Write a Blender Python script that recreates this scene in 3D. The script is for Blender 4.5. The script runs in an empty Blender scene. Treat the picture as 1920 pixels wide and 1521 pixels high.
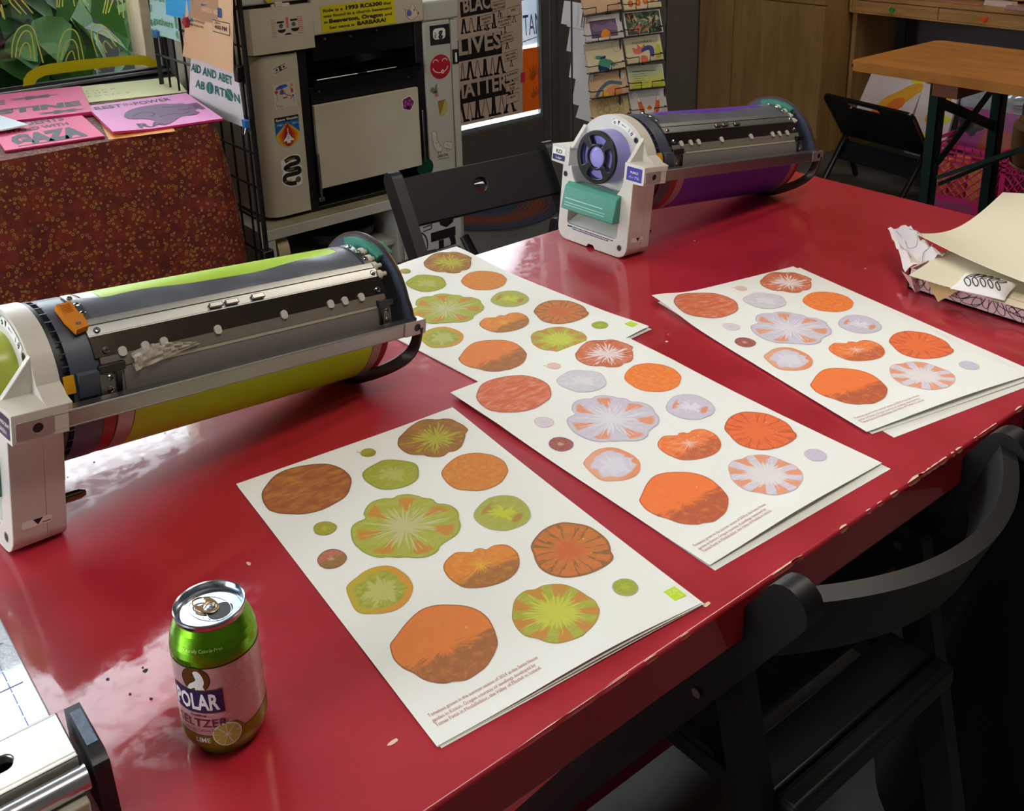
import bpy, bmesh, math, random
from mathutils import Matrix, Vector
from math import sin, cos, pi, radians, atan2, hypot

random.seed(7)
SC = bpy.context.scene
COL = SC.collection
TT = 0.74                                    # top of the red table

# ------------------------------------------------------------------ camera
CAM_LOC = Vector((0.0, 0.0, 1.392853))
CAM_R = ((0.7757304, -0.6305145, -0.0263398), (0.2250794, 0.2374422, 0.9449659), (0.5895605, 0.7389673, -0.3261070))
FPX, CPX, CPY = 1964.797, 960.0, 406.702
cd = bpy.data.cameras.new('camera')
cam = bpy.data.objects.new('camera', cd)
COL.objects.link(cam)
r_, u_, f_ = (Vector(v) for v in CAM_R)
cam.matrix_world = Matrix(((r_.x, u_.x, -f_.x, CAM_LOC.x), (r_.y, u_.y, -f_.y, CAM_LOC.y), (r_.z, u_.z, -f_.z, CAM_LOC.z), (0, 0, 0, 1)))
cd.sensor_fit = 'HORIZONTAL'
cd.sensor_width = 36.0
cd.lens = 36.0 * FPX / 1920.0
cd.shift_x = 0.0
cd.shift_y = -(760.5 - CPY) / 1920.0
cd.clip_start = 0.02
SC.camera = cam

# ------------------------------------------------------------------ daylight, lamps, exposure
W = bpy.data.worlds.new('sky')
SC.world = W
W.use_nodes = True
wn = W.node_tree.nodes
bg = wn['Background']
bg.inputs['Color'].default_value = (0.86, 0.93, 1.0, 1)
bg.inputs['Strength'].default_value = 12.5
SC.view_settings.view_transform = 'Standard'
SC.view_settings.look = 'None'
SC.view_settings.gamma = 1.0
SC.view_settings.exposure = 0.0
SC.view_settings.use_curve_mapping = False


def lamp(name, loc, size, power, color, aim=(0, 0, -1)):
    ld = bpy.data.lights.new(name, 'AREA')
    ld.shape = 'RECTANGLE'
    ld.size, ld.size_y = size
    ld.energy = power
    ld.color = color
    o = bpy.data.objects.new(name, ld)
    o.location = loc
    o.rotation_euler = Vector(aim).to_track_quat('-Z', 'Y').to_euler()
    COL.objects.link(o)
    return o


lamp('ceiling_lamp', (0.9, 0.1, 3.3), (1.6, 0.5), 27, (1.0, 0.93, 0.83))
lamp('ceiling_lamp', (3.0, 1.0, 3.4), (1.4, 0.5), 30, (1.0, 0.88, 0.72))

# ------------------------------------------------------------------ measuring rays: where a measured line of sight meets a wall, a shelf, a table


def ray(px, py):
    d = ((px - CPX) / FPX, -(py - CPY) / FPX, 1.0)
    return r_ * d[0] + u_ * d[1] + f_ * d[2]


def on_z(px, py, z):
    d = ray(px, py)
    return CAM_LOC + d * ((z - CAM_LOC.z) / d.z)


def on_y(px, py, y):
    d = ray(px, py)
    return CAM_LOC + d * ((y - CAM_LOC.y) / d.y)


def on_x(px, py, x):
    d = ray(px, py)
    return CAM_LOC + d * ((x - CAM_LOC.x) / d.x)


# ------------------------------------------------------------------ materials
def lin(c):
    c = c / 255.0
    return c / 12.92 if c <= 0.04045 else ((c + 0.055) / 1.055) ** 2.4


def rgb(c):
    return (lin(c[0]), lin(c[1]), lin(c[2]), 1.0)


MATS = {}


def mat(name, col, rough=0.5, metal=0.0, coat=0.0, var=0.06, scale=30.0, bump=0.0, spec=0.5, alpha=1.0, coat_rough=0.05, emit=0.0):
    """A plain procedural surface: one colour with a slight noise in it (and a slight bump when asked)."""
    if name in MATS:
        return MATS[name]
    m = bpy.data.materials.new(name)
    m.use_nodes = True
    nt = m.node_tree
    b = nt.nodes['Principled BSDF']
    b.inputs['Roughness'].default_value = rough
    b.inputs['Metallic'].default_value = metal
    b.inputs['Coat Weight'].default_value = coat
    b.inputs['Coat Roughness'].default_value = coat_rough
    b.inputs['Specular IOR Level'].default_value = spec
    b.inputs['Alpha'].default_value = alpha
    base = rgb(col)
    tc = nt.nodes.new('ShaderNodeTexCoord')
    no = nt.nodes.new('ShaderNodeTexNoise')
    no.inputs['Scale'].default_value = scale
    no.inputs['Detail'].default_value = 3
    nt.links.new(tc.outputs['Object'], no.inputs['Vector'])
    mx = nt.nodes.new('ShaderNodeMix')
    mx.data_type = 'RGBA'
    mx.inputs[6].default_value = tuple(v * (1 - var) for v in base[:3]) + (1,)
    mx.inputs[7].default_value = tuple(min(1, v * (1 + var)) for v in base[:3]) + (1,)
    nt.links.new(no.outputs['Fac'], mx.inputs[0])
    nt.links.new(mx.outputs[2], b.inputs['Base Color'])
    if bump:
        bp = nt.nodes.new('ShaderNodeBump')
        bp.inputs['Strength'].default_value = bump
        bp.inputs['Distance'].default_value = 0.002
        nt.links.new(no.outputs['Fac'], bp.inputs['Height'])
        nt.links.new(bp.outputs['Normal'], b.inputs['Normal'])
    MATS[name] = m
    return m


class NT:
    """A short hand for wiring node trees."""

    def __init__(s, name):
        s.m = bpy.data.materials.new(name)
        s.m.use_nodes = True
        s.t = s.m.node_tree
        s.b = s.t.nodes['Principled BSDF']
        MATS[name] = s.m

    def n(s, kind, **kw):
        x = s.t.nodes.new('ShaderNode' + kind)
        for k, v in kw.items():
            setattr(x, k, v)
        return x

    def put(s, sock, v):
        if hasattr(v, 'is_output'):
            s.t.links.new(v, sock)
        elif isinstance(v, (tuple, list)) and len(v) == 3 and sock.type == 'RGBA':
            sock.default_value = tuple(v) + (1,)
        else:
            sock.default_value = v

    def math(s, op, a, b=0.0, clamp=False):
        x = s.n('Math', operation=op, use_clamp=clamp)
        s.put(x.inputs[0], a)
        s.put(x.inputs[1], b)
        return x.outputs[0]

    def step(s, v, lo, hi):
        x = s.n('MapRange', interpolation_type='SMOOTHSTEP')
        s.put(x.inputs[0], v)
        s.put(x.inputs[1], lo)
        s.put(x.inputs[2], hi)
        return x.outputs[0]

    def mix(s, f, a, b, blend='MIX'):
        x = s.n('Mix', data_type='RGBA', blend_type=blend)
        s.put(x.inputs[0], f)
        s.put(x.inputs[6], a)
        s.put(x.inputs[7], b)
        return x.outputs[2]

    def noise(s, vec, scale, detail=3, rough=0.5, dist=0.0):
        x = s.n('TexNoise')
        s.put(x.inputs['Scale'], scale)
        s.put(x.inputs['Detail'], detail)
        s.put(x.inputs['Roughness'], rough)
        s.put(x.inputs['Distortion'], dist)
        if vec is not None:
            s.t.links.new(vec, x.inputs['Vector'])
        return x.outputs['Fac']

    def coord(s, out='Object', scale=None, rot=None):
        c = s.n('TexCoord').outputs[out]
        if scale or rot:
            mp = s.n('Mapping')
            s.t.links.new(c, mp.inputs[0])
            if scale:
                mp.inputs['Scale'].default_value = scale
            if rot:
                mp.inputs['Rotation'].default_value = rot
            c = mp.outputs[0]
        return c

    def bump(s, h, strength, dist=0.002):
        x = s.n('Bump')
        x.inputs['Strength'].default_value = strength
        x.inputs['Distance'].default_value = dist
        s.t.links.new(h, x.inputs['Height'])
        s.t.links.new(x.outputs[0], s.b.inputs['Normal'])

    def set(s, **kw):
        for k, v in kw.items():
            s.put(s.b.inputs[k.replace('_', ' ')], v)
        return s.m


def glass_mat(name, tint=(0.96, 0.98, 0.97), refl=0.07, rough=0.0):
    """Thin pane: lets light straight through and mirrors more towards grazing angles."""
    if name in MATS:
        return MATS[name]
    k = NT(name)
    tr = k.n('BsdfTransparent')
    tr.inputs[0].default_value = tint + (1,)
    gl = k.n('BsdfGlossy')
    gl.inputs['Roughness'].default_value = rough
    fr = k.n('Fresnel')
    fr.inputs[0].default_value = 1.45
    ms = k.n('MixShader')
    k.t.links.new(k.math('ADD', fr.outputs[0], refl * 0.3, True), ms.inputs[0])
    k.t.links.new(tr.outputs[0], ms.inputs[1])
    k.t.links.new(gl.outputs[0], ms.inputs[2])
    k.t.links.new(ms.outputs[0], k.t.nodes['Material Output'].inputs[0])
    return k.m


# ------------------------------------------------------------------ mesh building
ROOTM = {}


def frame(o, x, y):
    """Local frame with origin o, x axis along x, y axis as near y as it can be."""
    o, x, y = Vector(o), Vector(x).normalized(), Vector(y)
    z = x.cross(y).normalized()
    y = z.cross(x)
    return Matrix(((x.x, y.x, z.x, o.x), (x.y, y.y, z.y, o.y), (x.z, y.z, z.z, o.z), (0, 0, 0, 1)))


def T(x, y, z):
    return Matrix.Translation((x, y, z))


def RX(a):
    return Matrix.Rotation(a, 4, 'X')


def RY(a):
    return Matrix.Rotation(a, 4, 'Y')


def RZ(a):
    return Matrix.Rotation(a, 4, 'Z')


I4 = Matrix.Identity(4)


def circle(cx, cy, r, n=32, a0=0.0, a1=2 * pi, ry=None, closed=True):
    ry = r if ry is None else ry
    k = n if closed else n - 1
    return [(cx + r * cos(a0 + (a1 - a0) * i / k), cy + ry * sin(a0 + (a1 - a0) * i / k)) for i in range(n)]


def rect(x0, y0, x1, y1, r=0.0, n=5):
    if r <= 0:
        return [(x0, y0), (x1, y0), (x1, y1), (x0, y1)]
    out = []
    for cx, cy, a in ((x1 - r, y0 + r, -pi / 2), (x1 - r, y1 - r, 0), (x0 + r, y1 - r, pi / 2), (x0 + r, y0 + r, pi)):
        for i in range(n + 1):
            out.append((cx + r * cos(a + pi / 2 * i / n), cy + r * sin(a + pi / 2 * i / n)))
    return out


def smooth_loop(pts, k=3):
    """Closed Catmull-Rom through the points."""
    n, out = len(pts), []
    for i in range(n):
        p0, p1, p2, p3 = (Vector(pts[(i + j) % n]) for j in (-1, 0, 1, 2))
        for s in range(k):
            t = s / k
            out.append(tuple(0.5 * (2 * p1 + (p2 - p0) * t + (2 * p0 - 5 * p1 + 4 * p2 - p3) * t * t + (3 * p1 - p0 - 3 * p2 + p3) * t ** 3)))
    return out


def smooth_path(pts, k=6):
    n, out = len(pts), []
    P = [Vector(p) for p in pts]
    for i in range(n - 1):
        p0, p1, p2, p3 = P[max(i - 1, 0)], P[i], P[i + 1], P[min(i + 2, n - 1)]
        for s in range(k):
            t = s / k
            out.append(0.5 * (2 * p1 + (p2 - p0) * t + (2 * p0 - 5 * p1 + 4 * p2 - p3) * t * t + (3 * p1 - p0 - 3 * p2 + p3) * t ** 3))
    out.append(P[-1])
    return out


_TXT = {}


def text_shape(s, bold=0.0, shear=0.0, align='LEFT'):
    key = (s, bold, shear, align)
    if key not in _TXT:
        c = bpy.data.curves.new('t', 'FONT')
        c.body = s
        c.size = 1.0
        c.offset = bold
        c.shear = shear
        c.resolution_u = 2
        c.align_x = align
        o = bpy.data.objects.new('t', c)
        me = bpy.data.meshes.new_from_object(o)
        v = [(p.co.x, p.co.y) for p in me.vertices]
        f = [tuple(q.vertices) for q in me.polygons]
        bpy.data.objects.remove(o)
        bpy.data.curves.remove(c)
        bpy.data.meshes.remove(me)
        _TXT[key] = (v, f)
    return _TXT[key]


class MB:
    def __init__(s, X=I4):
        s.v, s.f, s.m, s.uv, s.X = [], [], [], [], X

    def add(s, verts, faces, mi=0, X=I4, uv=None):
        b = len(s.v)
        M = s.X @ X
        s.v += [M @ Vector(p) for p in verts]
        for f in faces:
            s.f.append(tuple(b + i for i in f))
            s.m.append(mi)
            s.uv.append([uv[i] for i in f] if uv else None)
        return s

    def box(s, x0, y0, z0, x1, y1, z1, mi=0, X=I4):
        v = [(x, y, z) for z in (z0, z1) for y in (y0, y1) for x in (x0, x1)]
        return s.add(v, [(0, 2, 3, 1), (4, 5, 7, 6), (0, 1, 5, 4), (2, 6, 7, 3), (0, 4, 6, 2), (1, 3, 7, 5)], mi, X)

    def prism(s, pts, z0, z1, mi=0, X=I4, side=None):
        n = len(pts)
        a = sum(pts[i][0] * pts[(i + 1) % n][1] - pts[(i + 1) % n][0] * pts[i][1] for i in range(n))
        if a < 0:
            pts = pts[::-1]
        v = [(p[0], p[1], z0) for p in pts] + [(p[0], p[1], z1) for p in pts]
        s.add(v, [tuple(range(n - 1, -1, -1)), tuple(range(n, 2 * n))], mi, X)
        return s.add(v, [(i, (i + 1) % n, n + (i + 1) % n, n + i) for i in range(n)], mi if side is None else side, X)

    def holed(s, outer, holes, z0, z1, mi=0, X=I4):
        """A plate with holes, from z0 to z1."""
        bm = bmesh.new()
        loops, edges = [], []
        for L in [outer] + holes:
            vs = [bm.verts.new((p[0], p[1], 0)) for p in L]
            loops.append(vs)
            edges += [bm.edges.new((vs[i], vs[(i + 1) % len(vs)])) for i in range(len(vs))]
        bmesh.ops.triangle_fill(bm, edges=edges, use_beauty=True, use_dissolve=False)
        bm.verts.index_update()
        V = [(v.co.x, v.co.y) for v in bm.verts]
        F = []
        for f in bm.faces:
            f.normal_update()
            idx = [v.index for v in f.verts]
            F.append(idx if f.normal.z > 0 else idx[::-1])
        ids = [[v.index for v in L] for L in loops]
        bm.free()
        n = len(V)
        v = [(p[0], p[1], z0) for p in V] + [(p[0], p[1], z1) for p in V]
        fs = [tuple(n + i for i in f) for f in F] + [tuple(reversed(f)) for f in F]
        for k, L in enumerate(ids):
            ar = sum(V[L[i]][0] * V[L[(i + 1) % len(L)]][1] - V[L[(i + 1) % len(L)]][0] * V[L[i]][1] for i in range(len(L)))
            if (ar > 0) == (k > 0):
                L = L[::-1]
            fs += [(L[i], L[(i + 1) % len(L)], n + L[(i + 1) % len(L)], n + L[i]) for i in range(len(L))]
        return s.add(v, fs, mi, X)

    def poly(s, pts, z=0.0, mi=0, X=I4):
        n = len(pts)
        a = sum(pts[i][0] * pts[(i + 1) % n][1] - pts[(i + 1) % n][0] * pts[i][1] for i in range(n))
        if a < 0:
            pts = pts[::-1]
        return s.add([(p[0], p[1], z) for p in pts], [tuple(range(n))], mi, X)

    def line(s, pts, w, z=0.0, mi=0, X=I4, closed=False):
        """A flat drawn stroke of width w through 2-D points."""
        n = len(pts)
        L, Rr = [], []
        for i in range(n):
            a = pts[(i - 1) % n] if (closed or i > 0) else pts[i]
            b = pts[(i + 1) % n] if (closed or i < n - 1) else pts[i]
            dx, dy = b[0] - a[0], b[1] - a[1]
            l = hypot(dx, dy) or 1.0
            nx, ny = -dy / l * w / 2, dx / l * w / 2
            L.append((pts[i][0] + nx, pts[i][1] + ny, z))
            Rr.append((pts[i][0] - nx, pts[i][1] - ny, z))
        k = n if closed else n - 1
        return s.add(L + Rr, [(n + i, n + (i + 1) % n, (i + 1) % n, i) for i in range(k)], mi, X)

    def text(s, body, x, y, size, z=0.0, mi=0, X=I4, bold=0.0, align='LEFT', shear=0.0, width=None, rot=0.0):
        v, f = text_shape(body, bold, shear, align)
        if not v:
            return s
        sx = size
        if width:
            xs = [p[0] for p in v]
            sx = width / (max(xs) - min(xs))
        c, sn = cos(rot), sin(rot)
        vv = []
        for p in v:
            a, b = p[0] * sx, p[1] * size
            vv.append((x + a * c - b * sn, y + a * sn + b * c, z))
        return s.add(vv, f, mi, X)

    def lathe(s, prof, n=32, mi=0, X=I4, a0=0.0, a1=2 * pi, mfun=None):
        """prof: (radius, height) pairs revolved about local z."""
        full = abs(a1 - a0 - 2 * pi) < 1e-6
        k = n if full else n + 1
        v = []
        for r, z in prof:
            for i in range(k):
                a = a0 + (a1 - a0) * i / n
                v.append((r * cos(a), r * sin(a), z))
        for j in range(len(prof) - 1):
            fs = [(j * k + i, j * k + (i + 1) % k, (j + 1) * k + (i + 1) % k, (j + 1) * k + i) for i in range(n)]
            s.add(v, fs, mi if mfun is None else mfun(j), X)
        return s

    def disc(s, cx, cy, r, z=0.0, mi=0, X=I4, n=28, ry=None):
        return s.poly(circle(cx, cy, r, n, ry=ry), z, mi, X)

    def cyl(s, p, q, r, n=16, mi=0, r2=None, X=I4):
        p, q = Vector(p), Vector(q)
        d = q - p
        M = Matrix.Translation(p) @ d.to_track_quat('Z', 'Y').to_matrix().to_4x4()
        r2 = r if r2 is None else r2
        return s.prism_taper(circle(0, 0, r, n), circle(0, 0, r2, n), d.length, mi, X @ M)

    def prism_taper(s, a, b, h, mi, X):
        n = len(a)
        v = [(p[0], p[1], 0) for p in a] + [(p[0], p[1], h) for p in b]
        return s.add(v, [tuple(range(n - 1, -1, -1)), tuple(range(n, 2 * n))] + [(i, (i + 1) % n, n + (i + 1) % n, n + i) for i in range(n)], mi, X)

    def sweep(s, path, sec, mi=0, X=I4, up=(0, 0, 1), closed=False):
        """A 2-D section swept along a 3-D path (section x: sideways, y: along up)."""
        P = [Vector(p) for p in path]
        n, k = len(P), len(sec)
        up = Vector(up)
        v = []
        for i in range(n):
            a = P[(i - 1) % n] if (closed or i > 0) else P[i]
            b = P[(i + 1) % n] if (closed or i < n - 1) else P[i]
            t = (b - a).normalized()
            sd = t.cross(up)
            if sd.length < 1e-5:
                sd = t.cross(Vector((0, 1, 0.01)))
            sd.normalize()
            uu = sd.cross(t)
            v += [P[i] + sd * q[0] + uu * q[1] for q in sec]
        fs = []
        for i in range(n if closed else n - 1):
            j = (i + 1) % n
            fs += [(i * k + q, i * k + (q + 1) % k, j * k + (q + 1) % k, j * k + q) for q in range(k)]
        if not closed:
            fs += [tuple(range(k - 1, -1, -1)), tuple((n - 1) * k + q for q in range(k))]
        return s.add(v, fs, mi, X)

    def tube(s, path, r, n=8, mi=0, X=I4, closed=False, up=(0, 0, 1)):
        return s.sweep(path, circle(0, 0, r, n)[::-1], mi, X, up, closed)

    def grid(s, fn, nu, nv, mi=0, X=I4, thick=0.0, uv=False, mi2=None):
        """A sheet fn(u, v) -> point, u and v from 0 to 1; with thick it gets a back and rims (offset along its normal)."""
        P = [[Vector(fn(i / nu, j / nv)) for i in range(nu + 1)] for j in range(nv + 1)]
        w = nu + 1
        v = [p for row in P for p in row]
        uvs = [(i / nu, j / nv) for j in range(nv + 1) for i in range(nu + 1)] if uv else None
        fs = [(j * w + i, j * w + i + 1, (j + 1) * w + i + 1, (j + 1) * w + i) for j in range(nv) for i in range(nu)]
        s.add(v, fs, mi, X, uvs)
        if thick:
            b = []
            for j in range(nv + 1):
                for i in range(nu + 1):
                    du = P[j][min(i + 1, nu)] - P[j][max(i - 1, 0)]
                    dv = P[min(j + 1, nv)][i] - P[max(j - 1, 0)][i]
                    b.append(P[j][i] - du.cross(dv).normalized() * thick)
            m2 = mi if mi2 is None else mi2
            s.add(b, [f[::-1] for f in fs], m2, X, uvs)
            rim = [i for i in range(w)] + [j * w + nu for j in range(1, nv + 1)] + [nv * w + i for i in range(nu - 1, -1, -1)] + [j * w for j in range(nv - 1, 0, -1)]
            q = len(rim)
            s.add([v[i] for i in rim] + [b[i] for i in rim], [(i, q + i, q + (i + 1) % q, (i + 1) % q) for i in range(q)], m2, X)
        return s

    def build(s, name, mats, parent=None, bevel=0.0, seg=2, smooth=35, local=False, origin=None, X=None):
        if not isinstance(mats, (list, tuple)):
            mats = [mats]
        if X is not None:
            M = X
            vs = s.v
        elif parent is not None:
            M = ROOTM[parent.name]
            inv = M.inverted()
            vs = s.v if local else [inv @ p for p in s.v]
        else:
            xs = [p.x for p in s.v]
            ys = [p.y for p in s.v]
            o = Vector(origin) if origin else Vector(((min(xs) + max(xs)) / 2, (min(ys) + max(ys)) / 2, min(p.z for p in s.v)))
            M = Matrix.Translation(o)
            vs = [p - o for p in s.v]
        me = bpy.data.meshes.new(name)
        me.from_pydata([tuple(p) for p in vs], [], s.f)
        for m in mats:
            me.materials.append(m)
        me.polygons.foreach_set('material_index', s.m)
        if any(u is not None for u in s.uv):
            L = me.uv_layers.new(name='UVMap')
            for p, u in zip(me.polygons, s.uv):
                if u:
                    for li, q in zip(p.loop_indices, u):
                        L.data[li].uv = q
        if smooth:
            me.polygons.foreach_set('use_smooth', [True] * len(me.polygons))
            me.set_sharp_from_angle(angle=radians(smooth))
        me.update()
        o = bpy.data.objects.new(name, me)
        COL.objects.link(o)
        if parent is not None:
            o.parent = parent
            ROOTM[o.name] = ROOTM[parent.name]
        else:
            o.matrix_world = M
            ROOTM[o.name] = M
        if bevel:
            b = o.modifiers.new('bevel', 'BEVEL')
            b.width = bevel
            b.segments = seg
            b.limit_method = 'ANGLE'
            b.angle_limit = radians(40)
            b.harden_normals = False
        return o


def tag(o, label=None, cat=None, group=None, kind=None):
    for k, v in (('label', label), ('category', cat), ('group', group), ('kind', kind)):
        if v:
            o[k] = v
    return o


def thing(name, label, cat, loc=(0, 0, 0), rot=None, group=None):
    o = bpy.data.objects.new(name, None)
    o.empty_display_size = 0.05
    COL.objects.link(o)
    M = Matrix.Translation(loc) @ (rot if rot is not None else I4)
    o.matrix_world = M
    ROOTM[o.name] = M
    return tag(o, label, cat, group)


def struct(o):
    o['kind'] = 'structure'
    return o


def dup(root, loc, rot=None, label=None, name=None):
    """A copy of a thing with copies of its parts and sub-parts."""
    r = root.copy()
    COL.objects.link(r)
    M = Matrix.Translation(loc) @ (rot if rot is not None else I4)
    r.matrix_world = M
    ROOTM[r.name] = M
    if label:
        r['label'] = label

    def rec(src, dst):
        for ch in list(src.children):
            c = ch.copy()
            COL.objects.link(c)
            c.parent = dst
            ROOTM[c.name] = M
            rec(ch, c)
    rec(root, r)
    return r


# shared finishes
BLACK = mat('black_paint', (9, 9, 10), 0.45, var=0.25, scale=60)
BLACKP = mat('black_plastic', (12, 12, 13), 0.3)
STEEL = mat('steel', (150, 150, 148), 0.28, 1.0)
CHROME = mat('bright_steel', (205, 205, 205), 0.14, 1.0)
ALU = mat('aluminium', (150, 152, 150), 0.36, 1.0, var=0.1, scale=200)
WHITEP = mat('white_paper', (236, 234, 224), 0.75)
INKB = mat('black_ink', (24, 22, 22), 0.6)

# ================================================================== THE ROOM
WY = 3.6                                     # inner face of the window wall
k = NT('concrete_floor')
co = k.coord('Object')
n1 = k.noise(co, 2.2, 6, 0.6)
n2 = k.noise(co, 55, 3, 0.6)
c = k.mix(k.step(n1, 0.35, 0.7), rgb((66, 66, 62)), rgb((106, 103, 95)))
c = k.mix(k.math('MULTIPLY', n2, 0.35), c, rgb((48, 49, 50)))
k.set(Base_Color=c, Roughness=k.math('ADD', k.math('MULTIPLY', n1, 0.3), 0.35))
k.bump(n2, 0.12)
FLOOR = k.m
WALLP = mat('plaster_wall', (104, 98, 92), 0.85, var=0.04, scale=8, bump=0.05)
LILAC = mat('grey_lilac_wall', (92, 82, 82), 0.85, var=0.05, scale=6, bump=0.05)
FRAMEG = mat('dark_grey_metal_frame', (88, 84, 80), 0.45, var=0.06)
TANW = mat('weathered_tan_post', (206, 182, 152), 0.7, var=0.22, scale=40, bump=0.2)
GASKET = mat('black_gasket', (14, 14, 16), 0.5)
CEIL = mat('ceiling_paint', (150, 146, 140), 0.9)

m = MB(); m.box(-2.7, -3.1, -0.1, 4.95, WY + 0.2, 0.0)
struct(m.build('floor', FLOOR))
m = MB(); m.box(-2.7, -3.1, 3.9, 4.95, WY + 0.2, 4.0)
struct(m.build('ceiling', CEIL))
m = MB(); m.box(4.78, -3.1, 0, 4.95, WY + 0.2, 3.9)
struct(m.build('wall_right', LILAC))
m = MB()
m.box(-2.7, -3.1, 0, -2.55, 0.3, 3.9)
m.box(-2.7, 2.1, 0, -2.55, WY + 0.2, 3.9)
m.box(-2.7, 0.3, 0, -2.55, 2.1, 1.0)
m.box(-2.7, 0.3, 2.4, -2.55, 2.1, 3.9)
struct(m.build('wall_left', WALLP))
m = MB(); m.box(-2.7, -3.1, 0, 4.95, -2.95, 3.9)
struct(m.build('wall_front', WALLP))
m = MB()
for a, b in ((0.3, 0.35), (1.17, 1.23), (2.05, 2.1)):
    m.box(-2.66, a, 1.0, -2.58, b, 2.4)
m.box(-2.66, 0.3, 1.0, -2.58, 2.1, 1.05)
m.box(-2.66, 0.3, 2.35, -2.58, 2.1, 2.4)
struct(m.build('window_4', FRAMEG, bevel=0.003))
# window wall: sill zone, pillar, door surround, transom bands
m = MB()
m.box(-2.55, WY, 0, -1.45, WY + 0.16, 3.9)
m.box(1.40, WY, 0, 2.10, WY + 0.16, 3.9)
m.box(3.23, WY, 0, 4.78, WY + 0.16, 3.9)
m.box(-1.45, WY, 2.34, 1.42, WY + 0.16, 2.86)
m.box(-1.45, WY, 3.62, 1.42, WY + 0.16, 3.9)
m.box(2.10, WY, 2.30, 3.23, WY + 0.16, 2.62)
m.box(2.10, WY, 3.3, 3.23, WY + 0.16, 3.9)
struct(m.build('wall_back', WALLP))
m = MB(); m.box(-1.45, WY + 0.005, 0, 1.40, WY + 0.15, 0.678)
struct(m.build('trim_1', FRAMEG, bevel=0.004))
pq = on_y(266, 50, WY + 0.26).x
m = MB(); m.box(pq, WY + 0.26, -0.05, pq + 0.16, WY + 0.40, 2.6)
struct(m.build('trim_2', TANW, bevel=0.004))

# window over the cloth-covered table
m = MB()
m.box(-1.45, WY + 0.112, 0.678, 1.40, WY + 0.15, 0.706, 1)
m.box(-1.45, WY + 0.09, 2.29, 1.40, WY + 0.15, 2.34, 0)
m.box(-1.45, WY + 0.09, 0.70, -1.40, WY + 0.15, 2.34, 0)
m.box(1.385, WY + 0.112, 0.706, 1.40, WY + 0.15, 2.29, 1)
win = struct(m.build('window_1', [FRAMEG, GASKET], bevel=0.003))
m = MB(); m.box(-1.40, WY + 0.098, 0.689, 1.40, WY + 0.113, 0.700)
m.build('sill_strip', mat('bright_sill_metal', (214, 216, 220), 0.3, 0.9), win, bevel=0.002)
GLASS = glass_mat('window_glass', refl=0.04)
m = MB(); m.box(-1.40, WY + 0.126, 0.70, 1.390, WY + 0.132, 2.30)
m.build('window_pane', GLASS, win, smooth=0)

def window_vinyl(name, col):
    k = NT(name)
    k.set(Base_Color=k.mix(k.noise(k.coord('Object'), 12, 3), tuple(v * 0.9 for v in rgb(col)[:3]) + (1,), rgb(col)), Roughness=0.5)
    tr = k.n('BsdfTranslucent')
    tr.inputs[0].default_value = rgb(col)
    ms = k.n('MixShader')
    ms.inputs[0].default_value = 0.40
    k.t.links.new(k.b.outputs[0], ms.inputs[1])
    k.t.links.new(tr.outputs[0], ms.inputs[2])
    k.t.links.new(ms.outputs[0], k.t.nodes['Material Output'].inputs[0])
    return k.m


# yellow lines and the yellow arch painted on the pane
YLINE = window_vinyl('pale_yellow_paint', (236, 230, 110))
YBAND = window_vinyl('yellow_vinyl', (244, 210, 20))
PX = frame((0, WY + 0.1245, 0), (1, 0, 0), (0, 0, 1))


def wpt(px, py):
    p = on_y(px, py, WY + 0.1245)
    return (p.x, p.z)


m = MB(PX)
arches = [[(22, 108), (24, 80), (34, 55), (52, 47), (64, 58), (72, 85), (81, 118)],
          [(29, 108), (33, 80), (42, 62), (52, 58), (60, 70), (66, 115)],
          [(36, 107), (40, 90), (48, 80), (55, 86), (58, 110)],
          [(108, 118), (111, 85), (122, 60), (136, 55), (148, 70), (158, 116)],
          [(115, 112), (121, 85), (134, 74), (144, 85), (149, 114)],
          [(123, 115), (128, 102), (136, 96), (141, 112)],
          [(183, 107), (172, 70), (174, 52), (188, 46), (204, 58), (227, 84)],
          [(192, 102), (184, 76), (183, 62), (194, 58), (204, 68), (219, 88)],
          [(200, 99), (194, 84), (198, 77), (211, 91)],
          [(2, 8), (9, 36)], [(-4, 6), (3, 22), (6, 33)], [(16, -10), (20, 5), (40, 26)], [(22, -10), (27, 0), (50, 27)], [(30, -12), (62, 25)],
          [(107, -8), (107, 14)], [(112, -10), (111, 14)], [(118, -10), (117, 13)], [(136, -10), (140, 12)], [(146, -10), (154, 12)], [(152, -12), (166, 10)],
          [(200, -6), (193, 25)], [(204, -4), (198, 26)], [(215, -10), (203, 24)], [(216, -8), (221, 4), (224, 28)], [(228, -10), (232, 34)], [(234, -10), (246, 36)]]
for a in arches:
    pts = smooth_path([wpt(*p) + (0,) for p in a], 5)
    m.line([(p[0], p[1]) for p in pts], 0.0042, 0, 0)
o = m.build('painted_arches', YLINE, win, smooth=0)
m = MB(PX)
outer = [wpt(*p) for p in ((43, 162), (44, 148), (52, 136), (68, 126), (90, 120), (150, 112), (220, 106), (262, 103), (280, 106), (294, 115), (301, 123))]
inner = [wpt(*p) for p in ((280, 126), (268, 122), (240, 122), (180, 129), (110, 138), (84, 142), (70, 149), (64, 160))]
m.poly(outer + inner, 0.0003)
m.build('yellow_arch', YBAND, win, smooth=0)

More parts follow.
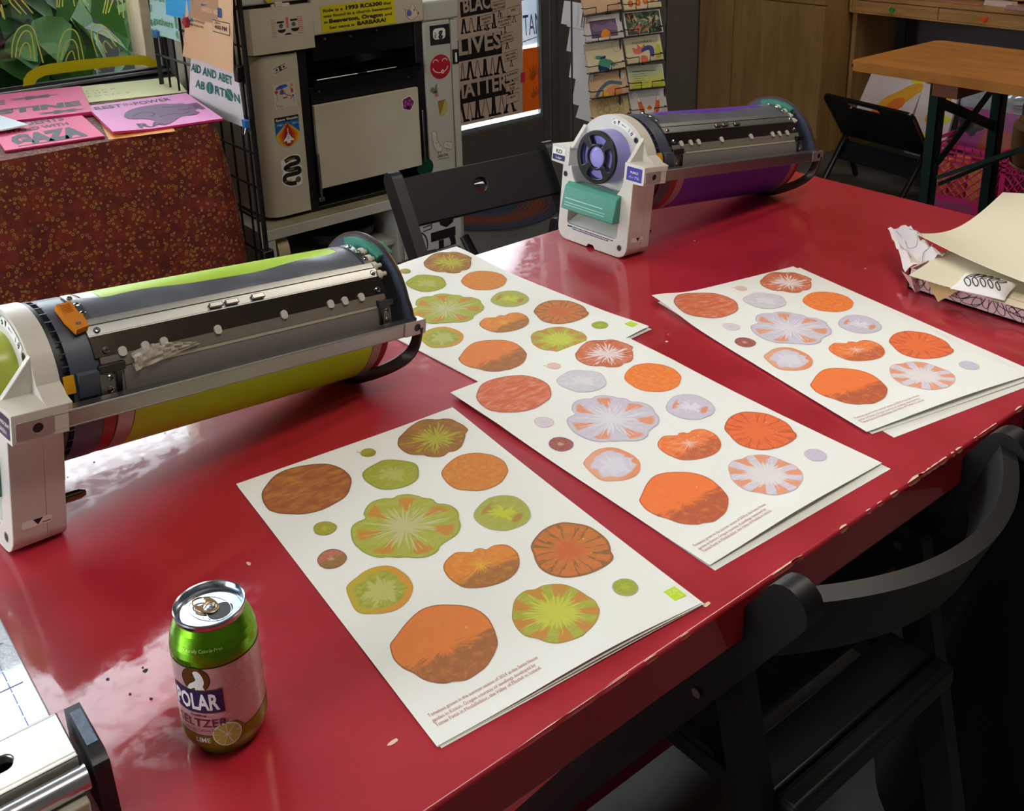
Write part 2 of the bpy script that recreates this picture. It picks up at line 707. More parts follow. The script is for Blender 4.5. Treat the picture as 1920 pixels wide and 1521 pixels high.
# upper light over the window
m = MB()
for a, b in ((-1.45, -1.40), (-0.1, -0.04), (1.36, 1.42)):
    m.box(a, WY + 0.03, 2.86, b, WY + 0.13, 3.62)
m.box(-1.45, WY + 0.03, 2.86, 1.42, WY + 0.13, 2.92)
m.box(-1.45, WY + 0.03, 3.57, 1.42, WY + 0.13, 3.62)
w2 = struct(m.build('window_2', FRAMEG, bevel=0.003))
m = MB(); m.box(-1.40, WY + 0.076, 2.92, 1.36, WY + 0.082, 3.57)
m.build('window_pane', GLASS, w2, smooth=0)
m = MB()
for a, b in ((2.10, 2.15), (3.18, 3.23)):
    m.box(a, WY + 0.03, 2.62, b, WY + 0.13, 3.3)
m.box(2.15, WY + 0.03, 2.62, 3.18, WY + 0.13, 2.67)
m.box(2.15, WY + 0.03, 3.25, 3.18, WY + 0.13, 3.3)
w3 = struct(m.build('window_3', FRAMEG, bevel=0.003))
m = MB(); m.box(2.15, WY + 0.076, 2.67, 3.18, WY + 0.082, 3.25)
m.build('window_pane', GLASS, w3, smooth=0)

# glazed door
DY = WY + 0.0
m = MB()
m.box(2.10, DY - 0.01, 0, 2.17, DY + 0.14, 2.30)
m.box(3.165, DY - 0.01, 0, 3.23, DY + 0.14, 2.30)
m.box(2.10, DY - 0.01, 2.24, 3.23, DY + 0.14, 2.30)
struct(m.build('trim_3', FRAMEG, bevel=0.004))
m = MB()
m.box(2.175, DY, 0.01, 2.25, DY + 0.045, 2.235)
m.box(3.078, DY, 0.01, 3.16, DY + 0.045, 2.235)
m.box(2.25, DY, 0.01, 3.078, DY + 0.045, 0.245)
m.box(2.25, DY, 2.12, 3.078, DY + 0.045, 2.235)
door = struct(m.build('door_1', FRAMEG, bevel=0.004))
m = MB()
m.box(2.25, DY + 0.006, 0.245, 3.078, DY + 0.022, 0.264)
m.box(3.064, DY + 0.006, 0.264, 3.078, DY + 0.022, 2.12)
m.build('glazing_bead', mat('pale_glazing_bead', (176, 196, 206), 0.3, 0.7), door, bevel=0.002)
m = MB(); m.box(2.25, DY + 0.024, 0.25, 3.078, DY + 0.03, 2.12)
m.build('door_pane', GLASS, door, smooth=0)
m = MB(); m.box(3.10, DY - 0.06, 1.0, 3.13, DY - 0.045, 1.3); m.box(3.10, DY - 0.05, 1.02, 3.13, DY, 1.05); m.box(3.10, DY - 0.05, 1.25, 3.13, DY, 1.28)
m.build('door_handle', STEEL, door, bevel=0.003)

# outdoors
m = MB(); m.box(-8, WY + 0.2, -0.25, 12, 16, -0.05)
k = NT('pale_pavement')
co = k.coord('Object')
k.set(Base_Color=k.mix(k.noise(co, 60, 4, 0.7), rgb((150, 150, 146)), rgb((215, 213, 208))), Roughness=0.9)
struct(m.build('pavement', k.m))

# ================================================================== SHRUBS OUTSIDE THE WINDOW
k = NT('broad_green_leaf')
inf = k.n('ObjectInfo')
geo = k.n('NewGeometry')
v = geo.outputs['Random Per Island']
c = k.mix(v, rgb((20, 54, 26)), rgb((62, 104, 40)))
c = k.mix(k.step(v, 0.9, 0.96), c, rgb((58, 34, 30)))
tr = k.n('BsdfTranslucent')
tr.inputs[0].default_value = rgb((40, 80, 18))
k.set(Base_Color=c, Roughness=0.5, Specular_IOR_Level=0.25)
ms = k.n('MixShader')
ms.inputs[0].default_value = 0.22
k.t.links.new(k.b.outputs[0], ms.inputs[1])
k.t.links.new(tr.outputs[0], ms.inputs[2])
k.t.links.new(ms.outputs[0], k.t.nodes['Material Output'].inputs[0])
LEAF = k.m
STEMG = mat('brown_stem', (70, 52, 40), 0.8)


def leaf_into(m, pos, yaw, pitch, roll, L, Wd):
    M = T(*pos) @ RZ(yaw) @ RY(pitch) @ RX(roll)
    prof = [(0.0, 0.02), (0.18, 0.7), (0.42, 1.0), (0.7, 0.72), (0.9, 0.28), (1.0, 0.0)]
    v, f = [], []
    for t, w in prof:
        z = -0.22 * L * t * t
        v += [(t * L, -w * Wd / 2, z + 0.16 * w * Wd), (t * L, 0, z), (t * L, w * Wd / 2, z + 0.16 * w * Wd)]
    for i in range(len(prof) - 1):
        for j in range(2):
            f.append((i * 3 + j, (i + 1) * 3 + j, (i + 1) * 3 + j + 1, i * 3 + j + 1))
    m.add(v, f, 0, M)


def shrub(x0, x1, y0, y1, z0, z1, n, label, L=(0.16, 0.30)):
    t = thing('shrub', label, 'shrub', ((x0 + x1) / 2, (y0 + y1) / 2, -0.05), group='shrubs outside the window')
    m = MB()
    for i in range(n):
        u = random.random() ** 0.7
        x, y, z = random.uniform(x0, x1), y0 + (y1 - y0) * u, random.uniform(z0, z1)
        l = random.uniform(*L)
        leaf_into(m, (x, y, z), random.gauss(-pi / 2, 1.1), random.uniform(0.2, 1.0), random.gauss(0, 0.5), l, l * random.uniform(0.5, 0.75))
    m.build('foliage', LEAF, t, smooth=60)
    for i in range(4):
        s = MB()
        bx = (x0 + x1) / 2 + random.uniform(-0.1, 0.1)
        by = (y0 + y1) / 2
        tx, ty = random.uniform(x0, x1), random.uniform(y0, y1)
        s.tube(smooth_path([(bx, by, -0.06), ((bx + tx) / 2 + 0.05, by, (z0 + z1) / 3), (tx, ty, z1 - 0.1)], 5), 0.009, 6)
        s.build('stem', STEMG, t)


shrub(-0.9, 0.46, WY + 0.42, WY + 1.2, 0.1, 1.50, 760, 'broad-leaved shrub at the far left behind the window glass')
shrub(0.68, 1.26, WY + 0.42, WY + 1.2, 0.1, 1.45, 560, 'broad-leaved shrub behind the middle of the window')
shrub(1.62, 2.1, WY + 0.5, WY + 1.4, 0.1, 1.35, 260, 'broad-leaved shrub by the right post of the window', (0.1, 0.2))
m = MB()
k = NT('dark_fence_boards')
co = k.coord('Object', scale=(14, 1, 1))
k.set(Base_Color=k.mix(k.noise(co, 1.0, 3), rgb((22, 24, 20)), rgb((40, 40, 32))), Roughness=0.9)
for i in range(30):
    m.box(-1.6 + i * 0.125, 5.35, -0.05, -1.6 + i * 0.125 + 0.117, 5.38, 1.62)
tag(m.build('board_fence', k.m, bevel=0.002), 'dark board fence behind the shrubs outside the window', 'fence')

# ================================================================== THE RED TABLE
k = NT('red_table_paint')
co = k.coord('Object')
n1 = k.noise(co, 9, 6, 0.65)
n2 = k.noise(co, 70, 4, 0.65)
c = k.mix(k.step(n1, 0.3, 0.75), rgb((166, 24, 38)), rgb((182, 36, 52)))
k.set(Base_Color=c, Roughness=k.math('ADD', k.math('MULTIPLY', n1, 0.25), 0.34), Specular_IOR_Level=0.3, Coat_Weight=0.9, Coat_Roughness=k.math('ADD', k.math('MULTIPLY', k.step(n2, 0.35, 0.75), 0.16), 0.02))
k.bump(n2, 0.05, 0.001)
REDT = k.m
REDM = mat('red_painted_wood', (160, 26, 36), 0.4, coat=0.3, var=0.08)
CHIP = mat('bare_chipped_edge', (226, 198, 172), 0.8, var=0.15, scale=300)
tbl = thing('work_table', 'long glossy red table covered with tomato prints and printing drums', 'table', (0.4, 0.93, 0))
X0, X1, Y0, Y1 = -1.1, 1.81, 0.4972, 1.3686
m = MB(); m.box(X0, Y0, TT - 0.052, X1, Y1, TT)
top = m
for i, (x, y) in enumerate(((X0 + 0.1, Y0 + 0.1), (X0 + 0.1, Y1 - 0.1), (X1 - 0.12, Y0 + 0.12), (X1 - 0.12, Y1 - 0.12))):
    m = MB(); m.prism_taper(rect(-0.03, -0.03, 0.03, 0.03), rect(-0.042, -0.042, 0.042, 0.042), TT - 0.052, 0, T(x, y, 0))
    m.build('leg', REDM, tbl, bevel=0.004)
m = MB(); m.box(X0 + 0.1, 0.868, 0.05, X1 - 0.12, 0.932, 0.105)
m.build('stretcher', REDM, tbl, bevel=0.004)
for x in (X0 + 0.1, X1 - 0.12):
    m = MB(); m.box(x - 0.025, Y0 + 0.12, 0.05, x + 0.025, Y1 - 0.12, 0.105)
    m.build('stretcher', REDM, tbl, bevel=0.004)
# chips where the paint has worn off the near edge, and specks of dirt
m = top
for px, py, L_, w in ((1480, 1061, 40, 5), (1497, 1050, 16, 4), (1584, 990, 12, 8), (1632, 959, 7, 4), (1653, 944, 8, 4), (1680, 926, 12, 7), (1718, 900, 26, 9), (1732, 891, 14, 6), (1745, 882, 12, 5), (1757, 874, 16, 5), (1771, 864, 18, 6), (1789, 851, 6, 6), (1800, 843, 12, 7), (1833, 822, 6, 4), (1848, 811, 24, 4), (1864, 800, 20, 4), (1913, 767, 16, 6), (1222, 1236, 14, 2.5), (1285, 1193, 10, 2.5), (1150, 1284, 40, 1.8), (1090, 1325, 60, 2.2), (1025, 1369, 50, 2.2)):
    p = on_z(px, py, TT)
    l = L_ * 0.00062
    h = w * 0.0005
    pts = []
    for i in range(9):
        a = 2 * pi * i / 9
        pts.append((p.x + l * cos(a) * random.uniform(0.7, 1.1), h * sin(a) * random.uniform(0.6, 1.2)))
    # wrapped over the edge: the upper half lies on top, the lower half on the front
    for on_top in (0, 1):
        v = []
        for x, d in pts:
            if on_top:
                v.append((x, Y0 + 0.0012 + max(d, 0) * 0.8, TT + 0.0004))
            else:
                v.append((x, Y0 - 0.0004, TT - 0.0015 + min(d, 0)))
        m.add(v, [tuple(range(9))] if on_top else [tuple(range(9))[::-1]], 1)
for px, py, L_, w in ((737, 1392, 9, 4), (1302, 452, 5, 3), (1622, 504, 5, 2), (1250, 641, 5, 4), (466, 1057, 3, 6), (1325, 1134, 9, 5), (1004, 484, 6, 2)):
    p = on_z(px, py, TT)
    m.poly([(p.x + L_ * 0.0006 * cos(a) * random.uniform(0.7, 1.1), p.y + w * 0.0006 * sin(a) * random.uniform(0.6, 1.2)) for a in [2 * pi * i / 8 for i in range(8)]], TT + 0.0004, 1)
for px, py, r in ((203, 1274, 0.0016), (272, 1258, 0.0022), (244, 1302, 0.0012), (283, 1311, 0.0014), (268, 1252, 0.001), (176, 867, 0.0012), (310, 812, 0.001), (127, 895, 0.0009)):
    p = on_z(px, py, TT)
    m.poly([(p.x + r * cos(a) * random.uniform(0.5, 1.6), p.y + r * sin(a) * random.uniform(0.5, 1.4)) for a in [2 * pi * i / 7 for i in range(7)]], TT + 0.0005, 2)
m.build('tabletop', [REDT, CHIP, INKB], tbl, bevel=0.0035, seg=3)

# ================================================================== TOMATO PRINTS
PW, PH = 0.2794, 0.4425
SLICES = {
    'A': [(14.8,404.4),(19.3,412.5),(28.7,422.4),(39.7,431.5),(50.8,435.4),(63.0,435.4),(75.3,432.5),(86.4,427.9),(94.1,423.1),(100.3,417.7),(105.8,408.0),(108.9,397.5),(109.7,385.3),(108.1,375.8),(104.5,367.8),(98.6,359.1),(93.5,352.6),(84.8,346.3),(73.9,343.2),(63.5,341.0),(54.1,340.6),(45.6,342.1),(35.3,346.3),(26.3,353.4),(18.3,360.2),(15.0,365.3),(11.3,372.3),(10.7,381.3),(11.6,392.9)],
    'B': [(140.0,417.5),(144.4,421.9),(151.4,421.5),(155.1,417.9),(156.3,411.3),(154.5,406.9),(150.5,403.3),(144.5,404.0),(140.3,408.0),(138.7,412.9)],
    'C': [(185.2,411.2),(191.4,420.3),(200.1,425.9),(211.4,432.8),(221.3,436.8),(230.3,439.0),(239.0,437.0),(249.0,428.4),(256.9,424.8),(263.1,418.2),(265.7,407.5),(267.6,398.9),(267.6,389.7),(266.2,384.6),(258.6,379.0),(257.3,376.0),(252.1,369.9),(246.7,364.1),(240.7,358.9),(234.1,356.0),(228.2,355.7),(223.5,358.2),(217.4,355.1),(211.6,354.7),(205.9,358.0),(199.3,364.3),(196.9,370.1),(189.7,375.5),(185.1,380.7),(182.4,389.3),(182.0,399.0),(182.9,406.0)],
    'D': [(120.7,373.7),(124.6,379.7),(132.9,384.2),(145.0,387.1),(154.5,388.3),(164.2,382.6),(171.2,375.2),(177.6,366.8),(180.7,359.0),(179.1,350.3),(173.9,339.8),(169.0,332.9),(162.1,328.4),(154.1,326.6),(144.6,326.8),(133.7,330.7),(125.7,337.1),(122.4,344.0),(120.2,353.3),(118.9,364.6)],
    'E': [(193.6,323.9),(197.9,329.5),(205.7,335.6),(215.4,340.5),(224.1,343.3),(231.5,344.0),(241.1,341.5),(249.3,336.8),(255.6,330.1),(260.7,322.9),(263.5,313.5),(264.4,303.7),(260.8,292.1),(256.8,284.6),(250.6,279.0),(239.4,271.4),(228.5,268.8),(217.4,269.3),(208.3,272.9),(201.0,279.3),(193.6,286.8),(190.5,296.8),(190.1,306.3),(191.1,315.6)],
    'F': [(62.8,282.3),(68.2,293.0),(75.4,298.4),(86.3,299.5),(88.4,301.9),(89.6,308.1),(99.2,318.6),(109.4,322.5),(120.3,320.3),(128.0,315.3),(135.2,316.3),(145.1,311.8),(152.3,302.5),(155.1,296.2),(161.8,288.4),(162.1,279.0),(169.4,271.2),(172.7,261.9),(171.9,251.2),(165.9,240.1),(162.7,231.6),(156.1,223.6),(148.4,218.7),(136.3,216.3),(127.6,213.5),(122.3,208.3),(114.2,206.2),(105.7,207.3),(98.0,211.9),(91.3,218.3),(83.6,222.7),(77.7,228.5),(70.7,232.3),(65.2,238.8),(60.8,250.0),(59.6,258.9),(59.2,269.4)],
    'G': [(181.8,237.2),(187.1,243.3),(198.2,250.0),(211.2,254.3),(221.7,252.4),(229.3,248.0),(236.6,239.0),(238.1,227.4),(236.7,215.7),(231.4,203.8),(224.9,197.5),(216.6,193.8),(205.1,193.6),(195.2,195.7),(187.0,202.3),(181.9,209.8),(179.3,221.5),(179.6,231.1)],
    'K': [(113.1,182.6),(118.7,189.1),(128.0,194.0),(136.8,195.1),(148.3,186.9),(153.1,188.8),(158.9,186.7),(162.1,182.1),(169.9,183.1),(177.0,180.9),(183.1,175.3),(184.8,164.8),(183.2,155.9),(176.9,144.8),(168.9,137.2),(158.6,132.4),(148.7,131.4),(138.0,132.9),(128.7,136.2),(120.3,141.0),(114.5,146.2),(111.5,154.5),(109.9,165.0),(110.6,174.0)],
    'J': [(22.5,209.1),(28.6,215.5),(38.4,219.3),(48.7,222.9),(59.3,222.7),(68.3,218.9),(74.7,212.1),(77.8,201.2),(78.9,189.0),(76.2,176.3),(71.4,169.0),(62.8,161.1),(53.2,156.9),(44.6,156.4),(35.6,159.1),(27.8,163.8),(19.7,170.2),(16.8,178.9),(18.6,192.3)],
    'L': [(199.4,158.1),(205.7,164.7),(215.0,170.3),(224.9,174.6),(237.2,176.1),(249.6,173.4),(258.3,165.7),(267.0,154.0),(269.6,140.3),(269.0,124.5),(264.8,114.0),(259.9,106.5),(257.3,99.6),(249.7,94.4),(236.8,92.2),(222.1,92.7),(207.8,97.1),(198.6,102.9),(191.9,112.1),(188.8,122.7),(189.2,130.9),(192.4,141.4),(195.5,147.8)],
    'N': [(130.3,89.0),(140.0,100.8),(148.1,106.4),(158.4,108.6),(167.4,104.9),(176.3,104.8),(188.9,98.5),(195.7,89.8),(199.1,78.2),(200.3,67.4),(201.5,58.7),(198.4,49.4),(195.7,43.9),(186.6,35.7),(178.0,31.2),(166.2,27.3),(161.7,26.3),(149.6,28.3),(139.3,32.6),(133.4,39.7),(129.8,48.5),(123.8,57.4),(123.0,68.7),(125.8,81.2)],
    'O': [(226.8,64.5),(232.1,68.7),(239.5,69.3),(244.6,67.0),(248.5,61.6),(248.3,54.6),(246.0,49.2),(240.6,45.2),(234.2,44.0),(228.4,47.0),(224.5,52.3),(224.6,59.2)],
    'H': [(36.8,316.8),(41.7,321.1),(48.5,320.9),(54.6,316.3),(57.7,307.9),(55.7,301.5),(50.3,297.7),(43.2,297.0),(36.9,301.2),(34.6,308.0)],
    'I': [(18.1,265.6),(23.1,271.5),(30.4,274.6),(37.6,273.0),(42.9,267.1),(45.1,257.6),(42.4,249.9),(35.0,244.6),(27.0,244.2),(19.8,248.2),(16.7,257.1)],
    'M': [(21.4,118.7),(24.7,122.0),(32.0,126.4),(45.1,134.7),(58.8,141.1),(70.3,143.1),(82.7,139.5),(94.9,130.6),(103.3,122.2),(108.7,111.1),(110.2,98.4),(107.7,85.8),(105.1,77.6),(99.8,65.7),(93.2,58.9),(85.7,53.1),(75.7,47.5),(64.2,45.1),(54.0,44.6),(44.8,49.8),(38.6,51.7),(31.4,58.1),(25.6,66.9),(22.3,78.5),(17.9,88.2),(16.4,101.4),(18.5,111.2)],
}


def ink(c):
    """Printed ink: the colour with a little more saturation than its screen value."""
    v = rgb(c)[:3]
    if v[0] > v[1] * 1.5 and v[1] > v[2] * 2.2:
        v = (v[0], v[1] * 1.12, v[2] * 0.6)
    g = 0.3 * v[0] + 0.6 * v[1] + 0.1 * v[2]
    return tuple(min(1.0, max(0.0, (g + (q - g) * 1.22) * 0.93)) for q in v) + (1.0,)


def slice_mat(name, base, alt, core=None, cr=0.3, amp=0.15, ks=3.0, wedge=None, nw=7, w0=0.45, w1=0.85, wt=0.2, ph=0.0, dark=None, dy=-0.1, rim=None, rw=0.94, seeds=None, stretch=(3, 7), alt_hi=0.65, lines=None, ring=None):
    k = NT('print_' + name)
    uv = k.n('TexCoord').outputs['UV']
    sp = k.n('SeparateXYZ')
    k.t.links.new(uv, sp.inputs[0])
    u, v = sp.outputs[0], sp.outputs[1]
    r = k.math('SQRT', k.math('ADD', k.math('MULTIPLY', u, u), k.math('MULTIPLY', v, v)))
    th = k.math('ARCTAN2', v, u)
    rr = k.math('MAXIMUM', r, 0.02)
    cb = k.n('CombineXYZ')
    k.put(cb.inputs[0], k.math('MULTIPLY', k.math('DIVIDE', u, rr), ks))
    k.put(cb.inputs[1], k.math('MULTIPLY', k.math('DIVIDE', v, rr), ks))
    k.put(cb.inputs[2], k.math('MULTIPLY', r, 1.1))
    streak = k.math('SUBTRACT', k.noise(cb.outputs[0], 1.6, 4, 0.6), 0.5)
    mp = k.n('Mapping')
    k.t.links.new(uv, mp.inputs[0])
    mp.inputs['Scale'].default_value = (stretch[0], stretch[1], 1)
    mp.inputs['Location'].default_value = (len(name) * 1.7, ord(name[0]) * 0.37, 0)
    mott = k.noise(mp.outputs[0], 1.0, 5, 0.65, 0.4)
    n2 = k.noise(mp.outputs[0], 0.45, 3, 0.5)
    grain = k.noise(uv, 85, 2, 0.7)
    c = k.mix(k.step(mott, 0.38, alt_hi), ink(base), ink(alt))
    if dark:
        d = k.step(k.math('ADD', k.math('ADD', v, k.math('MULTIPLY', streak, 1.1)), k.math('MULTIPLY', k.math('SUBTRACT', n2, 0.5), 0.5)), dy + 0.13, dy - 0.13)
        c = k.mix(k.math('MULTIPLY', d, 0.85), c, k.mix(k.math('MULTIPLY', k.step(mott, 0.45, 0.8), 0.6), ink(dark), ink(alt)))
    if wedge:
        s = k.math('SINE', k.math('ADD', k.math('ADD', k.math('MULTIPLY', th, nw), ph), k.math('MULTIPLY', streak, 3.0)))
        s = k.math('ADD', s, k.math('MULTIPLY', k.math('SUBTRACT', r, 0.68), 1.6))
        rn = k.math('ADD', r, k.math('MULTIPLY', streak, 0.25))
        wm = k.math('MULTIPLY', k.math('MULTIPLY', k.step(s, wt - 0.15, wt + 0.25), k.step(rn, w0 - 0.06, w0 + 0.07)), k.step(r, w1 + 0.06, w1 - 0.04))
        c = k.mix(k.math('MULTIPLY', wm, 0.9), c, k.mix(mott, ink(wedge), ink(alt)) if False else ink(wedge))
    if lines:
        s = k.math('SINE', k.math('ADD', k.math('MULTIPLY', th, nw), k.math('MULTIPLY', streak, 6)))
        lm = k.math('MULTIPLY', k.step(k.math('ABSOLUTE', s), 0.55, 0.15), k.math('MULTIPLY', k.step(r, 0.3, 0.48), k.step(r, 1.02, 0.9)))
        c = k.mix(k.math('MULTIPLY', lm, 0.85), c, ink(lines))
    if core:
        m_ = k.math('SUBTRACT', cr, r)
        m_ = k.math('ADD', m_, k.math('MULTIPLY', streak, amp * 4))
        c = k.mix(k.math('MULTIPLY', k.step(m_, -0.10, 0.12), 0.92), c, ink(core))
    if ring:
        rm_ = k.step(k.math('ADD', r, k.math('MULTIPLY', k.math('SUBTRACT', n2, 0.5), 0.5)), 0.70, 0.82)
        c = k.mix(rm_, c, k.mix(k.step(k.math('ADD', u, k.math('MULTIPLY', v, -0.5)), -0.5, 0.5), ink(ring[0]), ink(ring[1])))
    if seeds:
        vo = k.n('TexVoronoi')
        vo.inputs['Scale'].default_value = 5.5
        k.t.links.new(uv, vo.inputs['Vector'])
        sm = k.math('MULTIPLY', k.step(vo.outputs['Distance'], 0.20, 0.12), k.math('MULTIPLY', k.step(r, 0.42, 0.55), k.step(r, 0.93, 0.85)))
        vc = k.n('SeparateXYZ')
        k.t.links.new(vo.outputs['Color'], vc.inputs[0])
        sm = k.math('MULTIPLY', sm, k.step(vc.outputs[0], 0.5, 0.6))
        c = k.mix(k.math('MULTIPLY', sm, 0.7), c, ink(seeds))
    if rim:
        c = k.mix(k.math('MULTIPLY', k.step(r, rw, 0.985), 0.8), c, ink(rim))
    c = k.mix(k.step(grain, 0.3, 0.75), c, k.mix(0.10, c, (0.95, 0.91, 0.8, 1)))
    return k.set(Base_Color=c, Roughness=0.72)


GREEN_INK = {
    'A': slice_mat('A_green', (150, 76, 10), (204, 134, 56), rim=(112, 62, 12), stretch=(2.4, 6), alt_hi=0.82, core=(178, 112, 24), cr=0.05, amp=0.22),
    'B': slice_mat('B_green', (176, 160, 60), (160, 150, 70), dark=(150, 140, 50), rim=(150, 120, 50)),
    'C': slice_mat('C_green', (146, 92, 28), (168, 112, 30), core=(182, 182, 24), cr=0.46, amp=0.75, ks=6, rim=(116, 66, 16), stretch=(2, 3)),
    'D': slice_mat('D_green', (158, 162, 40), (172, 172, 82), core=(188, 188, 112), cr=0.42, amp=0.5, ks=1.8, rim=(130, 140, 20), rw=0.9),
    'E': slice_mat('E_green', (210, 118, 28), (214, 152, 74), rim=(160, 100, 30), stretch=(6, 6), alt_hi=0.75),
    'F': slice_mat('F_green', (168, 172, 74), (180, 180, 100), core=(200, 198, 152), cr=0.42, amp=0.6, ks=7, wedge=(198, 128, 74), nw=7, w0=0.42, w1=0.88, wt=0.45, rim=(140, 150, 60), rw=0.96, ph=0.6),
    'G': slice_mat('G_green', (168, 172, 84), (176, 178, 100), core=(204, 206, 74), cr=0.34, amp=0.5, ks=2, wedge=(170, 122, 64), nw=2, w0=0.42, w1=0.72, wt=0.5, ph=-2.6, rim=(176, 170, 140), rw=0.93),
    'H': slice_mat('H_green', (156, 152, 36), (172, 168, 50), core=(186, 182, 34), cr=0.3, amp=0.2, rim=(128, 122, 30), rw=0.88),
    'I': slice_mat('I_green', (172, 98, 84), (190, 128, 104), dark=(132, 100, 56), dy=0.0, rim=(112, 72, 66), rw=0.88, core=(196, 160, 130), cr=0.2, amp=0.2),
    'J': slice_mat('J_green', (150, 156, 66), (170, 172, 84), core=(190, 192, 122), cr=0.5, amp=0.5, ks=1.6, ring=((188, 170, 44), (208, 144, 48)), rim=(190, 140, 40)),
    'K': slice_mat('K_green', (220, 126, 38), (226, 158, 90), core=(226, 172, 112), cr=0.2, amp=0.55, ks=5, dark=(146, 90, 56), dy=-0.25, stretch=(4, 4), alt_hi=0.8, rim=(150, 88, 40), seeds=(226, 188, 110)),
    'L': slice_mat('L_green', (206, 116, 28), (190, 108, 34), core=(200, 96, 30), cr=0.36, amp=0.25, lines=(118, 78, 40), nw=8, rim=(120, 74, 34), rw=0.9, seeds=(232, 196, 70)),
    'M': slice_mat('M_green', (224, 122, 16), (222, 138, 44), dark=(140, 80, 32), dy=-0.16, stretch=(5, 5), alt_hi=0.9, core=(228, 124, 18), cr=0.28, amp=0.15, rim=(140, 80, 26), rw=0.96, seeds=(230, 176, 90), ks=5),
    'N': slice_mat('N_green', (166, 168, 72), (180, 178, 90), core=(206, 208, 100), cr=0.52, amp=0.4, ks=5, wedge=(196, 126, 52), nw=9, w0=0.5, w1=0.99, wt=0.1, rim=(166, 130, 60), rw=0.96, ph=0.4),
    'O': slice_mat('O_green', (152, 160, 58), (166, 176, 62), core=(176, 188, 40), cr=0.36, amp=0.3, rim=(176, 170, 156), rw=0.86),
}
PURPLE_INK = {
    'A': slice_mat('A_purple', (204, 92, 56), (226, 160, 136), rim=(168, 92, 84), stretch=(2.5, 6), alt_hi=0.8),
    'B': slice_mat('B_purple', (226, 190, 178), (230, 206, 196), rim=(214, 170, 160)),
    'C': slice_mat('C_purple', (192, 94, 62), (212, 130, 104), core=(240, 228, 228), cr=0.46, amp=0.75, ks=6, rim=(166, 84, 66), stretch=(2, 3)),
    'D': slice_mat('D_purple', (210, 204, 212), (222, 216, 220), core=(228, 224, 226), cr=0.4, amp=0.5, ks=1.8, rim=(196, 190, 200), rw=0.94),
    'E': slice_mat('E_purple', (240, 116, 22), (240, 160, 104), rim=(222, 110, 40), stretch=(6, 6), alt_hi=0.8),
    'F': slice_mat('F_purple', (208, 200, 214), (218, 210, 220), core=(232, 228, 232), cr=0.42, amp=0.6, ks=7, wedge=(226, 150, 112), nw=7, w0=0.42, w1=0.88, wt=0.45, rim=(188, 176, 196), rw=0.95, ph=0.6),
    'G': slice_mat('G_purple', (208, 198, 214), (216, 208, 220), core=(234, 228, 236), cr=0.34, amp=0.5, ks=2, wedge=(222, 144, 108), nw=2, w0=0.42, w1=0.72, wt=0.5, ph=-2.6, rim=(190, 178, 196), rw=0.93),
    'H': slice_mat('H_purple', (222, 208, 214), (228, 218, 222), core=(214, 204, 218), cr=0.3, amp=0.2, rim=(214, 190, 190), rw=0.88),
    'I': slice_mat('I_purple', (146, 66, 56), (172, 98, 84), core=(206, 170, 164), cr=0.22, amp=0.25, rim=(124, 92, 116), rw=0.8),
    'J': slice_mat('J_purple', (214, 206, 220), (222, 214, 226), core=(228, 224, 232), cr=0.5, amp=0.5, ks=1.6, ring=((230, 172, 144), (230, 150, 114)), rim=(222, 146, 112)),
    'K': slice_mat('K_purple', (236, 116, 42), (240, 166, 116), core=(246, 216, 200), cr=0.2, amp=0.55, ks=5, dark=(182, 82, 40), dy=-0.25, stretch=(4, 4), alt_hi=0.8, rim=(206, 96, 40), seeds=(246, 206, 176)),
    'L': slice_mat('L_purple', (238, 112, 20), (226, 104, 28), core=(236, 112, 16), cr=0.36, amp=0.25, lines=(190, 82, 40), nw=8, rim=(180, 84, 44), rw=0.93, seeds=(246, 196, 150)),
    'M': slice_mat('M_purple', (242, 118, 16), (240, 136, 52), dark=(166, 70, 26), dy=-0.16, stretch=(5, 5), alt_hi=0.9, core=(242, 122, 22), cr=0.28, amp=0.15, rim=(180, 80, 30), rw=0.96, seeds=(244, 176, 140), ks=5),
    'N': slice_mat('N_purple', (216, 206, 220), (224, 216, 224), core=(236, 230, 226), cr=0.52, amp=0.4, ks=5, wedge=(230, 152, 114), nw=9, w0=0.5, w1=0.99, wt=0.1, rim=(214, 180, 180), rw=0.96, ph=0.4),
    'O': slice_mat('O_purple', (204, 194, 210), (214, 206, 218), rim=(190, 180, 198), rw=0.9),
}
PAPER = mat('cream_print_paper', (240, 239, 232), 0.7, var=0.02, scale=400)
CAPTION = mat('brick_red_caption_ink', (186, 104, 92), 0.7)
LIME = mat('lime_ink', (196, 226, 24), 0.7)
PALE = mat('pale_lime_line', (226, 240, 150), 0.7)
CAP_LINES = ('Tomatoes grown in the summer season of 2024 at the Santa House', 'garden in Kinton, Oregon courtesy of seedlings developed by', 'Tomas Ponzi in Mosfellsdalur, the Valley of Mosfell in Iceland.')


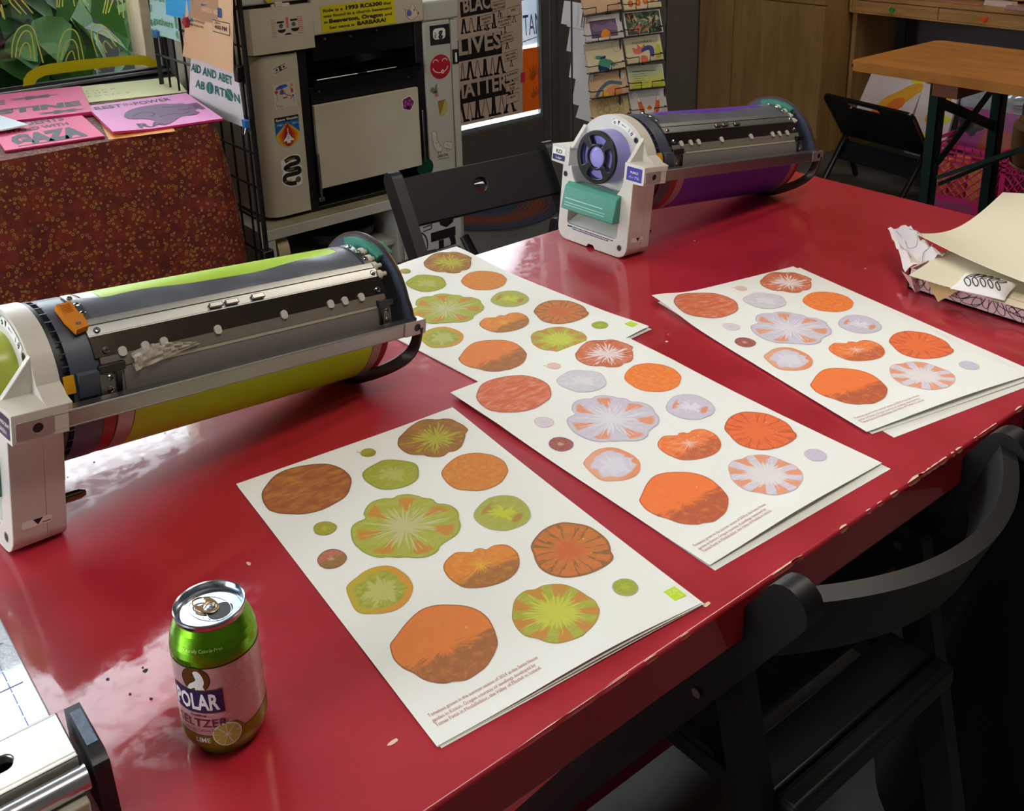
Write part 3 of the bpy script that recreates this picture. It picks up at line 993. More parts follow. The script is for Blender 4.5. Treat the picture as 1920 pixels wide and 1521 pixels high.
def sheet(label, cx, cy, deg, z, curl, ink=None, logo=False, caption=True, group=None, shift=(0, 0)):
    """One printed sheet lying with its middle at (cx, cy), turned by deg; curl(x, y) lifts it (x, y in sheet metres)."""
    a = radians(deg)
    M = T(cx, cy, z) @ RZ(a) @ T(-PW / 2 + shift[0], -PH / 2 + shift[1], 0)
    m = MB()
    zf = lambda x, y: curl(x, y)
    m.grid(lambda u, v: (u * PW, v * PH, zf(u * PW, v * PH)), 40, 60, 0, thick=0.0003)
    mats = [PAPER, CAPTION, LIME, PALE]
    if ink:
        for key, pts in SLICES.items():
            mats.append(ink[key])
            mi = len(mats) - 1
            P = smooth_loop([(x / 1000, y / 1000) for x, y in pts], 3)
            n = len(P)
            gx, gy = sum(p[0] for p in P) / n, sum(p[1] for p in P) / n
            R = sum(hypot(p[0] - gx, p[1] - gy) for p in P) / n
            v, uv = [(gx, gy, zf(gx, gy) + 0.0004)], [(0, 0)]
            nr = 5
            for j in range(1, nr + 1):
                t = j / nr
                for p in P:
                    x, y = gx + (p[0] - gx) * t, gy + (p[1] - gy) * t
                    d = hypot(p[0] - gx, p[1] - gy)
                    v.append((x, y, zf(x, y) + 0.0004))
                    uv.append(((p[0] - gx) / d * t, (p[1] - gy) / d * t))
            fs = []
            ar = sum(P[i][0] * P[(i + 1) % n][1] - P[(i + 1) % n][0] * P[i][1] for i in range(n))
            for i in range(n):
                q = (i + 1) % n
                fs.append((0, 1 + i, 1 + q))
                for j in range(nr - 1):
                    fs.append((1 + j * n + i, 1 + (j + 1) * n + i, 1 + (j + 1) * n + q, 1 + j * n + q))
            if ar < 0:
                fs = [f[::-1] for f in fs]
            m.add(v, fs, mi, uv=uv)
        # stalk of the smallest cherry slice
        m.line([(0.1405, 0.418), (0.1385, 0.4215), (0.1365, 0.4222)], 0.0008, zf(0.139, 0.42) + 0.0005, 1)
    if caption:
        for s_, y, wd in zip(CAP_LINES, (0.0282, 0.0220, 0.0165), (0.1068, 0.1005, 0.1025)):
            b = len(m.v)
            m.text(s_, 0.0093, y, 0.0052, 0, 1, width=wd)
            for i in range(b, len(m.v)):
                p = m.v[i]
                p.z = zf(p.x, p.y) + 0.0005
    if logo:
        zz = zf(0.2675, 0.023) + 0.0004
        m.poly([(0.2607, 0.0312), (0.2743, 0.0309), (0.2747, 0.0152), (0.2608, 0.0155)], zz, 2)
        m.text('ZA', 0.2621, 0.0232, 0.0078, zz + 0.0002, 3)
        m.text('B', 0.2692, 0.0172, 0.0056, zz + 0.0002, 3)
    m.X = I4
    o = m.build('tomato_print', mats, X=M, smooth=60)
    return tag(o, label, 'print', group)


def gs(x, y, cx, cy, sx, sy):
    return math.exp(-((x - cx) / sx) ** 2 - ((y - cy) / sy) ** 2)


flat = lambda x, y: 0.0
G1 = 'prints in the nearest stack'
P1 = (0.5001, 0.7473, -5.12)
sheet('lowest sheet of the nearest tomato print stack beside the soda can, only its edge showing', P1[0] + 0.0015, P1[1] - 0.002, P1[2] + 0.25, TT + 0.0004, lambda x, y: 0.0012 * gs(x, y, 0.2, 0, 0.1, 0.04), group=G1, caption=False)
sheet('middle sheet of the nearest tomato print stack beside the soda can, mostly covered', P1[0] + 0.001, P1[1] - 0.001, P1[2] - 0.2, TT + 0.001, lambda x, y: 0.003 * gs(x, y, 0.19, 0, 0.09, 0.05), group=G1, caption=False)
sheet('top green and orange tomato print of the nearest stack, beside the soda can', *P1, TT + 0.0016, lambda x, y: 0.0055 * gs(x, y, 0.17, 0, 0.09, 0.06) + 0.002 * gs(x, y, 0.28, 0.44, 0.06, 0.1) + 0.0012 * (y / PH), GREEN_INK, True, group=G1)
G3 = 'prints in the stack at the far table edge'
P3 = (0.8594, 1.1694, 2.64)
for i, lab in enumerate(('lowest sheet of the far green tomato print stack behind the lime drum', 'second lowest sheet of the far green tomato print stack, edge showing at its right corner')):
    sheet(lab, P3[0] + 0.001 - 0.0015 * i, P3[1] - 0.004 + 0.002 * i, P3[2] + 0.3 - 0.15 * i, TT + 0.0004 + 0.0006 * i, lambda x, y: 0.001 * gs(x, y, 0.28, 0, 0.1, 0.05), group=G3, caption=False)
sheet('top green and orange tomato print of the far stack, partly under the purple one', P3[0], P3[1], P3[2], TT + 0.0016, lambda x, y: 0.004 * gs(x, y, 0.28, 0.0, 0.06, 0.06) + 0.012 * gs(x, y, 0.2, 0.44, 0.2, 0.09), GREEN_INK, True, group=G3, caption=False)
G2 = 'prints in the middle stack'
P2 = (0.8121, 0.7624, -1.62)
c2 = lambda x, y: 0.003 * max(0, min(1, (y - 0.2) / 0.14)) ** 2
sheet('lower sheet of the middle purple print pair, only its caption strip showing', P2[0] + 0.0035, P2[1] - 0.009, P2[2] - 0.9, TT + 0.0004, lambda x, y: c2(x, y) * 0.9, group=G2)
sheet('top purple and orange print in the middle of the table, overlapping the far stack', *P2, TT + 0.0011, lambda x, y: c2(x, y) + 0.0012 + 0.004 * gs(x, y, 0.14, 0, 0.1, 0.04), PURPLE_INK, group=G2)
G4 = 'prints in the right-hand stack'
P4 = (1.1717, 0.7729, -11.88)
sheet('lowest sheet of the right-hand purple print stack, sticking out towards the near edge', P4[0] + 0.012, P4[1] - 0.020, P4[2] + 1.6, TT + 0.0004, flat, group=G4)
sheet('middle sheet of the right-hand purple print stack, edge showing on the right', P4[0] + 0.006, P4[1] - 0.006, P4[2] - 0.5, TT + 0.001, lambda x, y: 0.0008 * gs(x, y, 0.28, 0.0, 0.14, 0.06), group=G4, caption=False)
sheet('top purple and orange tomato print of the right-hand stack, by the open parcel', *P4, TT + 0.0016, lambda x, y: 0.010 * gs(x, y, 0.0, 0.44, 0.05, 0.08) + 0.004 * gs(x, y, 0.16, 0.0, 0.12, 0.05) + 0.0014, PURPLE_INK, group=G4)

# ================================================================== SODA CAN
k = NT('lime_lacquer')
co = k.coord('Object')
k.set(Base_Color=k.mix(k.noise(co, 14, 2), rgb((104, 168, 26)), rgb((126, 186, 34))), Metallic=0.85, Roughness=0.26)
CANG = k.m
k = NT('pink_bubble_foil')
k.set(Base_Color=k.mix(k.noise(k.coord('Object'), 40, 2), rgb((196, 160, 158)), rgb((210, 176, 172))), Metallic=0.45, Roughness=0.35)
CANP = k.m
CANO = mat('olive_lime_lacquer', (132, 140, 30), 0.32, 0.6, var=0.06)
CANL = mat('bright_lid_aluminium', (196, 204, 214), 0.2, 1.0, var=0.04)
CANN = mat('navy_label_ink', (34, 28, 72), 0.4)
CANW = mat('white_label_ink', (226, 220, 214), 0.4)
CANB = mat('brown_medal_ink', (104, 66, 26), 0.35, 0.4)
CANR = mat('maroon_label_ink', (96, 30, 48), 0.4)
CANS = mat('pale_bubble_ink', (222, 196, 194), 0.3, 0.4)
CANF = mat('lime_flesh_ink', (176, 176, 74), 0.4, 0.2)
HOLE = mat('dark_can_inside', (10, 10, 10), 0.4)
GOLD = mat('pale_gold_aluminium', (226, 186, 140), 0.22, 1.0, var=0.03)
cx_, cy_ = 0.0, 0.0
cp = on_z(426, 1362, TT + 0.002)
can = thing('soda_can', 'opened lime seltzer can with pink bubbles and green top on the red table', 'can', (cp.x, cp.y, TT))
CX = T(cp.x, cp.y, TT)
RB = 0.0331
body = [(0.0, 0.006), (0.018, 0.004), (0.0235, 0.0), (0.0255, 0.0004), (0.0285, 0.006), (0.0318, 0.0125), (RB, 0.019), (RB, 0.060), (RB, 0.089)]
m = MB(CX)
m.lathe(body, 72, 0, mfun=lambda j: 1 if j >= 6 else (2 if j >= 3 else 0))
# the label art follows the side of the can: s = arc length (angle * radius), h = height
view = atan2(-cp.y, -cp.x)                   # side turned to the room's middle
RL = RB + 0.0002


def can_pt(a, h, lift=0.0):
    return ((RL + lift) * cos(a), (RL + lift) * sin(a), h)


def art(m, shapes):
    """Wrap flat art (s, h) round the can; each shape: (verts, faces, material, lift)."""
    for v, f, mi, lift in shapes:
        m.add([can_pt(view + p[0] / RL, p[1], lift) for p in v], f, mi)


def strip(s0, s1, h0, h1, mi, lift, n=24, wave=None):
    v, f = [], []
    for i in range(n + 1):
        s_ = s0 + (s1 - s0) * i / n
        a, b = (h0, h1) if wave is None else wave(s_)
        v += [(s_, a), (s_, b)]
    for i in range(n):
        f.append((2 * i, 2 * i + 2, 2 * i + 3, 2 * i + 1))
    return (v, f, mi, lift)


def dense(pts, step=0.0015):
    """Ring-filled blob as triangles fan (small shapes, so it hugs the curve)."""
    n = len(pts)
    gx, gy = sum(p[0] for p in pts) / n, sum(p[1] for p in pts) / n
    v, f = [(gx, gy)], []
    for t in (0.5, 1.0):
        v += [(gx + (p[0] - gx) * t, gy + (p[1] - gy) * t) for p in pts]
    for i in range(n):
        q = (i + 1) % n
        f += [(0, 1 + i, 1 + q), (1 + i, 1 + n + i, 1 + n + q, 1 + q)]
    return v, f


def ringshape(x, y, r, w, n=18, ry=None):
    ry = r if ry is None else ry
    v = [(x + (r - w) * cos(2 * pi * i / n), y + (ry - w) * sin(2 * pi * i / n)) for i in range(n)] + [(x + r * cos(2 * pi * i / n), y + ry * sin(2 * pi * i / n)) for i in range(n)]
    return v, [(i, n + i, n + (i + 1) % n, (i + 1) % n) for i in range(n)]


sh = []
CIRC = 2 * pi * RL
# olive lower zone with a curved upper edge, all round
sh.append(strip(-CIRC / 2, CIRC / 2, 0, 0, 2, 0.0, 96, lambda s_: (0.0188, 0.0255 + 0.010 * (0.5 - 0.5 * cos(2 * pi * (s_ + 0.018) / CIRC)))))
sh.append(strip(-CIRC / 2, CIRC / 2, 0, 0, 5, 0.0001, 96, lambda s_: (0.0255 + 0.010 * (0.5 - 0.5 * cos(2 * pi * (s_ + 0.018) / CIRC)), 0.0261 + 0.010 * (0.5 - 0.5 * cos(2 * pi * (s_ + 0.018) / CIRC)))))
sh.append(strip(-CIRC / 2, CIRC / 2, 0.0885, 0.0893, 5, 0.0001, 96))
OFF = -0.021                                  # label middle, left of the side facing the camera
# bubbles
rb = random.Random(4)
for i in range(130):
    x, y = rb.uniform(0.0, 0.05), rb.uniform(0.034, 0.087)
    if rb.random() < 0.12:
        x, y = rb.uniform(-0.03, 0.0), rb.uniform(0.034, 0.05)
    r = rb.uniform(0.0005, 0.0021)
    if x > 0.04:
        continue
    v, f = ringshape(x, y, r, r * 0.28, 12, r * rb.uniform(0.9, 1.25))
    sh.append((v, f, 8, 0.0001))
# brown medal with the white bear, blue banner
v, f = dense(circle(OFF + 0.002, 0.0785, 0.0115, 40, ry=0.0115))
sh.append((v, f, 5, 0.00012))
v, f = dense(circle(OFF + 0.002, 0.0785, 0.0108, 40, ry=0.0108))
sh.append((v, f, 6, 0.0002))
bear = smooth_loop([(-0.006, 0.066), (-0.0062, 0.0705), (-0.0035, 0.0745), (0.0, 0.0768), (0.0022, 0.0795), (0.0012, 0.0838), (0.0, 0.0852), (0.0022, 0.0868), (0.0045, 0.0862), (0.0062, 0.084), (0.0076, 0.080), (0.0078, 0.0755), (0.0066, 0.0725), (0.0074, 0.067)], 2)
v, f = dense([(OFF + p[0] + 0.001, p[1]) for p in bear])
sh.append((v, f, 4, 0.0003))
sh.append(strip(OFF - 0.022, OFF + 0.0215, 0.0475, 0.0695, 6, 0.0003, 16))
sh.append(strip(OFF - 0.0215, OFF + 0.021, 0.0484, 0.0686, 3, 0.0004, 16))


def can_text(body_, x, h, size, mi, lift, bold=0.0, width=None, align='LEFT', shear=0.0):
    v, f = text_shape(body_, bold, shear, align)
    xs = [p[0] for p in v]
    sx = width / (max(xs) - min(xs)) if width else size
    off = min(xs) if width else 0
    sh.append(([(x + (p[0] - off) * sx, h + p[1] * size) for p in v], f, mi, lift))


can_text('POLAR', OFF - 0.0195, 0.0512, 0.0205, 4, 0.0006, 0.03, 0.0375)
can_text('PREMIUM', OFF - 0.006, 0.0438, 0.0032, 7, 0.0005, 0.02, 0.013)
can_text('SELTZER', OFF - 0.0195, 0.0345, 0.0105, 7, 0.0005, 0.012, 0.042)
can_text('Naturally Calorie-Free', OFF - 0.0145, 0.0300, 0.0038, 7, 0.0005, 0.0, 0.030)
can_text('LIME', OFF - 0.004, 0.0195, 0.0062, 4, 0.0005, 0.01, 0.0115)
# lime slice
LX, LH = OFF + 0.0205, 0.0262
v, f = dense(circle(LX + 0.0028, LH - 0.0002, 0.0108, 40))
sh.append((v, f, 2, 0.0003))
v, f = dense(circle(LX, LH, 0.0108, 40))
sh.append((v, f, 4, 0.0005))
v, f = dense(circle(LX, LH, 0.0098, 40))
sh.append((v, f, 9, 0.0007))
for i in range(9):
    a = 2 * pi * i / 9 + 0.2
    dx, dy = cos(a), sin(a)
    sh.append(([(LX - dy * 0.00022, LH + dx * 0.00022), (LX + dx * 0.0098 - dy * 0.00022, LH + dy * 0.0098 + dx * 0.00022), (LX + dx * 0.0098 + dy * 0.00022, LH + dy * 0.0098 - dx * 0.00022), (LX + dy * 0.00022, LH - dx * 0.00022)], [(0, 3, 2, 1)], 4, 0.0009))
# small print columns at the right
for j in range(9):
    sh.append(strip(0.046, 0.046 + (0.009 if j % 3 else 0.007), 0.018 + j * 0.0022, 0.0188 + j * 0.0022, 8, 0.0002, 5))
for j in range(22):
    sh.append(strip(0.043, 0.043 + (0.011 if j % 4 else 0.008), 0.042 + j * 0.0021, 0.0427 + j * 0.0021, 8, 0.0002, 5))
art(m, sh)
m.build('can_body', [CANL, CANP, CANO, CANN, CANW, INKB, CANB, CANR, CANS, CANF], can, smooth=50)
m = MB(CX)
m.lathe([(RB, 0.0893), (0.0330, 0.094), (0.0322, 0.0995), (0.0305, 0.1055), (0.0282, 0.1115), (0.0262, 0.1158)], 72, 0)
v, f = text_shape('Naturally Calorie-Free', 0.0, 0.0, 'CENTER')
m.add([((0.0312 - (p[1] * 0.0036) * 0.35 + 0.0008) * cos(view - 0.35 + p[0] * 0.0034 / 0.031), (0.0312 - (p[1] * 0.0036) * 0.35 + 0.0008) * sin(view - 0.35 + p[0] * 0.0034 / 0.031), 0.1022 + p[1] * 0.0036) for p in v], f, 1)
m.build('can_shoulder', [CANG, mat('faint_lime_print', (176, 206, 110), 0.35, 0.5)], can, smooth=50)
m = MB(CX)
m.lathe([(0.0262, 0.1155), (0.0268, 0.1172), (0.0272, 0.1198), (0.0271, 0.1214), (0.0264, 0.122), (0.0256, 0.1214), (0.0252, 0.119), (0.0247, 0.1155), (0.0236, 0.1145), (0.0226, 0.1152), (0.0222, 0.116), (0.0, 0.1162)], 72, 0)
# raised panel outline round the opening
ta = view + pi + 0.75                          # the tab points away towards the back left
FX = RZ(ta)
m2 = FX
m.tube([(0.018 * cos(t) * 1.0, 0.0125 * sin(t), 0.1163) for t in [2 * pi * i / 40 for i in range(40)]], 0.00035, 6, 0, FX, closed=True)
m.disc(-0.0095, -0.001, 0.0088, 0.1165, 1, FX, 36, ry=0.0105)
m.tube([(-0.0095 + 0.0088 * cos(t), -0.001 + 0.0105 * sin(t), 0.1165) for t in [2 * pi * i / 36 for i in range(36)]], 0.0003, 6, 0, FX, closed=True)
m.build('can_lid', [CANL, HOLE], can, smooth=50)
m = MB(CX @ FX @ T(0.0045, 0, 0.1172) @ RY(-0.10))
outer = [(0.0125 * cos(t) if cos(t) > 0 else 0.0115 * cos(t), (0.0078 - (0.0012 if cos(t) > 0.3 else 0)) * sin(t)) for t in [2 * pi * i / 44 for i in range(44)]]
m.holed(outer, [circle(0.0062, 0, 0.0044, 24, ry=0.0043), circle(-0.0042, 0, 0.0046, 24, ry=0.0046)], 0.0, 0.0013, 0)
m.build('pull_tab', [GOLD], can, bevel=0.0004)
m = MB(CX @ FX @ T(0.0003, 0, 0.1163))
m.lathe([(0.0042, 0), (0.0040, 0.0006), (0.0024, 0.0009), (0.0022, 0.0016), (0.0, 0.0018)], 24)
m.build('rivet', [CANL], can)

# ================================================================== PRINTING DRUMS
CREAMP = mat('warm_white_plastic', (214, 208, 196), 0.42, var=0.05, scale=14, bump=0.02)
SLATE = mat('slate_plastic', (72, 78, 94), 0.4, var=0.06)
DSLATE = mat('dark_slate_plastic', (34, 37, 44), 0.42)
TEAL = mat('teal_plastic', (70, 142, 122), 0.3, var=0.05)
TEALL = mat('pale_teal_edge', (176, 214, 200), 0.4)
ORANGE = mat('orange_plastic', (214, 126, 10), 0.4)
YTAB = mat('amber_plastic', (222, 160, 10), 0.4)
REDB = mat('dark_red_band', (146, 34, 28), 0.4)
PALEB = mat('pale_metal_band', (168, 160, 156), 0.4, 0.6)
DPLATE = mat('tarnished_steel_plate', (88, 78, 68), 0.22, 0.95, var=0.35, scale=22)
CLEARS = mat('cloudy_clear_strip', (120, 114, 104), 0.3, var=0.12)
FILM = mat('grey_silver_film', (112, 116, 126), 0.3, 0.3, var=0.3, scale=26)
MESH_ = NT('grey_screen_mesh')
co_ = MESH_.coord('Object')
MESH_.set(Base_Color=MESH_.mix(MESH_.noise(co_, 900, 2, 0.8), rgb((98, 94, 90)), rgb((146, 140, 134))), Roughness=0.55)
MESHG = MESH_.m
NAVY = mat('navy_sticker_ink', (36, 32, 92), 0.5)
GREYL = mat('worn_grey', (150, 146, 140), 0.5)
FB = frame((0, 0, 0), (0, -1, 0), (0, 0, 1))     # x: right as seen from the handle, y: up, z: out of the handle face
DL, DR, DC = 0.507, 0.0877, 0.1448
TILT = 0.123


def ring_pt(a, th, r):
    t = radians(th)
    return (a, -r * cos(t), DC + r * sin(t))


def arc(m, a0, a1, t0, t1, r, mi=0, thick=0.001, nu=1, nv=None, flat=False):
    """A curved plate on the drum from angle t0 to t1 (degrees up from the right-hand side)."""
    nv = nv or max(2, int(abs(t1 - t0) / 4))
    if flat:
        p0, p1 = Vector(ring_pt(0, t0, r)), Vector(ring_pt(0, t1, r))
        fn = lambda u, v: (a0 + (a1 - a0) * u, p0.y + (p1.y - p0.y) * v, p0.z + (p1.z - p0.z) * v)
    else:
        fn = lambda u, v: ring_pt(a0 + (a1 - a0) * u, t0 + (t1 - t0) * v, r)
    m.grid(fn, nu, nv, mi, thick=thick)


def band(m, a0, a1, r, mi=0, n=72):
    m.lathe([(r - 0.004, 0), (r, 0.0008), (r, a1 - a0 - 0.0008), (r - 0.004, a1 - a0)], n, mi, T(a0, 0, DC) @ RY(pi / 2))


def screw(m, a, th, r, rad=0.0034, mi=0, mi2=1):
    p = Vector(ring_pt(a, th, r))
    nrm = Vector((0, -cos(radians(th)), sin(radians(th))))
    M = frame(p, (1, 0, 0), nrm.cross(Vector((1, 0, 0))))
    m.lathe([(rad, 0), (rad * 0.95, 0.0011), (rad * 0.6, 0.0018), (0, 0.002)], 16, mi, M)
    m.box(-rad * 0.6, -0.0003, 0.0019, rad * 0.6, 0.0003, 0.0023, mi2, M)
    m.box(-0.0003, -rad * 0.6, 0.0019, 0.0003, rad * 0.6, 0.0023, mi2, M)


def printing_drum(label, x, y, yaw, ink, inkcol, bottle, has_cap, lab1, lab2, labcol):
    d = thing('printing_drum', label, 'printer drum', (x, y, TT), RZ(yaw) @ RY(TILT), group=None)
    B = lambda m, nm, ms, **kw: m.build(nm, ms, kw.pop('parent', d), local=True, **kw)
    # ---- handle block
    arcp = [(0.089 * cos(t), DC + 0.089 * sin(t)) for t in [radians(22 + 136 * i / 34) for i in range(35)]]
    foot = [(0.064, 0.001)] + [(0.064 + 0.021 * sin(t), 0.022 - 0.021 * cos(t)) for t in [radians(q) for q in (20, 45, 70, 90)]]
    bowl = [(0.0655 * cos(t), 0.1485 + 0.0645 * sin(t)) for t in [radians(-12 - 156 * i / 30) for i in range(31)]]
    low = foot + [(0.085, 0.136)] + bowl + [(-0.085, 0.136)] + [(-p[0], p[1]) for p in foot[::-1]] + [(-0.010, 0.001), (-0.006, 0.007), (0.006, 0.007), (0.010, 0.001)]
    opn = rect(-0.063, 0.031, 0.060, 0.083, 0.006, 3)
    m = MB(FB)
    m.holed(low, [opn], -0.034, 0.0, 0)
    m.prism(low, -0.0535, -0.034, 0)
    slab = [(0.084, 0.07), (0.085, 0.140), (0.108, 0.142), (0.1108, 0.166), (0.097, 0.169), (0.091, 0.174)] + arcp + [(-0.091, 0.174), (-0.097, 0.169), (-0.1108, 0.166), (-0.108, 0.142), (-0.085, 0.140), (-0.084, 0.07)]
    m.prism(slab, -0.0545, -0.031, 0)
    # ear boxes, and the webs that brace the arch to them
    for s in (1, -1):
        m.prism([(s * 0.067, 0.134), (s * 0.1112, 0.136), (s * 0.1112, 0.1665), (s * 0.067, 0.168)], -0.05, 0.004, 0)
        w = [(0.166, 0.002), (0.168, -0.002), (0.2065, -0.031), (0.160, -0.033)]
        v = [(s * 0.0645, c_, z_) for c_, z_ in w] + [(s * 0.0725, c_, z_) for c_, z_ in w]
        fs = [(0, 1, 2, 3), (7, 6, 5, 4)] + [(i, 4 + i, 4 + (i + 1) % 4, (i + 1) % 4) for i in range(4)]
        m.add(v, [f[::-1] for f in fs] if s < 0 else fs, 0)
    # sloping ledge in the grip opening
    m.add([(-0.062, 0.032, -0.001), (0.059, 0.032, -0.001), (0.059, 0.05, -0.033), (-0.062, 0.05, -0.033)], [(0, 1, 2, 3)], 0)
    for p in m.v:
        if p.z < 0.012:
            p.z += max(0.0, p.x) * math.tan(TILT) * (1 - p.z / 0.012)
    for px_, py_, zz in ((-0.0765, 0.118, 0.0003), (0.068, 0.0185, 0.0003), (0.0545, 0.1995, -0.0307)):
        m.disc(px_, py_, 0.0046, zz, 1)
        m.line(circle(px_, py_, 0.0052, 20), 0.0008, zz, 2, closed=True)
    B(m, 'handle_block', [CREAMP, HOLE, GREYL], bevel=0.003, seg=3)
    # ---- ink bottle
    MBt = T(0.036, 0, 0.163) @ RY(-pi / 2)
    bt = MB()
    if has_cap:
        bt.lathe([(0.0465, 0.0), (0.0462, 0.036), (0.0440, 0.0385), (0.040, 0.0385), (0.040, 0.030), (0.0, 0.030)], 56, 0, MBt)
        bo = B(bt, 'ink_bottle', [bottle], smooth=40)
        m = MB(MBt)
        win = []
        for a0, a1 in ((58, 122), (-32, 32), (148, 212), (238, 302)):
            A = [radians(a0 + (a1 - a0) * i / 10) for i in range(11)]
            win.append([(0.0375 * cos(t), 0.0375 * sin(t)) for t in A] + [(0.0225 * cos(t), 0.0225 * sin(t)) for t in A[::-1]])
        m.holed(circle(0, 0, 0.0462, 56), win + [circle(0, 0, 0.0185, 40)], 0.036, 0.0425, 0)
        m.build('cap_ring', [BLACKP], bo, local=True, bevel=0.0012)
        m = MB(MBt)
        m.lathe([(0.0185, 0.031), (0.0180, 0.0385), (0.012, 0.0400), (0, 0.0405)], 40)
        m.build('cap_boss', [bottle], bo, local=True, smooth=60)
    else:
        bt.lathe([(0.0465, 0.0), (0.0462, 0.026), (0.043, 0.036), (0.036, 0.043), (0.022, 0.048), (0.0, 0.0495)], 56, 0, MBt)
        B(bt, 'ink_bottle', [bottle], smooth=60)
    # ---- teal release lever
    m = MB(FB)
    prof = [(0.060, 0.004), (0.060, 0.016), (0.072, 0.0145), (0.100, 0.010), (0.108, 0.002), (0.108, -0.02), (0.060, -0.02)]
    n = len(prof)
    v = [(-0.066, c_, z_) for c_, z_ in prof] + [(0.062, c_, z_) for c_, z_ in prof]
    m.add(v, [tuple(range(n)), tuple(range(2 * n - 1, n - 1, -1))] + [(i, n + i, n + (i + 1) % n, (i + 1) % n) for i in range(n)], 0)
    lev = B(m, 'release_lever', [TEAL], bevel=0.0018, seg=3)
    m = MB(FB)
    for h, w in ((0.0680, 0.0010), (0.0725, 0.0010), (0.0795, 0.0014)):
        zz = 0.016 - (h - 0.06) * 0.14
        m.box(-0.058, h, zz - 0.001, 0.040 if h < 0.075 else 0.034, h + w, zz + 0.0009, 0)
    m.build('grip_ridge', [TEALL], lev, local=True, bevel=0.0003)
    # ---- stickers
    m = MB(FB)
    A = [radians(93 - 43 * i / 20) for i in range(21)]
    cz, r0, r1 = DC, 0.0725, 0.0835
    m.poly([(r1 * cos(t), cz + r1 * sin(t)) for t in A] + [(r0 * cos(t), cz + r0 * sin(t)) for t in A[::-1]], -0.0304, 0)

    def on_arc(deg):
        t = radians(deg)
        return T((r0 + r1) / 2 * cos(t), cz + (r0 + r1) / 2 * sin(t), -0.0302) @ RZ(t - pi / 2)

    def padlock(deg, opened):
        X = on_arc(deg)
        m.poly(circle(0, -0.0014, 0.0026, 18), 0, 1, X)
        m.poly(circle(0, -0.0014, 0.0011, 12), 0.0002, 0, X)
        sh_ = [(-0.0018, 0.0006), (-0.0018, 0.0026), (-0.0009, 0.0038), (0.0009, 0.0038), (0.0018, 0.0026), (0.0018, 0.0006)]
        if opened:
            sh_ = [(p[0] - 0.0026, p[1] + 0.0008) for p in sh_][:5]
        m.line(sh_, 0.0009, 0.0001, 1, X)
    padlock(88.5, True)
    X = on_arc(81.5)
    m.poly([(-0.0026, 0.0040), (0.0026, 0.0040), (0, -0.0044)], 0, 1, X)
    X = on_arc(71.5)
    m.line([(-0.0052, 0), (0.0046, 0)], 0.0010, 0, 1, X)
    m.poly([(-0.0062, 0), (-0.0038, 0.0019), (-0.0038, -0.0019)], 0, 1, X)
    X = on_arc(61.5)
    m.line([(0, -0.004), (0, 0.004)], 0.0010, 0, 1, X)
    padlock(55.5, False)
    B(m, 'lock_sticker', [WHITEP, INKB], smooth=0)
    if has_cap:
        m = MB(FB)
        m.poly(rect(-0.1085, 0.1395, -0.077, 0.1625, 0.0015), 0.0044, 0)
        m.poly(rect(-0.1085, 0.1395, -0.077, 0.1495, 0.0015), 0.0046, 1)
        m.text('RZ3', -0.0927, 0.1525, 0.0092, 0.0048, 2, align='CENTER', bold=0.02)
        m.text('Ledger', -0.0927, 0.1425, 0.0058, 0.0048, 0, align='CENTER')
        o = B(m, 'size_sticker', [WHITEP, NAVY, INKB], smooth=0)
    m = MB(FB)
    m.poly(rect(0.0725, 0.1395, 0.1065, 0.1625, 0.0015), 0.0044, 0)
    m.text(lab1, 0.0895, 0.1520, 0.0054, 0.0046, 1, align='CENTER', bold=0.01)
    m.text(lab2, 0.0895, 0.1435, 0.0060, 0.0046, 1, align='CENTER')
    B(m, 'colour_sticker', [labcol, WHITEP], smooth=0)
    m = MB(frame((0, -0.0854, 0), (1, 0, 0), (0, 0, 1)))
    m.poly(rect(0.009, 0.030, 0.039, 0.0385, 0.003), 0, 0)
    m.poly([(0.020, 0.0382), (0.030, 0.0382), (0.025, 0.0315)], 0.0002, 1)
    m.box(0.029, 0.0322, 0, 0.0375, 0.0329, 0.0002, 1)
    B(m, 'arrow_sticker', [WHITEP, INKB], smooth=0)
    m = MB(FB)
    for j, (x0, x1) in enumerate(((-0.060, 0.048), (-0.048, 0.040))):
        x = x0
        rr_ = random.Random(j + 3)
        while x < x1:
            l = rr_.uniform(0.002, 0.006)
            m.box(x, 0.0262 - j * 0.0032, 0, x + l, 0.0278 - j * 0.0032, 0.0003, 0)
            x += l + 0.0009
    m.box(-0.0605, 0.0256, 0, -0.050, 0.0284, 0.0004, 0)
    B(m, 'warning_print', [NAVY], smooth=0)
    # ---- locating pin
    m = MB()
    m.lathe([(0.0, 0.0), (0.0062, 0.0), (0.0062, 0.012), (0.0054, 0.0125), (0.0054, 0.028), (0.003, 0.034), (0.0, 0.035)], 20, 0, T(0.05, -0.06, 0.036) @ RY(pi / 2))
    B(m, 'locating_pin', [mat('bronze_pin', (120, 104, 84), 0.25, 1.0)])
    # ---- flange next to the handle
    m = MB()
    m.lathe([(0.0, 0), (0.083, 0), (0.0875, 0.001), (0.0875, 0.005), (0.080, 0.006), (0.080, 0.013), (0.0, 0.013)], 72, 1, T(0.0545, 0, DC) @ RY(pi / 2))
    m.lathe([(0.080, 0), (0.0868, 0.0), (0.0868, 0.030), (0.080, 0.030)], 72, 0, T(0.0665, 0, DC) @ RY(pi / 2))
    for i in range(30):
        th = -60 + i * 9
        p, q = ring_pt(0.059, th, 0.0865), ring_pt(0.068, th, 0.0865)
        m.cyl(p, q, 0.0008, 6, 0)
    m.box(0.071, -0.089, DC + 0.012, 0.092, -0.080, DC + 0.036, 0)
    B(m, 'end_flange', [SLATE, DSLATE], smooth=40)
    m = MB()
    arc(m, 0.0575, 0.0685, 12, 24, 0.0885, 0, 0.002)
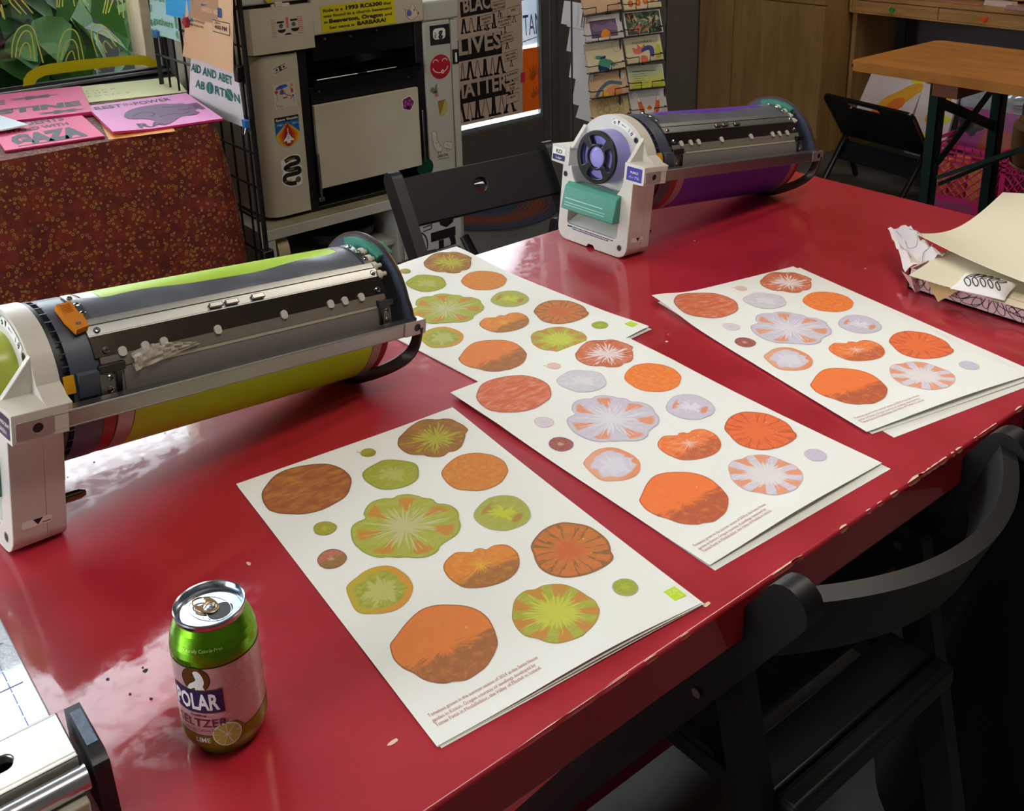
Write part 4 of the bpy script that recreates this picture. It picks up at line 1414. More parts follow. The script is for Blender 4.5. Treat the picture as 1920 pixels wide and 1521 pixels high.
    B(m, 'index_tab', [YTAB], bevel=0.001)
    # ---- the cylinder: bands, inked screen, film, clamp
    m = MB()
    band(m, 0.0965, 0.1115, 0.0862)
    B(m, 'red_band', [REDB], smooth=40)
    m = MB()
    band(m, 0.4600, 0.4700, 0.0862)
    B(m, 'red_band', [REDB], smooth=40)
    m = MB()
    band(m, 0.1115, 0.1305, 0.0866)
    B(m, 'metal_band', [PALEB], smooth=40)
    m = MB()
    band(m, 0.4445, 0.4600, 0.0866)
    B(m, 'metal_band', [PALEB], smooth=40)
    m = MB()
    m.lathe([(0.0864, 0.0), (0.0866, 0.001), (0.0866, 0.313), (0.0864, 0.314)], 96, 0, T(0.1305, 0, DC) @ RY(pi / 2))
    B(m, 'inked_screen', [ink], smooth=40)
    # silver film with a wavy upper border
    m = MB()
    m.grid(lambda u, v: ring_pt(0.100 + 0.362 * u, 58 + (22 + 3 * sin(9 * u) + 12 * (max(0, 1 - u * 9) ** 1.5 + max(0, 1 - (1 - u) * 9) ** 1.5)) * v, 0.0874 + 0.0006 * sin(23 * u + 3 * v)), 60, 8, 0, thick=0.0004)
    B(m, 'silver_film', [FILM], smooth=60)
    m = MB()
    arc(m, 0.0935, 0.469, 54.5, 59.5, 0.0905, 0, 0.002)
    arc(m, 0.0935, 0.469, 46, 57, 0.0893, 0, 0.002)
    cl = B(m, 'clamp_plate', [ALU], bevel=0.0006)
    for a in (0.232, 0.252, 0.286):
        m = MB()
        p = ring_pt(a, 47.5, 0.0905)
        M = frame(ring_pt(a, 50, 0.0900), (1, 0, 0), (0, sin(radians(50)), cos(radians(50))))
        m.box(0, -0.0035, 0, 0.0165, 0.0035, 0.0028, 0, M)
        m.build('clamp_latch', [STEEL], cl, local=True, bevel=0.0012)
    m = MB()
    arc(m, 0.0935, 0.470, 31, 47, 0.0893, 0, 0.0018, flat=True, nv=1)
    ds = B(m, 'grip_plate', [DPLATE], bevel=0.0004)
    m = MB()
    arc(m, 0.098, 0.466, 22.5, 31, 0.0888, 0, 0.0015)
    B(m, 'clear_strip', [CLEARS], bevel=0.0003)
    for a in (0.122, 0.147, 0.168, 0.232, 0.318, 0.384, 0.405, 0.430):
        m = MB()
        M = frame(ring_pt(a, 31.5, 0.0902), (1, 0, 0), (0, sin(radians(33)), cos(radians(33))))
        m.prism(rect(-0.0042, -0.005, 0.0042, 0.0055, 0.0038, 4), -0.001, 0.0012, 0, M)
        B(m, 'clip_tab', [mat('milky_plastic', (196, 190, 180), 0.4)], smooth=40)
    # grey screen with its ink edge showing beneath
    m = MB()
    arc(m, 0.120, 0.452, 5.0, 23, 0.0876, 0, 0.0006, nu=2)
    arc(m, 0.130, 0.452, 20.0, 24, 0.0882, 1, 0.0006, nu=2)
    B(m, 'screen_mesh', [MESHG, mat('pale_tape', (176, 166, 146), 0.5, var=0.1, scale=200)], smooth=40)
    # end brackets and their screws
    for a0, a1 in ((0.0935, 0.116), (0.4515, 0.470)):
        m = MB()
        arc(m, a0, a1, 2, 21, 0.0892, 0, 0.003)
        m.box(a0 + 0.016 if a0 < 0.2 else a0, -0.0895, DC + 0.004, a0 + 0.022 if a0 < 0.2 else a0 + 0.005, -0.0875, DC + 0.031, 1)
        br = B(m, 'end_bracket', [mat('brushed_bracket', (176, 170, 154), 0.3, 0.9), BLACKP], bevel=0.0005)
        for th in (9, 16.5):
            m = MB()
            screw(m, a0 + 0.010 if a0 < 0.2 else a0 + 0.012, th, 0.0893)
            m.build('screw', [CHROME, BLACKP], br, local=True)
    for a0, a1 in ((0.094, 0.104), (0.459, 0.470)):
        m = MB()
        arc(m, a0, a1, 60, 96, 0.0893, 0, 0.002)
        br = B(m, 'side_strap', [STEEL], bevel=0.0005)
        for th in (66, 76, 88):
            m = MB()
            screw(m, (a0 + a1) / 2, th, 0.0894)
            m.build('screw', [CHROME, BLACKP], br, local=True)
    for a, th in ((0.104, 50), (0.462, 50), (0.106, 35), (0.458, 35)):
        m = MB()
        screw(m, a, th, 0.0890, 0.0038)
        B(m, 'screw', [CHROME, BLACKP])
    m = MB()
    p = ring_pt(0.094, 24, 0.0900)
    m.box(0.0930, -0.0862, DC + 0.0310, 0.121, -0.0800, DC + 0.0400, 0)
    B(m, 'rubber_pad', [BLACKP], bevel=0.001)
    m = MB()
    m.box(0.4505, -0.0862, DC + 0.0310, 0.474, -0.0800, DC + 0.0400, 0)
    B(m, 'rubber_pad', [BLACKP], bevel=0.001)
    if not has_cap:
        m = MB()
        M = frame(ring_pt(0.0835, 62, 0.0915), (1, 0, 0), (0, sin(radians(62)), cos(radians(62))))
        m.prism([(-0.009, 0.019), (0.007, 0.021), (0.009, 0.004), (0.0115, 0.0), (0.0115, -0.017), (-0.002, -0.020), (-0.007, -0.002)], -0.003, 0.0045, 0, M)
        for i in range(6):
            m.box(-0.006, 0.006 + i * 0.0021, 0.0045, 0.005, 0.0068 + i * 0.0021, 0.0053, 0, M)
        m.box(0.000, -0.0135, 0.004, 0.0055, -0.0095, 0.0049, 1, M)
        B(m, 'release_catch', [ORANGE, mat('dull_grey_plate', (120, 110, 96), 0.4, 0.5)], bevel=0.0008)
        m = MB()
        rs_ = random.Random(2)
        hts = {}

        def crumple(u, v):
            key = (round(u * 16), round(v * 6))
            if key not in hts:
                hts[key] = rs_.uniform(0.0, 0.006)
            a = 0.130 + 0.075 * u
            return ring_pt(a, 17 + 13 * v * (0.5 + 0.5 * sin(3 * u + 1)) + 8 * u, 0.0890 + hts[key])
        m.grid(crumple, 16, 6, 0)
        B(m, 'plastic_scrap', [mat('milky_wrinkled_film', (226, 220, 206), 0.2, alpha=0.5)], smooth=20)
    # ---- tail plate, teal guard, rollers, strap
    m = MB(FB)
    tp = [(0.111, DC - 0.004), (0.111, DC + 0.013), (0.1035, DC + 0.016), (0.0985, DC + 0.028)] + [(0.099 * cos(radians(t)), DC + 0.099 * sin(radians(t))) for t in range(22, 159, 4)] + [(-0.0985, DC + 0.028), (-0.1035, DC + 0.016), (-0.111, DC + 0.013), (-0.111, DC - 0.004)]
    m.prism(tp, -0.494, -0.488, 0)
    tpl = B(m, 'tail_plate', [SLATE], bevel=0.0008)
    m = MB()
    path = [(0.491, -q[0], q[1]) for q in tp[1:-1]]
    m.sweep(path, rect(-0.004, -0.001, 0.004, 0.001), 0, up=(1, 0, 0))
    m.build('plate_rim', [mat('worn_brown_rim', (92, 74, 60), 0.4, 0.6)], tpl, local=True)
    m = MB(FB)
    A = [radians(62 + 46 * i / 14) for i in range(15)]
    m.prism([(0.0965 * cos(t), DC + 0.0965 * sin(t)) for t in A] + [(0.060 * cos(t), DC + 0.060 * sin(t)) for t in A[::-1]], -0.4875, -0.4795, 0)
    m.prism([(0.0975 * cos(t), DC + 0.0975 * sin(t)) for t in A[:6]] + [(0.093 * cos(t), DC + 0.093 * sin(t)) for t in A[:6][::-1]], -0.503, -0.4875, 0)
    B(m, 'teal_guard', [TEAL], bevel=0.0015)
    for th in (48, 57, 66, 77):
        m = MB()
        p = Vector(ring_pt(0.468, th, 0.0865))
        m.lathe([(0.0, 0), (0.0058, 0), (0.0062, 0.001), (0.0062, 0.0055), (0.0030, 0.006), (0.0030, 0.014), (0, 0.014)], 18, 0, T(*p) @ RY(pi / 2))
        B(m, 'roller', [mat('ivory_plastic', (216, 210, 190), 0.4)])
    for s in (1, -1):
        m = MB()
        pts = []
        for a, th, r in ((0.499, 2, 0.108), (0.501, -14, 0.103), (0.496, -26, 0.100), (0.480, -38, 0.096), (0.462, -50, 0.092), (0.450, -66, 0.0885), (0.446, -88, 0.0875)):
            q = ring_pt(a, th, r)
            pts.append((q[0], s * q[1], q[2]))
        m.sweep(smooth_path(pts, 5), rect(-0.008, -0.0022, 0.008, 0.0022, 0.002, 2), 0, up=(0.9, 0, 0.3))
        B(m, 'end_strap', [mat('dark_bronze_strap', (64, 54, 50), 0.35, 0.7)])
    # ---- side rails
    for s in (1, -1):
        m = MB()
        y0, y1 = (-0.111, -0.0975) if s > 0 else (0.0975, 0.111)
        m.box(0.004, y0, DC - 0.0055, DL - 0.002, y1, DC + 0.0135, 0)
        yo = -0.1112 if s > 0 else 0.1112
        m.box(0.03, min(yo, yo * 0.99), DC + 0.0105, DL - 0.02, max(yo, yo * 0.99), DC + 0.0125, 0)
        m.box(0.03, min(yo, yo * 0.99), DC - 0.0050, DL - 0.02, max(yo, yo * 0.99), DC - 0.0035, 0)
        rl = B(m, 'side_rail', [ALU], bevel=0.0009)
        for a0, a1, ha in ((-0.001, 0.036, 0.020), (DL - 0.034, DL, DL - 0.014)):
            m = MB(frame((0, yo, 0), (1, 0, 0), (0, 0, 1)) if s > 0 else frame((0, yo, 0), (-1, 0, 0), (0, 0, 1)) @ Matrix.Scale(-1, 4, (1, 0, 0)))
            pl = rect(a0, DC - 0.0055, a1, DC + 0.0135, 0.002, 3)
            m.holed(pl, [circle(ha, DC + 0.004, 0.0052, 20)], -0.001, 0.0016, 0)
            m.disc(ha, DC + 0.004, 0.0052, 0.0002, 1)
            m.build('rail_end', [PALEB, HOLE], rl, local=True, bevel=0.0005 if s > 0 else 0)
    # foot under the tail
    m = MB()
    m.box(0.444, -0.012, 0.0565, 0.462, 0.012, 0.0605, 0)
    B(m, 'foot', [STEEL], bevel=0.001)
    return d


def ink_mat(name, c0, c1):
    k = NT(name)
    co = k.coord('Object')
    k.set(Base_Color=k.mix(k.step(k.noise(co, 11, 4, 0.6), 0.35, 0.7), rgb(c0), rgb(c1)), Roughness=0.4)
    return k.m


printing_drum('lime green printing drum with orange catch, left of the tomato prints', 0.1455, 1.0902, 0.0998, ink_mat('lime_drum_ink', (168, 204, 8), (178, 212, 22)), None,
              mat('yellow_green_bottle', (176, 186, 70), 0.25, var=0.1), False, 'FLUORESCENT', 'GREEN', mat('aubergine_sticker', (52, 34, 62), 0.5))
printing_drum('purple printing drum with a black-ringed lilac bottle at the far right of the table', 1.1732, 1.2541, 0.0199, ink_mat('purple_drum_ink', (84, 38, 150), (96, 48, 168)), None,
              mat('lilac_bottle', (150, 146, 214), 0.3, var=0.1), True, 'PURPLE', 'パープル', mat('violet_blue_sticker', (56, 48, 146), 0.5))

# ================================================================== CLOTH-COVERED TABLE BY THE WINDOW
k = NT('flowered_cloth_under_clear_vinyl')
co = k.coord('Object')
vo = k.n('TexVoronoi')
vo.inputs['Scale'].default_value = 84
k.t.links.new(co, vo.inputs['Vector'])
d_ = vo.outputs['Distance']
ring = k.math('MULTIPLY', k.step(d_, 0.17, 0.24), k.step(d_, 0.40, 0.31))
vo2 = k.n('TexVoronoi')
vo2.inputs['Scale'].default_value = 105
k.t.links.new(co, vo2.inputs['Vector'])
dot = k.step(vo2.outputs['Distance'], 0.30, 0.16)
n1 = k.noise(co, 26, 3)
n3 = k.noise(co, 7, 2)
c = k.mix(k.step(n1, 0.35, 0.7), rgb((96, 22, 14)), rgb((128, 40, 18)))
c = k.mix(k.math('MULTIPLY', dot, 0.5), c, rgb((60, 14, 12)))
sp = k.n('SeparateXYZ')
k.t.links.new(vo.outputs['Color'], sp.inputs[0])
c = k.mix(k.math('MULTIPLY', k.math('MULTIPLY', ring, k.step(sp.outputs[0], 0.1, 0.25)), 0.85), c, rgb((172, 130, 44)))
k.set(Base_Color=c, Roughness=0.75, Coat_Weight=0.55, Coat_Roughness=0.03)
CLOTH = k.m
ct = thing('display_table', 'table by the window hidden under a flowered rust-red cloth, holding protest prints', 'table', (0.2, 2.98, 0))
CXR, CYF = 1.10, 2.635
m = MB(); m.box(-0.9, CYF + 0.01, 0.705, CXR - 0.01, 3.31, 0.733)
m.build('tabletop', mat('grey_laminate', (150, 148, 142), 0.5), ct, bevel=0.003)
for x, y in ((-0.84, CYF + 0.06), (CXR - 0.06, CYF + 0.06), (-0.84, 3.25), (CXR - 0.06, 3.25)):
    m = MB(); m.cyl((x, y, 0), (x, y, 0.705), 0.016, 14)
    m.build('leg', STEEL, ct)


def drop(u, v):
    """front then right-hand fall of the cloth: u along the hem, v down."""
    L1, L2 = CXR + 0.9, 3.31 - CYF
    s_ = u * (L1 + L2)
    fl = 0.068 * (1 - math.exp(-2.6 * v))
    wv = v * (0.006 * sin(s_ * 19) + 0.004 * sin(s_ * 43 + 1))
    z = 0.739 - v * (0.66 + 0.02 * sin(s_ * 5))
    if s_ < L1 - 0.03:
        return (-0.9 + s_, CYF - fl * 0.4 - wv, z)
    if s_ < L1 + 0.03:
        t = (s_ - L1 + 0.03) / 0.06 * pi / 2
        return (CXR - 0.03 + (0.03 + fl * 0.9) * sin(t) + wv, CYF + 0.03 - (0.03 + fl * 0.4) * cos(t), z)
    return (CXR + fl * 0.9 + wv, CYF + s_ - L1, z)


m = MB()
m.grid(lambda u, v: drop(1 - u, v), 150, 24, 0, thick=-0.0012)
m.grid(lambda u, v: (-0.9 + (CXR + 0.9) * u, CYF + (3.31 - CYF) * v, 0.7392), 8, 4, 0)
tag(m.build('tablecloth', CLOTH, smooth=60), 'rust-red tablecloth with small gold ring flowers, draped over the table by the window', 'tablecloth')

# ---- prints and booklets on the cloth
HOTP = mat('hot_pink_paper', (248, 100, 148), 0.65, var=0.03)
PINK = mat('bright_pink_paper', (252, 164, 222), 0.65, var=0.03)
MAGE = mat('magenta_paper_edge', (214, 40, 110), 0.65)
YELP = mat('pale_yellow_paper', (248, 244, 186), 0.7, var=0.02)
DGREY = mat('charcoal_riso_ink', (70, 64, 76), 0.65, var=0.2, scale=180)
MGREY = mat('plum_grey_riso_ink', (128, 92, 128), 0.65, var=0.35, scale=140)
BLUEI = mat('cobalt_ink', (36, 84, 190), 0.6)
ZT = 0.7402


def quad_frame(a, b, c_):
    """Frame with origin a, x towards b, y towards c_ side; returns frame, width, height."""
    a, b, c_ = Vector(a), Vector(b), Vector(c_)
    X = frame(a, b - a, c_ - a)
    return X, (b - a).length, (X.inverted() @ c_).y


def stack(name, label, cat, bl, br, tl, z, n, mats, t=0.0012, art=None, curl=None, group=None):
    """A pile of n sheets seen as one booklet (bl, br, tl: pixel-measured corners on the pile's top)."""
    X, w, h = quad_frame(on_z(*bl, z), on_z(*br, z), on_z(*tl, z))
    m = MB(X)
    rr_ = random.Random(n)
    cf = curl or (lambda x, y: 0.0)
    for i in range(n):
        dx, dy = rr_.uniform(-0.0015, 0.0015), rr_.uniform(-0.0015, 0.0015)
        zz = -t * i
        m.grid(lambda u, v: (u * w + dx, v * h + dy, zz + cf(u, v)), 12, 12, 1 if i else 0, thick=t * 0.8, mi2=1)
    if art:
        art(m, w, h)
    return tag(m.build(name, mats, smooth=40), label, cat, group)


def art_free(m, w, h):
    m.text('FREE', w * 0.06, h * 0.60, h * 0.20, 0.0006, 2, bold=0.05, width=w * 0.44)
    m.text('PALESTINE', w * 0.05, h * 0.26, h * 0.22, 0.0006, 2, bold=0.06, width=w * 0.90)
    for cx0, cy0, r in ((0.68, 0.74, 0.12), (0.82, 0.12, 0.11), (0.24, 0.10, 0.13)):
        P = [(w * (cx0 + r * (1 + 0.35 * cos(7 * a)) * cos(a)), h * (cy0 + r * 0.42 * (1 + 0.35 * cos(7 * a)) * sin(a))) for a in [2 * pi * i / 40 for i in range(40)]]
        m.poly(P, 0.0006, 2)


stack('protest_print', 'hot pink FREE PALESTINE card pile at the left of the cloth-covered table', 'print', (-160, 248), (174, 209), (-260, 205), ZT + 0.012, 8, [HOTP, MAGE, DGREY], 0.0014, art_free, group='prints on the cloth-covered table')


def art_gaza(m, w, h):
    m.text('STUDENTS', w * 0.12, h * 0.66, h * 0.20, 0.0006, 2, bold=0.04, width=w * 0.66)
    m.text('STAND WITH', w * 0.12, h * 0.49, h * 0.13, 0.0006, 2, bold=0.04, width=w * 0.66)
    m.text('GAZA', w * 0.12, h * 0.10, h * 0.40, 0.0006, 2, bold=0.08, width=w * 0.74)
    m.box(w * 0.14, h * 0.05, 0, w * 0.84, h * 0.065, 0.0006, 2)


stack('protest_print', 'hot pink STUDENTS STAND WITH GAZA card pile on the front edge of the cloth-covered table', 'print', (10, 282), (196, 254), (-60, 232), ZT + 0.006, 4, [HOTP, MAGE, DGREY], 0.0014, art_gaza, group='prints on the cloth-covered table')


def art_blue(m, w, h):
    m.text('FREE IT', w * 0.30, h * 0.30, h * 0.40, 0.0006, 2, bold=0.06, width=w * 0.58)


stack('protest_print', 'white booklet with blue lettering on the left pink piles by the window', 'print', (-120, 268), (54, 233), (-170, 222), ZT + 0.0195, 3, [mat('cold_white_paper', (226, 236, 250), 0.6), WHITEP, BLUEI], 0.0012, art_blue, group='prints on the cloth-covered table')


def art_yel(m, w, h):
    for j, s_ in enumerate(('F U C K', 'T H E', 'P O L I C E')):
        m.text(s_, w * 0.16, h * (0.60 - 0.16 * j), h * 0.10, 0.0005, 2)


stack('protest_print', 'pale yellow print with faint spaced lettering behind the pink portrait print', 'print', (130, 196), (350, 172), (76, 170), ZT + 0.001, 2, [YELP, YELP, mat('faint_salmon_ink', (214, 170, 130), 0.7)], 0.0005, art_yel, group='prints on the cloth-covered table')
stack('protest_print', 'orange sheet peeking out under the front corner of the pink portrait print', 'print', (205, 262), (330, 246), (150, 232), ZT + 0.0006, 1, [mat('orange_sheet', (242, 158, 64), 0.6)] * 2, 0.0005, group='prints on the cloth-covered table')


def art_rest(m, w, h):
    cf = curl_rest
    b = len(m.v)
    m.text('REST', w * 0.04, h * 0.80, h * 0.15, 0, 2, bold=0.01, width=w * 0.26)
    m.text('IN', w * 0.32, h * 0.81, h * 0.13, 0, 3, width=w * 0.08)
    m.text('POWER', w * 0.42, h * 0.80, h * 0.15, 0, 2, bold=0.01, width=w * 0.36)
    m.text('RA', w * 0.24, h * 0.04, h * 0.20, 0, 2, bold=0.01, width=w * 0.24)
    head = smooth_loop([(0.22, 0.42), (0.26, 0.56), (0.36, 0.68), (0.5, 0.72), (0.66, 0.72), (0.76, 0.66), (0.84, 0.64), (0.88, 0.56), (0.96, 0.50), (0.94, 0.42), (0.86, 0.36), (0.88, 0.28), (0.80, 0.22), (0.70, 0.24), (0.60, 0.14), (0.50, 0.06), (0.44, 0.22), (0.36, 0.32), (0.28, 0.34)], 3)
    n0 = len(m.v)
    v = [(p[0] * w, p[1] * h, 0) for p in head]
    gx, gy = 0.58 * w, 0.45 * h
    vv = [(gx, gy, 0)]
    for t in (0.34, 0.67, 1.0):
        vv += [(gx + (p[0] - gx) * t, gy + (p[1] - gy) * t, 0) for p in v]
    n = len(v)
    fs = []
    for i in range(n):
        q = (i + 1) % n
        fs.append((0, 1 + i, 1 + q))
        for j in range(2):
            fs.append((1 + j * n + i, 1 + (j + 1) * n + i, 1 + (j + 1) * n + q, 1 + j * n + q))
    m.add(vv, [f[::-1] for f in fs], 3)
    for pts in (((0.3, 0.44), (0.42, 0.52), (0.5, 0.44), (0.44, 0.34)), ((0.62, 0.60), (0.70, 0.56), (0.78, 0.56)), ((0.72, 0.44), (0.80, 0.42), (0.86, 0.46)), ((0.5, 0.3), (0.62, 0.34), (0.72, 0.3), (0.8, 0.33))):
        m.line([(p[0] * w, p[1] * h) for p in [tuple(q)[:2] for q in smooth_path([(a, b_, 0) for a, b_ in pts], 5)]], w * 0.018, 0.0003, 2)
    m.add([(w * 0.86, h * 0.60, 0), (w * 0.97, h * 0.60, 0), (w * 0.97, h * 0.36, 0), (w * 0.93, h * 0.36, 0)], [(0, 3, 2, 1)], 3)
    inv = m.X.inverted()
    for i in range(b, len(m.v)):
        p = inv @ m.v[i]
        m.v[i] = m.X @ Vector((p.x, p.y, p.z + cf(p.x / w, p.y / h) + 0.0012))


curl_rest = lambda u, v: 0.010 * max(0, 0.35 - u) ** 1.0 * (1 - v) * 2.0 + 0.004 * v
stack('protest_print', 'bright pink REST IN POWER portrait print pile with a curled corner', 'print', (212, 252), (418, 222), (128, 206), ZT + 0.007, 5, [PINK, MAGE, DGREY, MGREY], 0.0012, art_rest, curl_rest, group='prints on the cloth-covered table')

# ================================================================== WIRE GRID RACK WITH POSTERS
RXP = 1.185
gr = thing('grid_rack', 'black wire grid panel standing between the cloth-covered table and the copier', 'display rack', (RXP, 2.9, 0))
RY0, RY1, RZT = 2.60, 3.235, 1.55
FRB = mat('black_wire', (14, 14, 15), 0.4)
m = MB()
for y in (RY0, RY1):
    m.tube([(RXP, y, 0.08), (RXP, y, RZT)], 0.0075, 8)
m.tube([(RXP, RY0, RZT), (RXP, RY1, RZT)], 0.0075, 8)
m.build('rack_frame', FRB, gr)
m = MB()
for i in range(1, 9):
    y = RY0 + (RY1 - RY0) * i / 9
    m.tube([(RXP, y, 0.10), (RXP, y, RZT)], 0.0036, 6)
for i in range(15):
    z = 0.15 + i * 0.098
    m.tube([(RXP - 0.004, RY0, z), (RXP - 0.004, RY1, z)], 0.0036, 6)
tag(m.build('wire_grid', FRB, gr))
for y in (RY0, RY1):
    m = MB(); m.box(RXP - 0.012, y - 0.018, 0.0, RXP + 0.06, y + 0.018, 0.03); m.box(RXP - 0.016, y - 0.016, 0.03, RXP + 0.016, y + 0.016, 0.36)
    m.build('foot', BLACKP, gr, bevel=0.004)
m = MB(); m.tube([(RXP - 0.006, RY0 + 0.022, 0.1), (RXP - 0.006, RY0 + 0.022, RZT)], 0.0045, 6)
m.build('side_bar', FRB, gr)
PXR = RXP - 0.013


def poster(label, corners, mats, art=None, wave=0.006, x=PXR, curl=0.0, name='poster', z_top_fade=True, seed=0):
    """Sheet hung on the rack; corners TL, TR, BR, BL in pixels, measured on the rack's plane."""
    C_ = [on_x(px, py, x) for px, py in corners]
    fn0 = lambda u, v: C_[3].lerp(C_[2], u).lerp(C_[0].lerp(C_[1], u), v)

    def fn(u, v):
        p = fn0(u, v)
        return (p.x - abs(wave) * (0.5 + 0.5 * sin(u * 5 + seed + v * 2)) * (1 - v * 0.6) - curl * u * (1 - v), p.y, p.z)
    m = MB()
    m.grid(fn, 16, 16, 0, thick=0.0005)
    b = len(m.v)
    if art:
        art(m)
        for i in range(b, len(m.v)):
            p = m.v[i]
            lift = p.z
            q = Vector(fn(p.x, p.y))
            m.v[i] = Vector((q.x - 0.0012 - lift, q.y, q.z))
    return tag(m.build(name, mats, smooth=60), label, 'poster')


KRAFT = mat('kraft_paper', (222, 178, 132), 0.75, var=0.04)
KRAFTD = mat('kraft_tan_print', (176, 130, 92), 0.75)  # darker tan panel printed on the kraft poster
NAVYP = mat('navy_poster_ink', (40, 66, 130), 0.65)
TEALI = mat('dark_teal_ink', (22, 112, 98), 0.65)
SKY = mat('sky_blue_paper', (44, 160, 214), 0.65)
AQUA = mat('pale_aqua_paper', (176, 214, 206), 0.7, var=0.05)
GRNI = mat('leaf_green_ink', (88, 150, 96), 0.7, var=0.3, scale=80)
PURI = mat('violet_blue_ink', (70, 70, 190), 0.65)


def art_aqua(m):
    for j, (s_, h_) in enumerate((('SALVIA', 0.8), ('ROSE', 0.62), ('FEVERFEW', 0.42), ('gathers', 0.14))):
        m.text(s_, 0.12, h_, 0.12, 0, 1, bold=0.02, width=0.70)
    rq = random.Random(3)
    for i in range(34):
        a = rq.choice((0.05, 0.93))
        P = [(a + 0.05 * cos(t) * rq.uniform(.6, 1.2), rq.uniform(0.0, 0.001) + i / 34 + 0.035 * sin(t)) for t in [2 * pi * q / 7 for q in range(7)]]
        m.poly(P, 0, 1)


poster('pale aqua poster with green leaf border hanging at the window end of the grid rack', ((276, -95), (322, -85), (338, 78), (286, 62)), [AQUA, GRNI], art_aqua, 0.004, seed=1)


def art_blue2(m):
    m.text('RADIANT', 0.06, 0.30, 0.16, 0, 1, bold=0.0, width=0.88)
    m.text('HEARTS', 0.08, 0.60, 0.16, 0, 1, bold=0.0, width=0.80)


poster('bright blue poster with violet lettering near the top of the grid rack', ((303, -95), (352, -85), (363, 41), (314, 27)), [SKY, PURI], art_blue2, 0.004, x=PXR - 0.01, seed=2)


def art_kraft(m):
    m.add([(0.1, 0.42, 0), (0.72, 0.42, 0), (0.72, 0.98, 0), (0.1, 0.98, 0)], [(0, 1, 2, 3)], 3)
    m.line([(0.15, 0.98), (0.15, 0.435), (0.78, 0.435)], 0.008, 0.0004, 1)
    m.add([(0.35, 0.49, 0.0003), (0.80, 0.49, 0.0003), (0.80, 0.58, 0.0003), (0.35, 0.58, 0.0003)], [(0, 1, 2, 3)], 2)
    m.text('HARRISON PARK', 0.37, 0.512, 0.062, 0.0008, 0, bold=0.03, width=0.37)
    m.line([(0.62, 0.345), (0.95, 0.345), (0.95, 0.455), (0.62, 0.455)], 0.008, 0.0006, 1, closed=True)
    m.add([(0.62, 0.345, 0.0004), (0.95, 0.345, 0.0004), (0.95, 0.455, 0.0004), (0.62, 0.455, 0.0004)], [(0, 1, 2, 3)], 0)
    m.text('4:00 PM', 0.665, 0.378, 0.055, 0.0009, 1, bold=0.02, width=0.24)
    m.text('JOIN US AS WE KICK UP', 0.02, 0.385, 0.030, 0.0005, 1, bold=0.01, width=0.40)
    m.text('A WEST ASIAN GATE', 0.06, 0.340, 0.030, 0.0005, 1, bold=0.01, width=0.34)


def art_abort(m):
    m.text('TIME TO', 0.16, 0.94, 0.09, 0, 2, bold=0.03, width=0.4)
    m.text('AID AND ABET', 0.03, 0.66, 0.20, 0, 1, bold=0.03, width=0.84)
    m.text('AB', 0.14, 0.40, 0.20, 0, 1, bold=0.03, width=0.19)
    m.poly(circle(0.415, 0.47, 0.068, 30, ry=0.105), 0, 1)
    m.text('RTI', 0.50, 0.40, 0.20, 0, 1, bold=0.03, width=0.21)
    m.poly(circle(0.775, 0.47, 0.075, 6, ry=0.115), 0, 1)
    m.text('N', 0.86, 0.40, 0.20, 0, 1, bold=0.03, width=0.11)
    m.line([(0.415, 0.38), (0.415, 0.56)], 0.006, 0.0003, 0)
    m.line([(0.72, 0.54), (0.84, 0.40)], 0.006, 0.0003, 0)


poster('white AID AND ABET ABORTION poster with teal letters, low on the grid rack', ((361, 96), (446, 125), (460, 240), (357, 197)), [mat('soft_white_poster', (222, 214, 212), 0.7), TEALI, mat('violet_dark_ink', (70, 50, 80), 0.7)], art_abort, 0.008, x=PXR, curl=0.0, seed=0)
poster('tan kraft HARRISON PARK 4:00 PM poster clipped on the middle of the grid rack', ((352, -80), (436, -70), (444, 136), (346, 105)), [KRAFT, INKB, NAVYP, KRAFTD], art_kraft, 0.010, x=PXR - 0.012, seed=3)


def clip(label, px, py, m_, x, ang=0.0):
    p = on_x(px, py, x)
    t = thing('binder_clip', label, 'clip', p, group=None)
    X = T(*p) @ RX(ang)
    m = MB(X)
    m.prism([(-0.012, -0.012), (0.012, -0.012), (0.009, 0.010), (-0.009, 0.010)], -0.006, 0.006, 0, frame((0, 0, 0), (0, 1, 0), (0, 0, 1)))
    m.build('clip_body', m_, t, bevel=0.0015)
    for s in (1, -1):
        m = MB(X)
        m.tube([(s * 0.006, -0.007, 0.008), (s * 0.010, -0.008, 0.024), (s * 0.010, 0.0, 0.028), (s * 0.010, 0.008, 0.024), (s * 0.006, 0.007, 0.008)], 0.0012, 6)
        m.build('clip_loop', STEEL if m_ is not REDC else m_, t)


REDC = mat('red_plastic_clip', (176, 44, 50), 0.4)
BLUC = mat('blue_clip', (44, 108, 170), 0.35)
clip('red clip holding the blue and kraft posters on the grid rack', 349, 41, REDC, PXR - 0.02, 0.7)
clip('blue clip under the aqua poster at the window end of the grid rack', 293, 64, BLUC, PXR - 0.01, pi / 2)
clip('blue clip at the lower right corner of the abortion poster', 461, 233, BLUC, PXR - 0.01, pi)
m = MB()
p = on_x(449, 138, PXR)
m.box(p.x - 0.012, p.y - 0.012, p.z - 0.022, p.x + 0.02, p.y + 0.012, p.z + 0.022)
tag(m.build('binder_clip', BLACKP, bevel=0.003), 'black clip on the front post of the grid rack beside the kraft poster', 'clip')

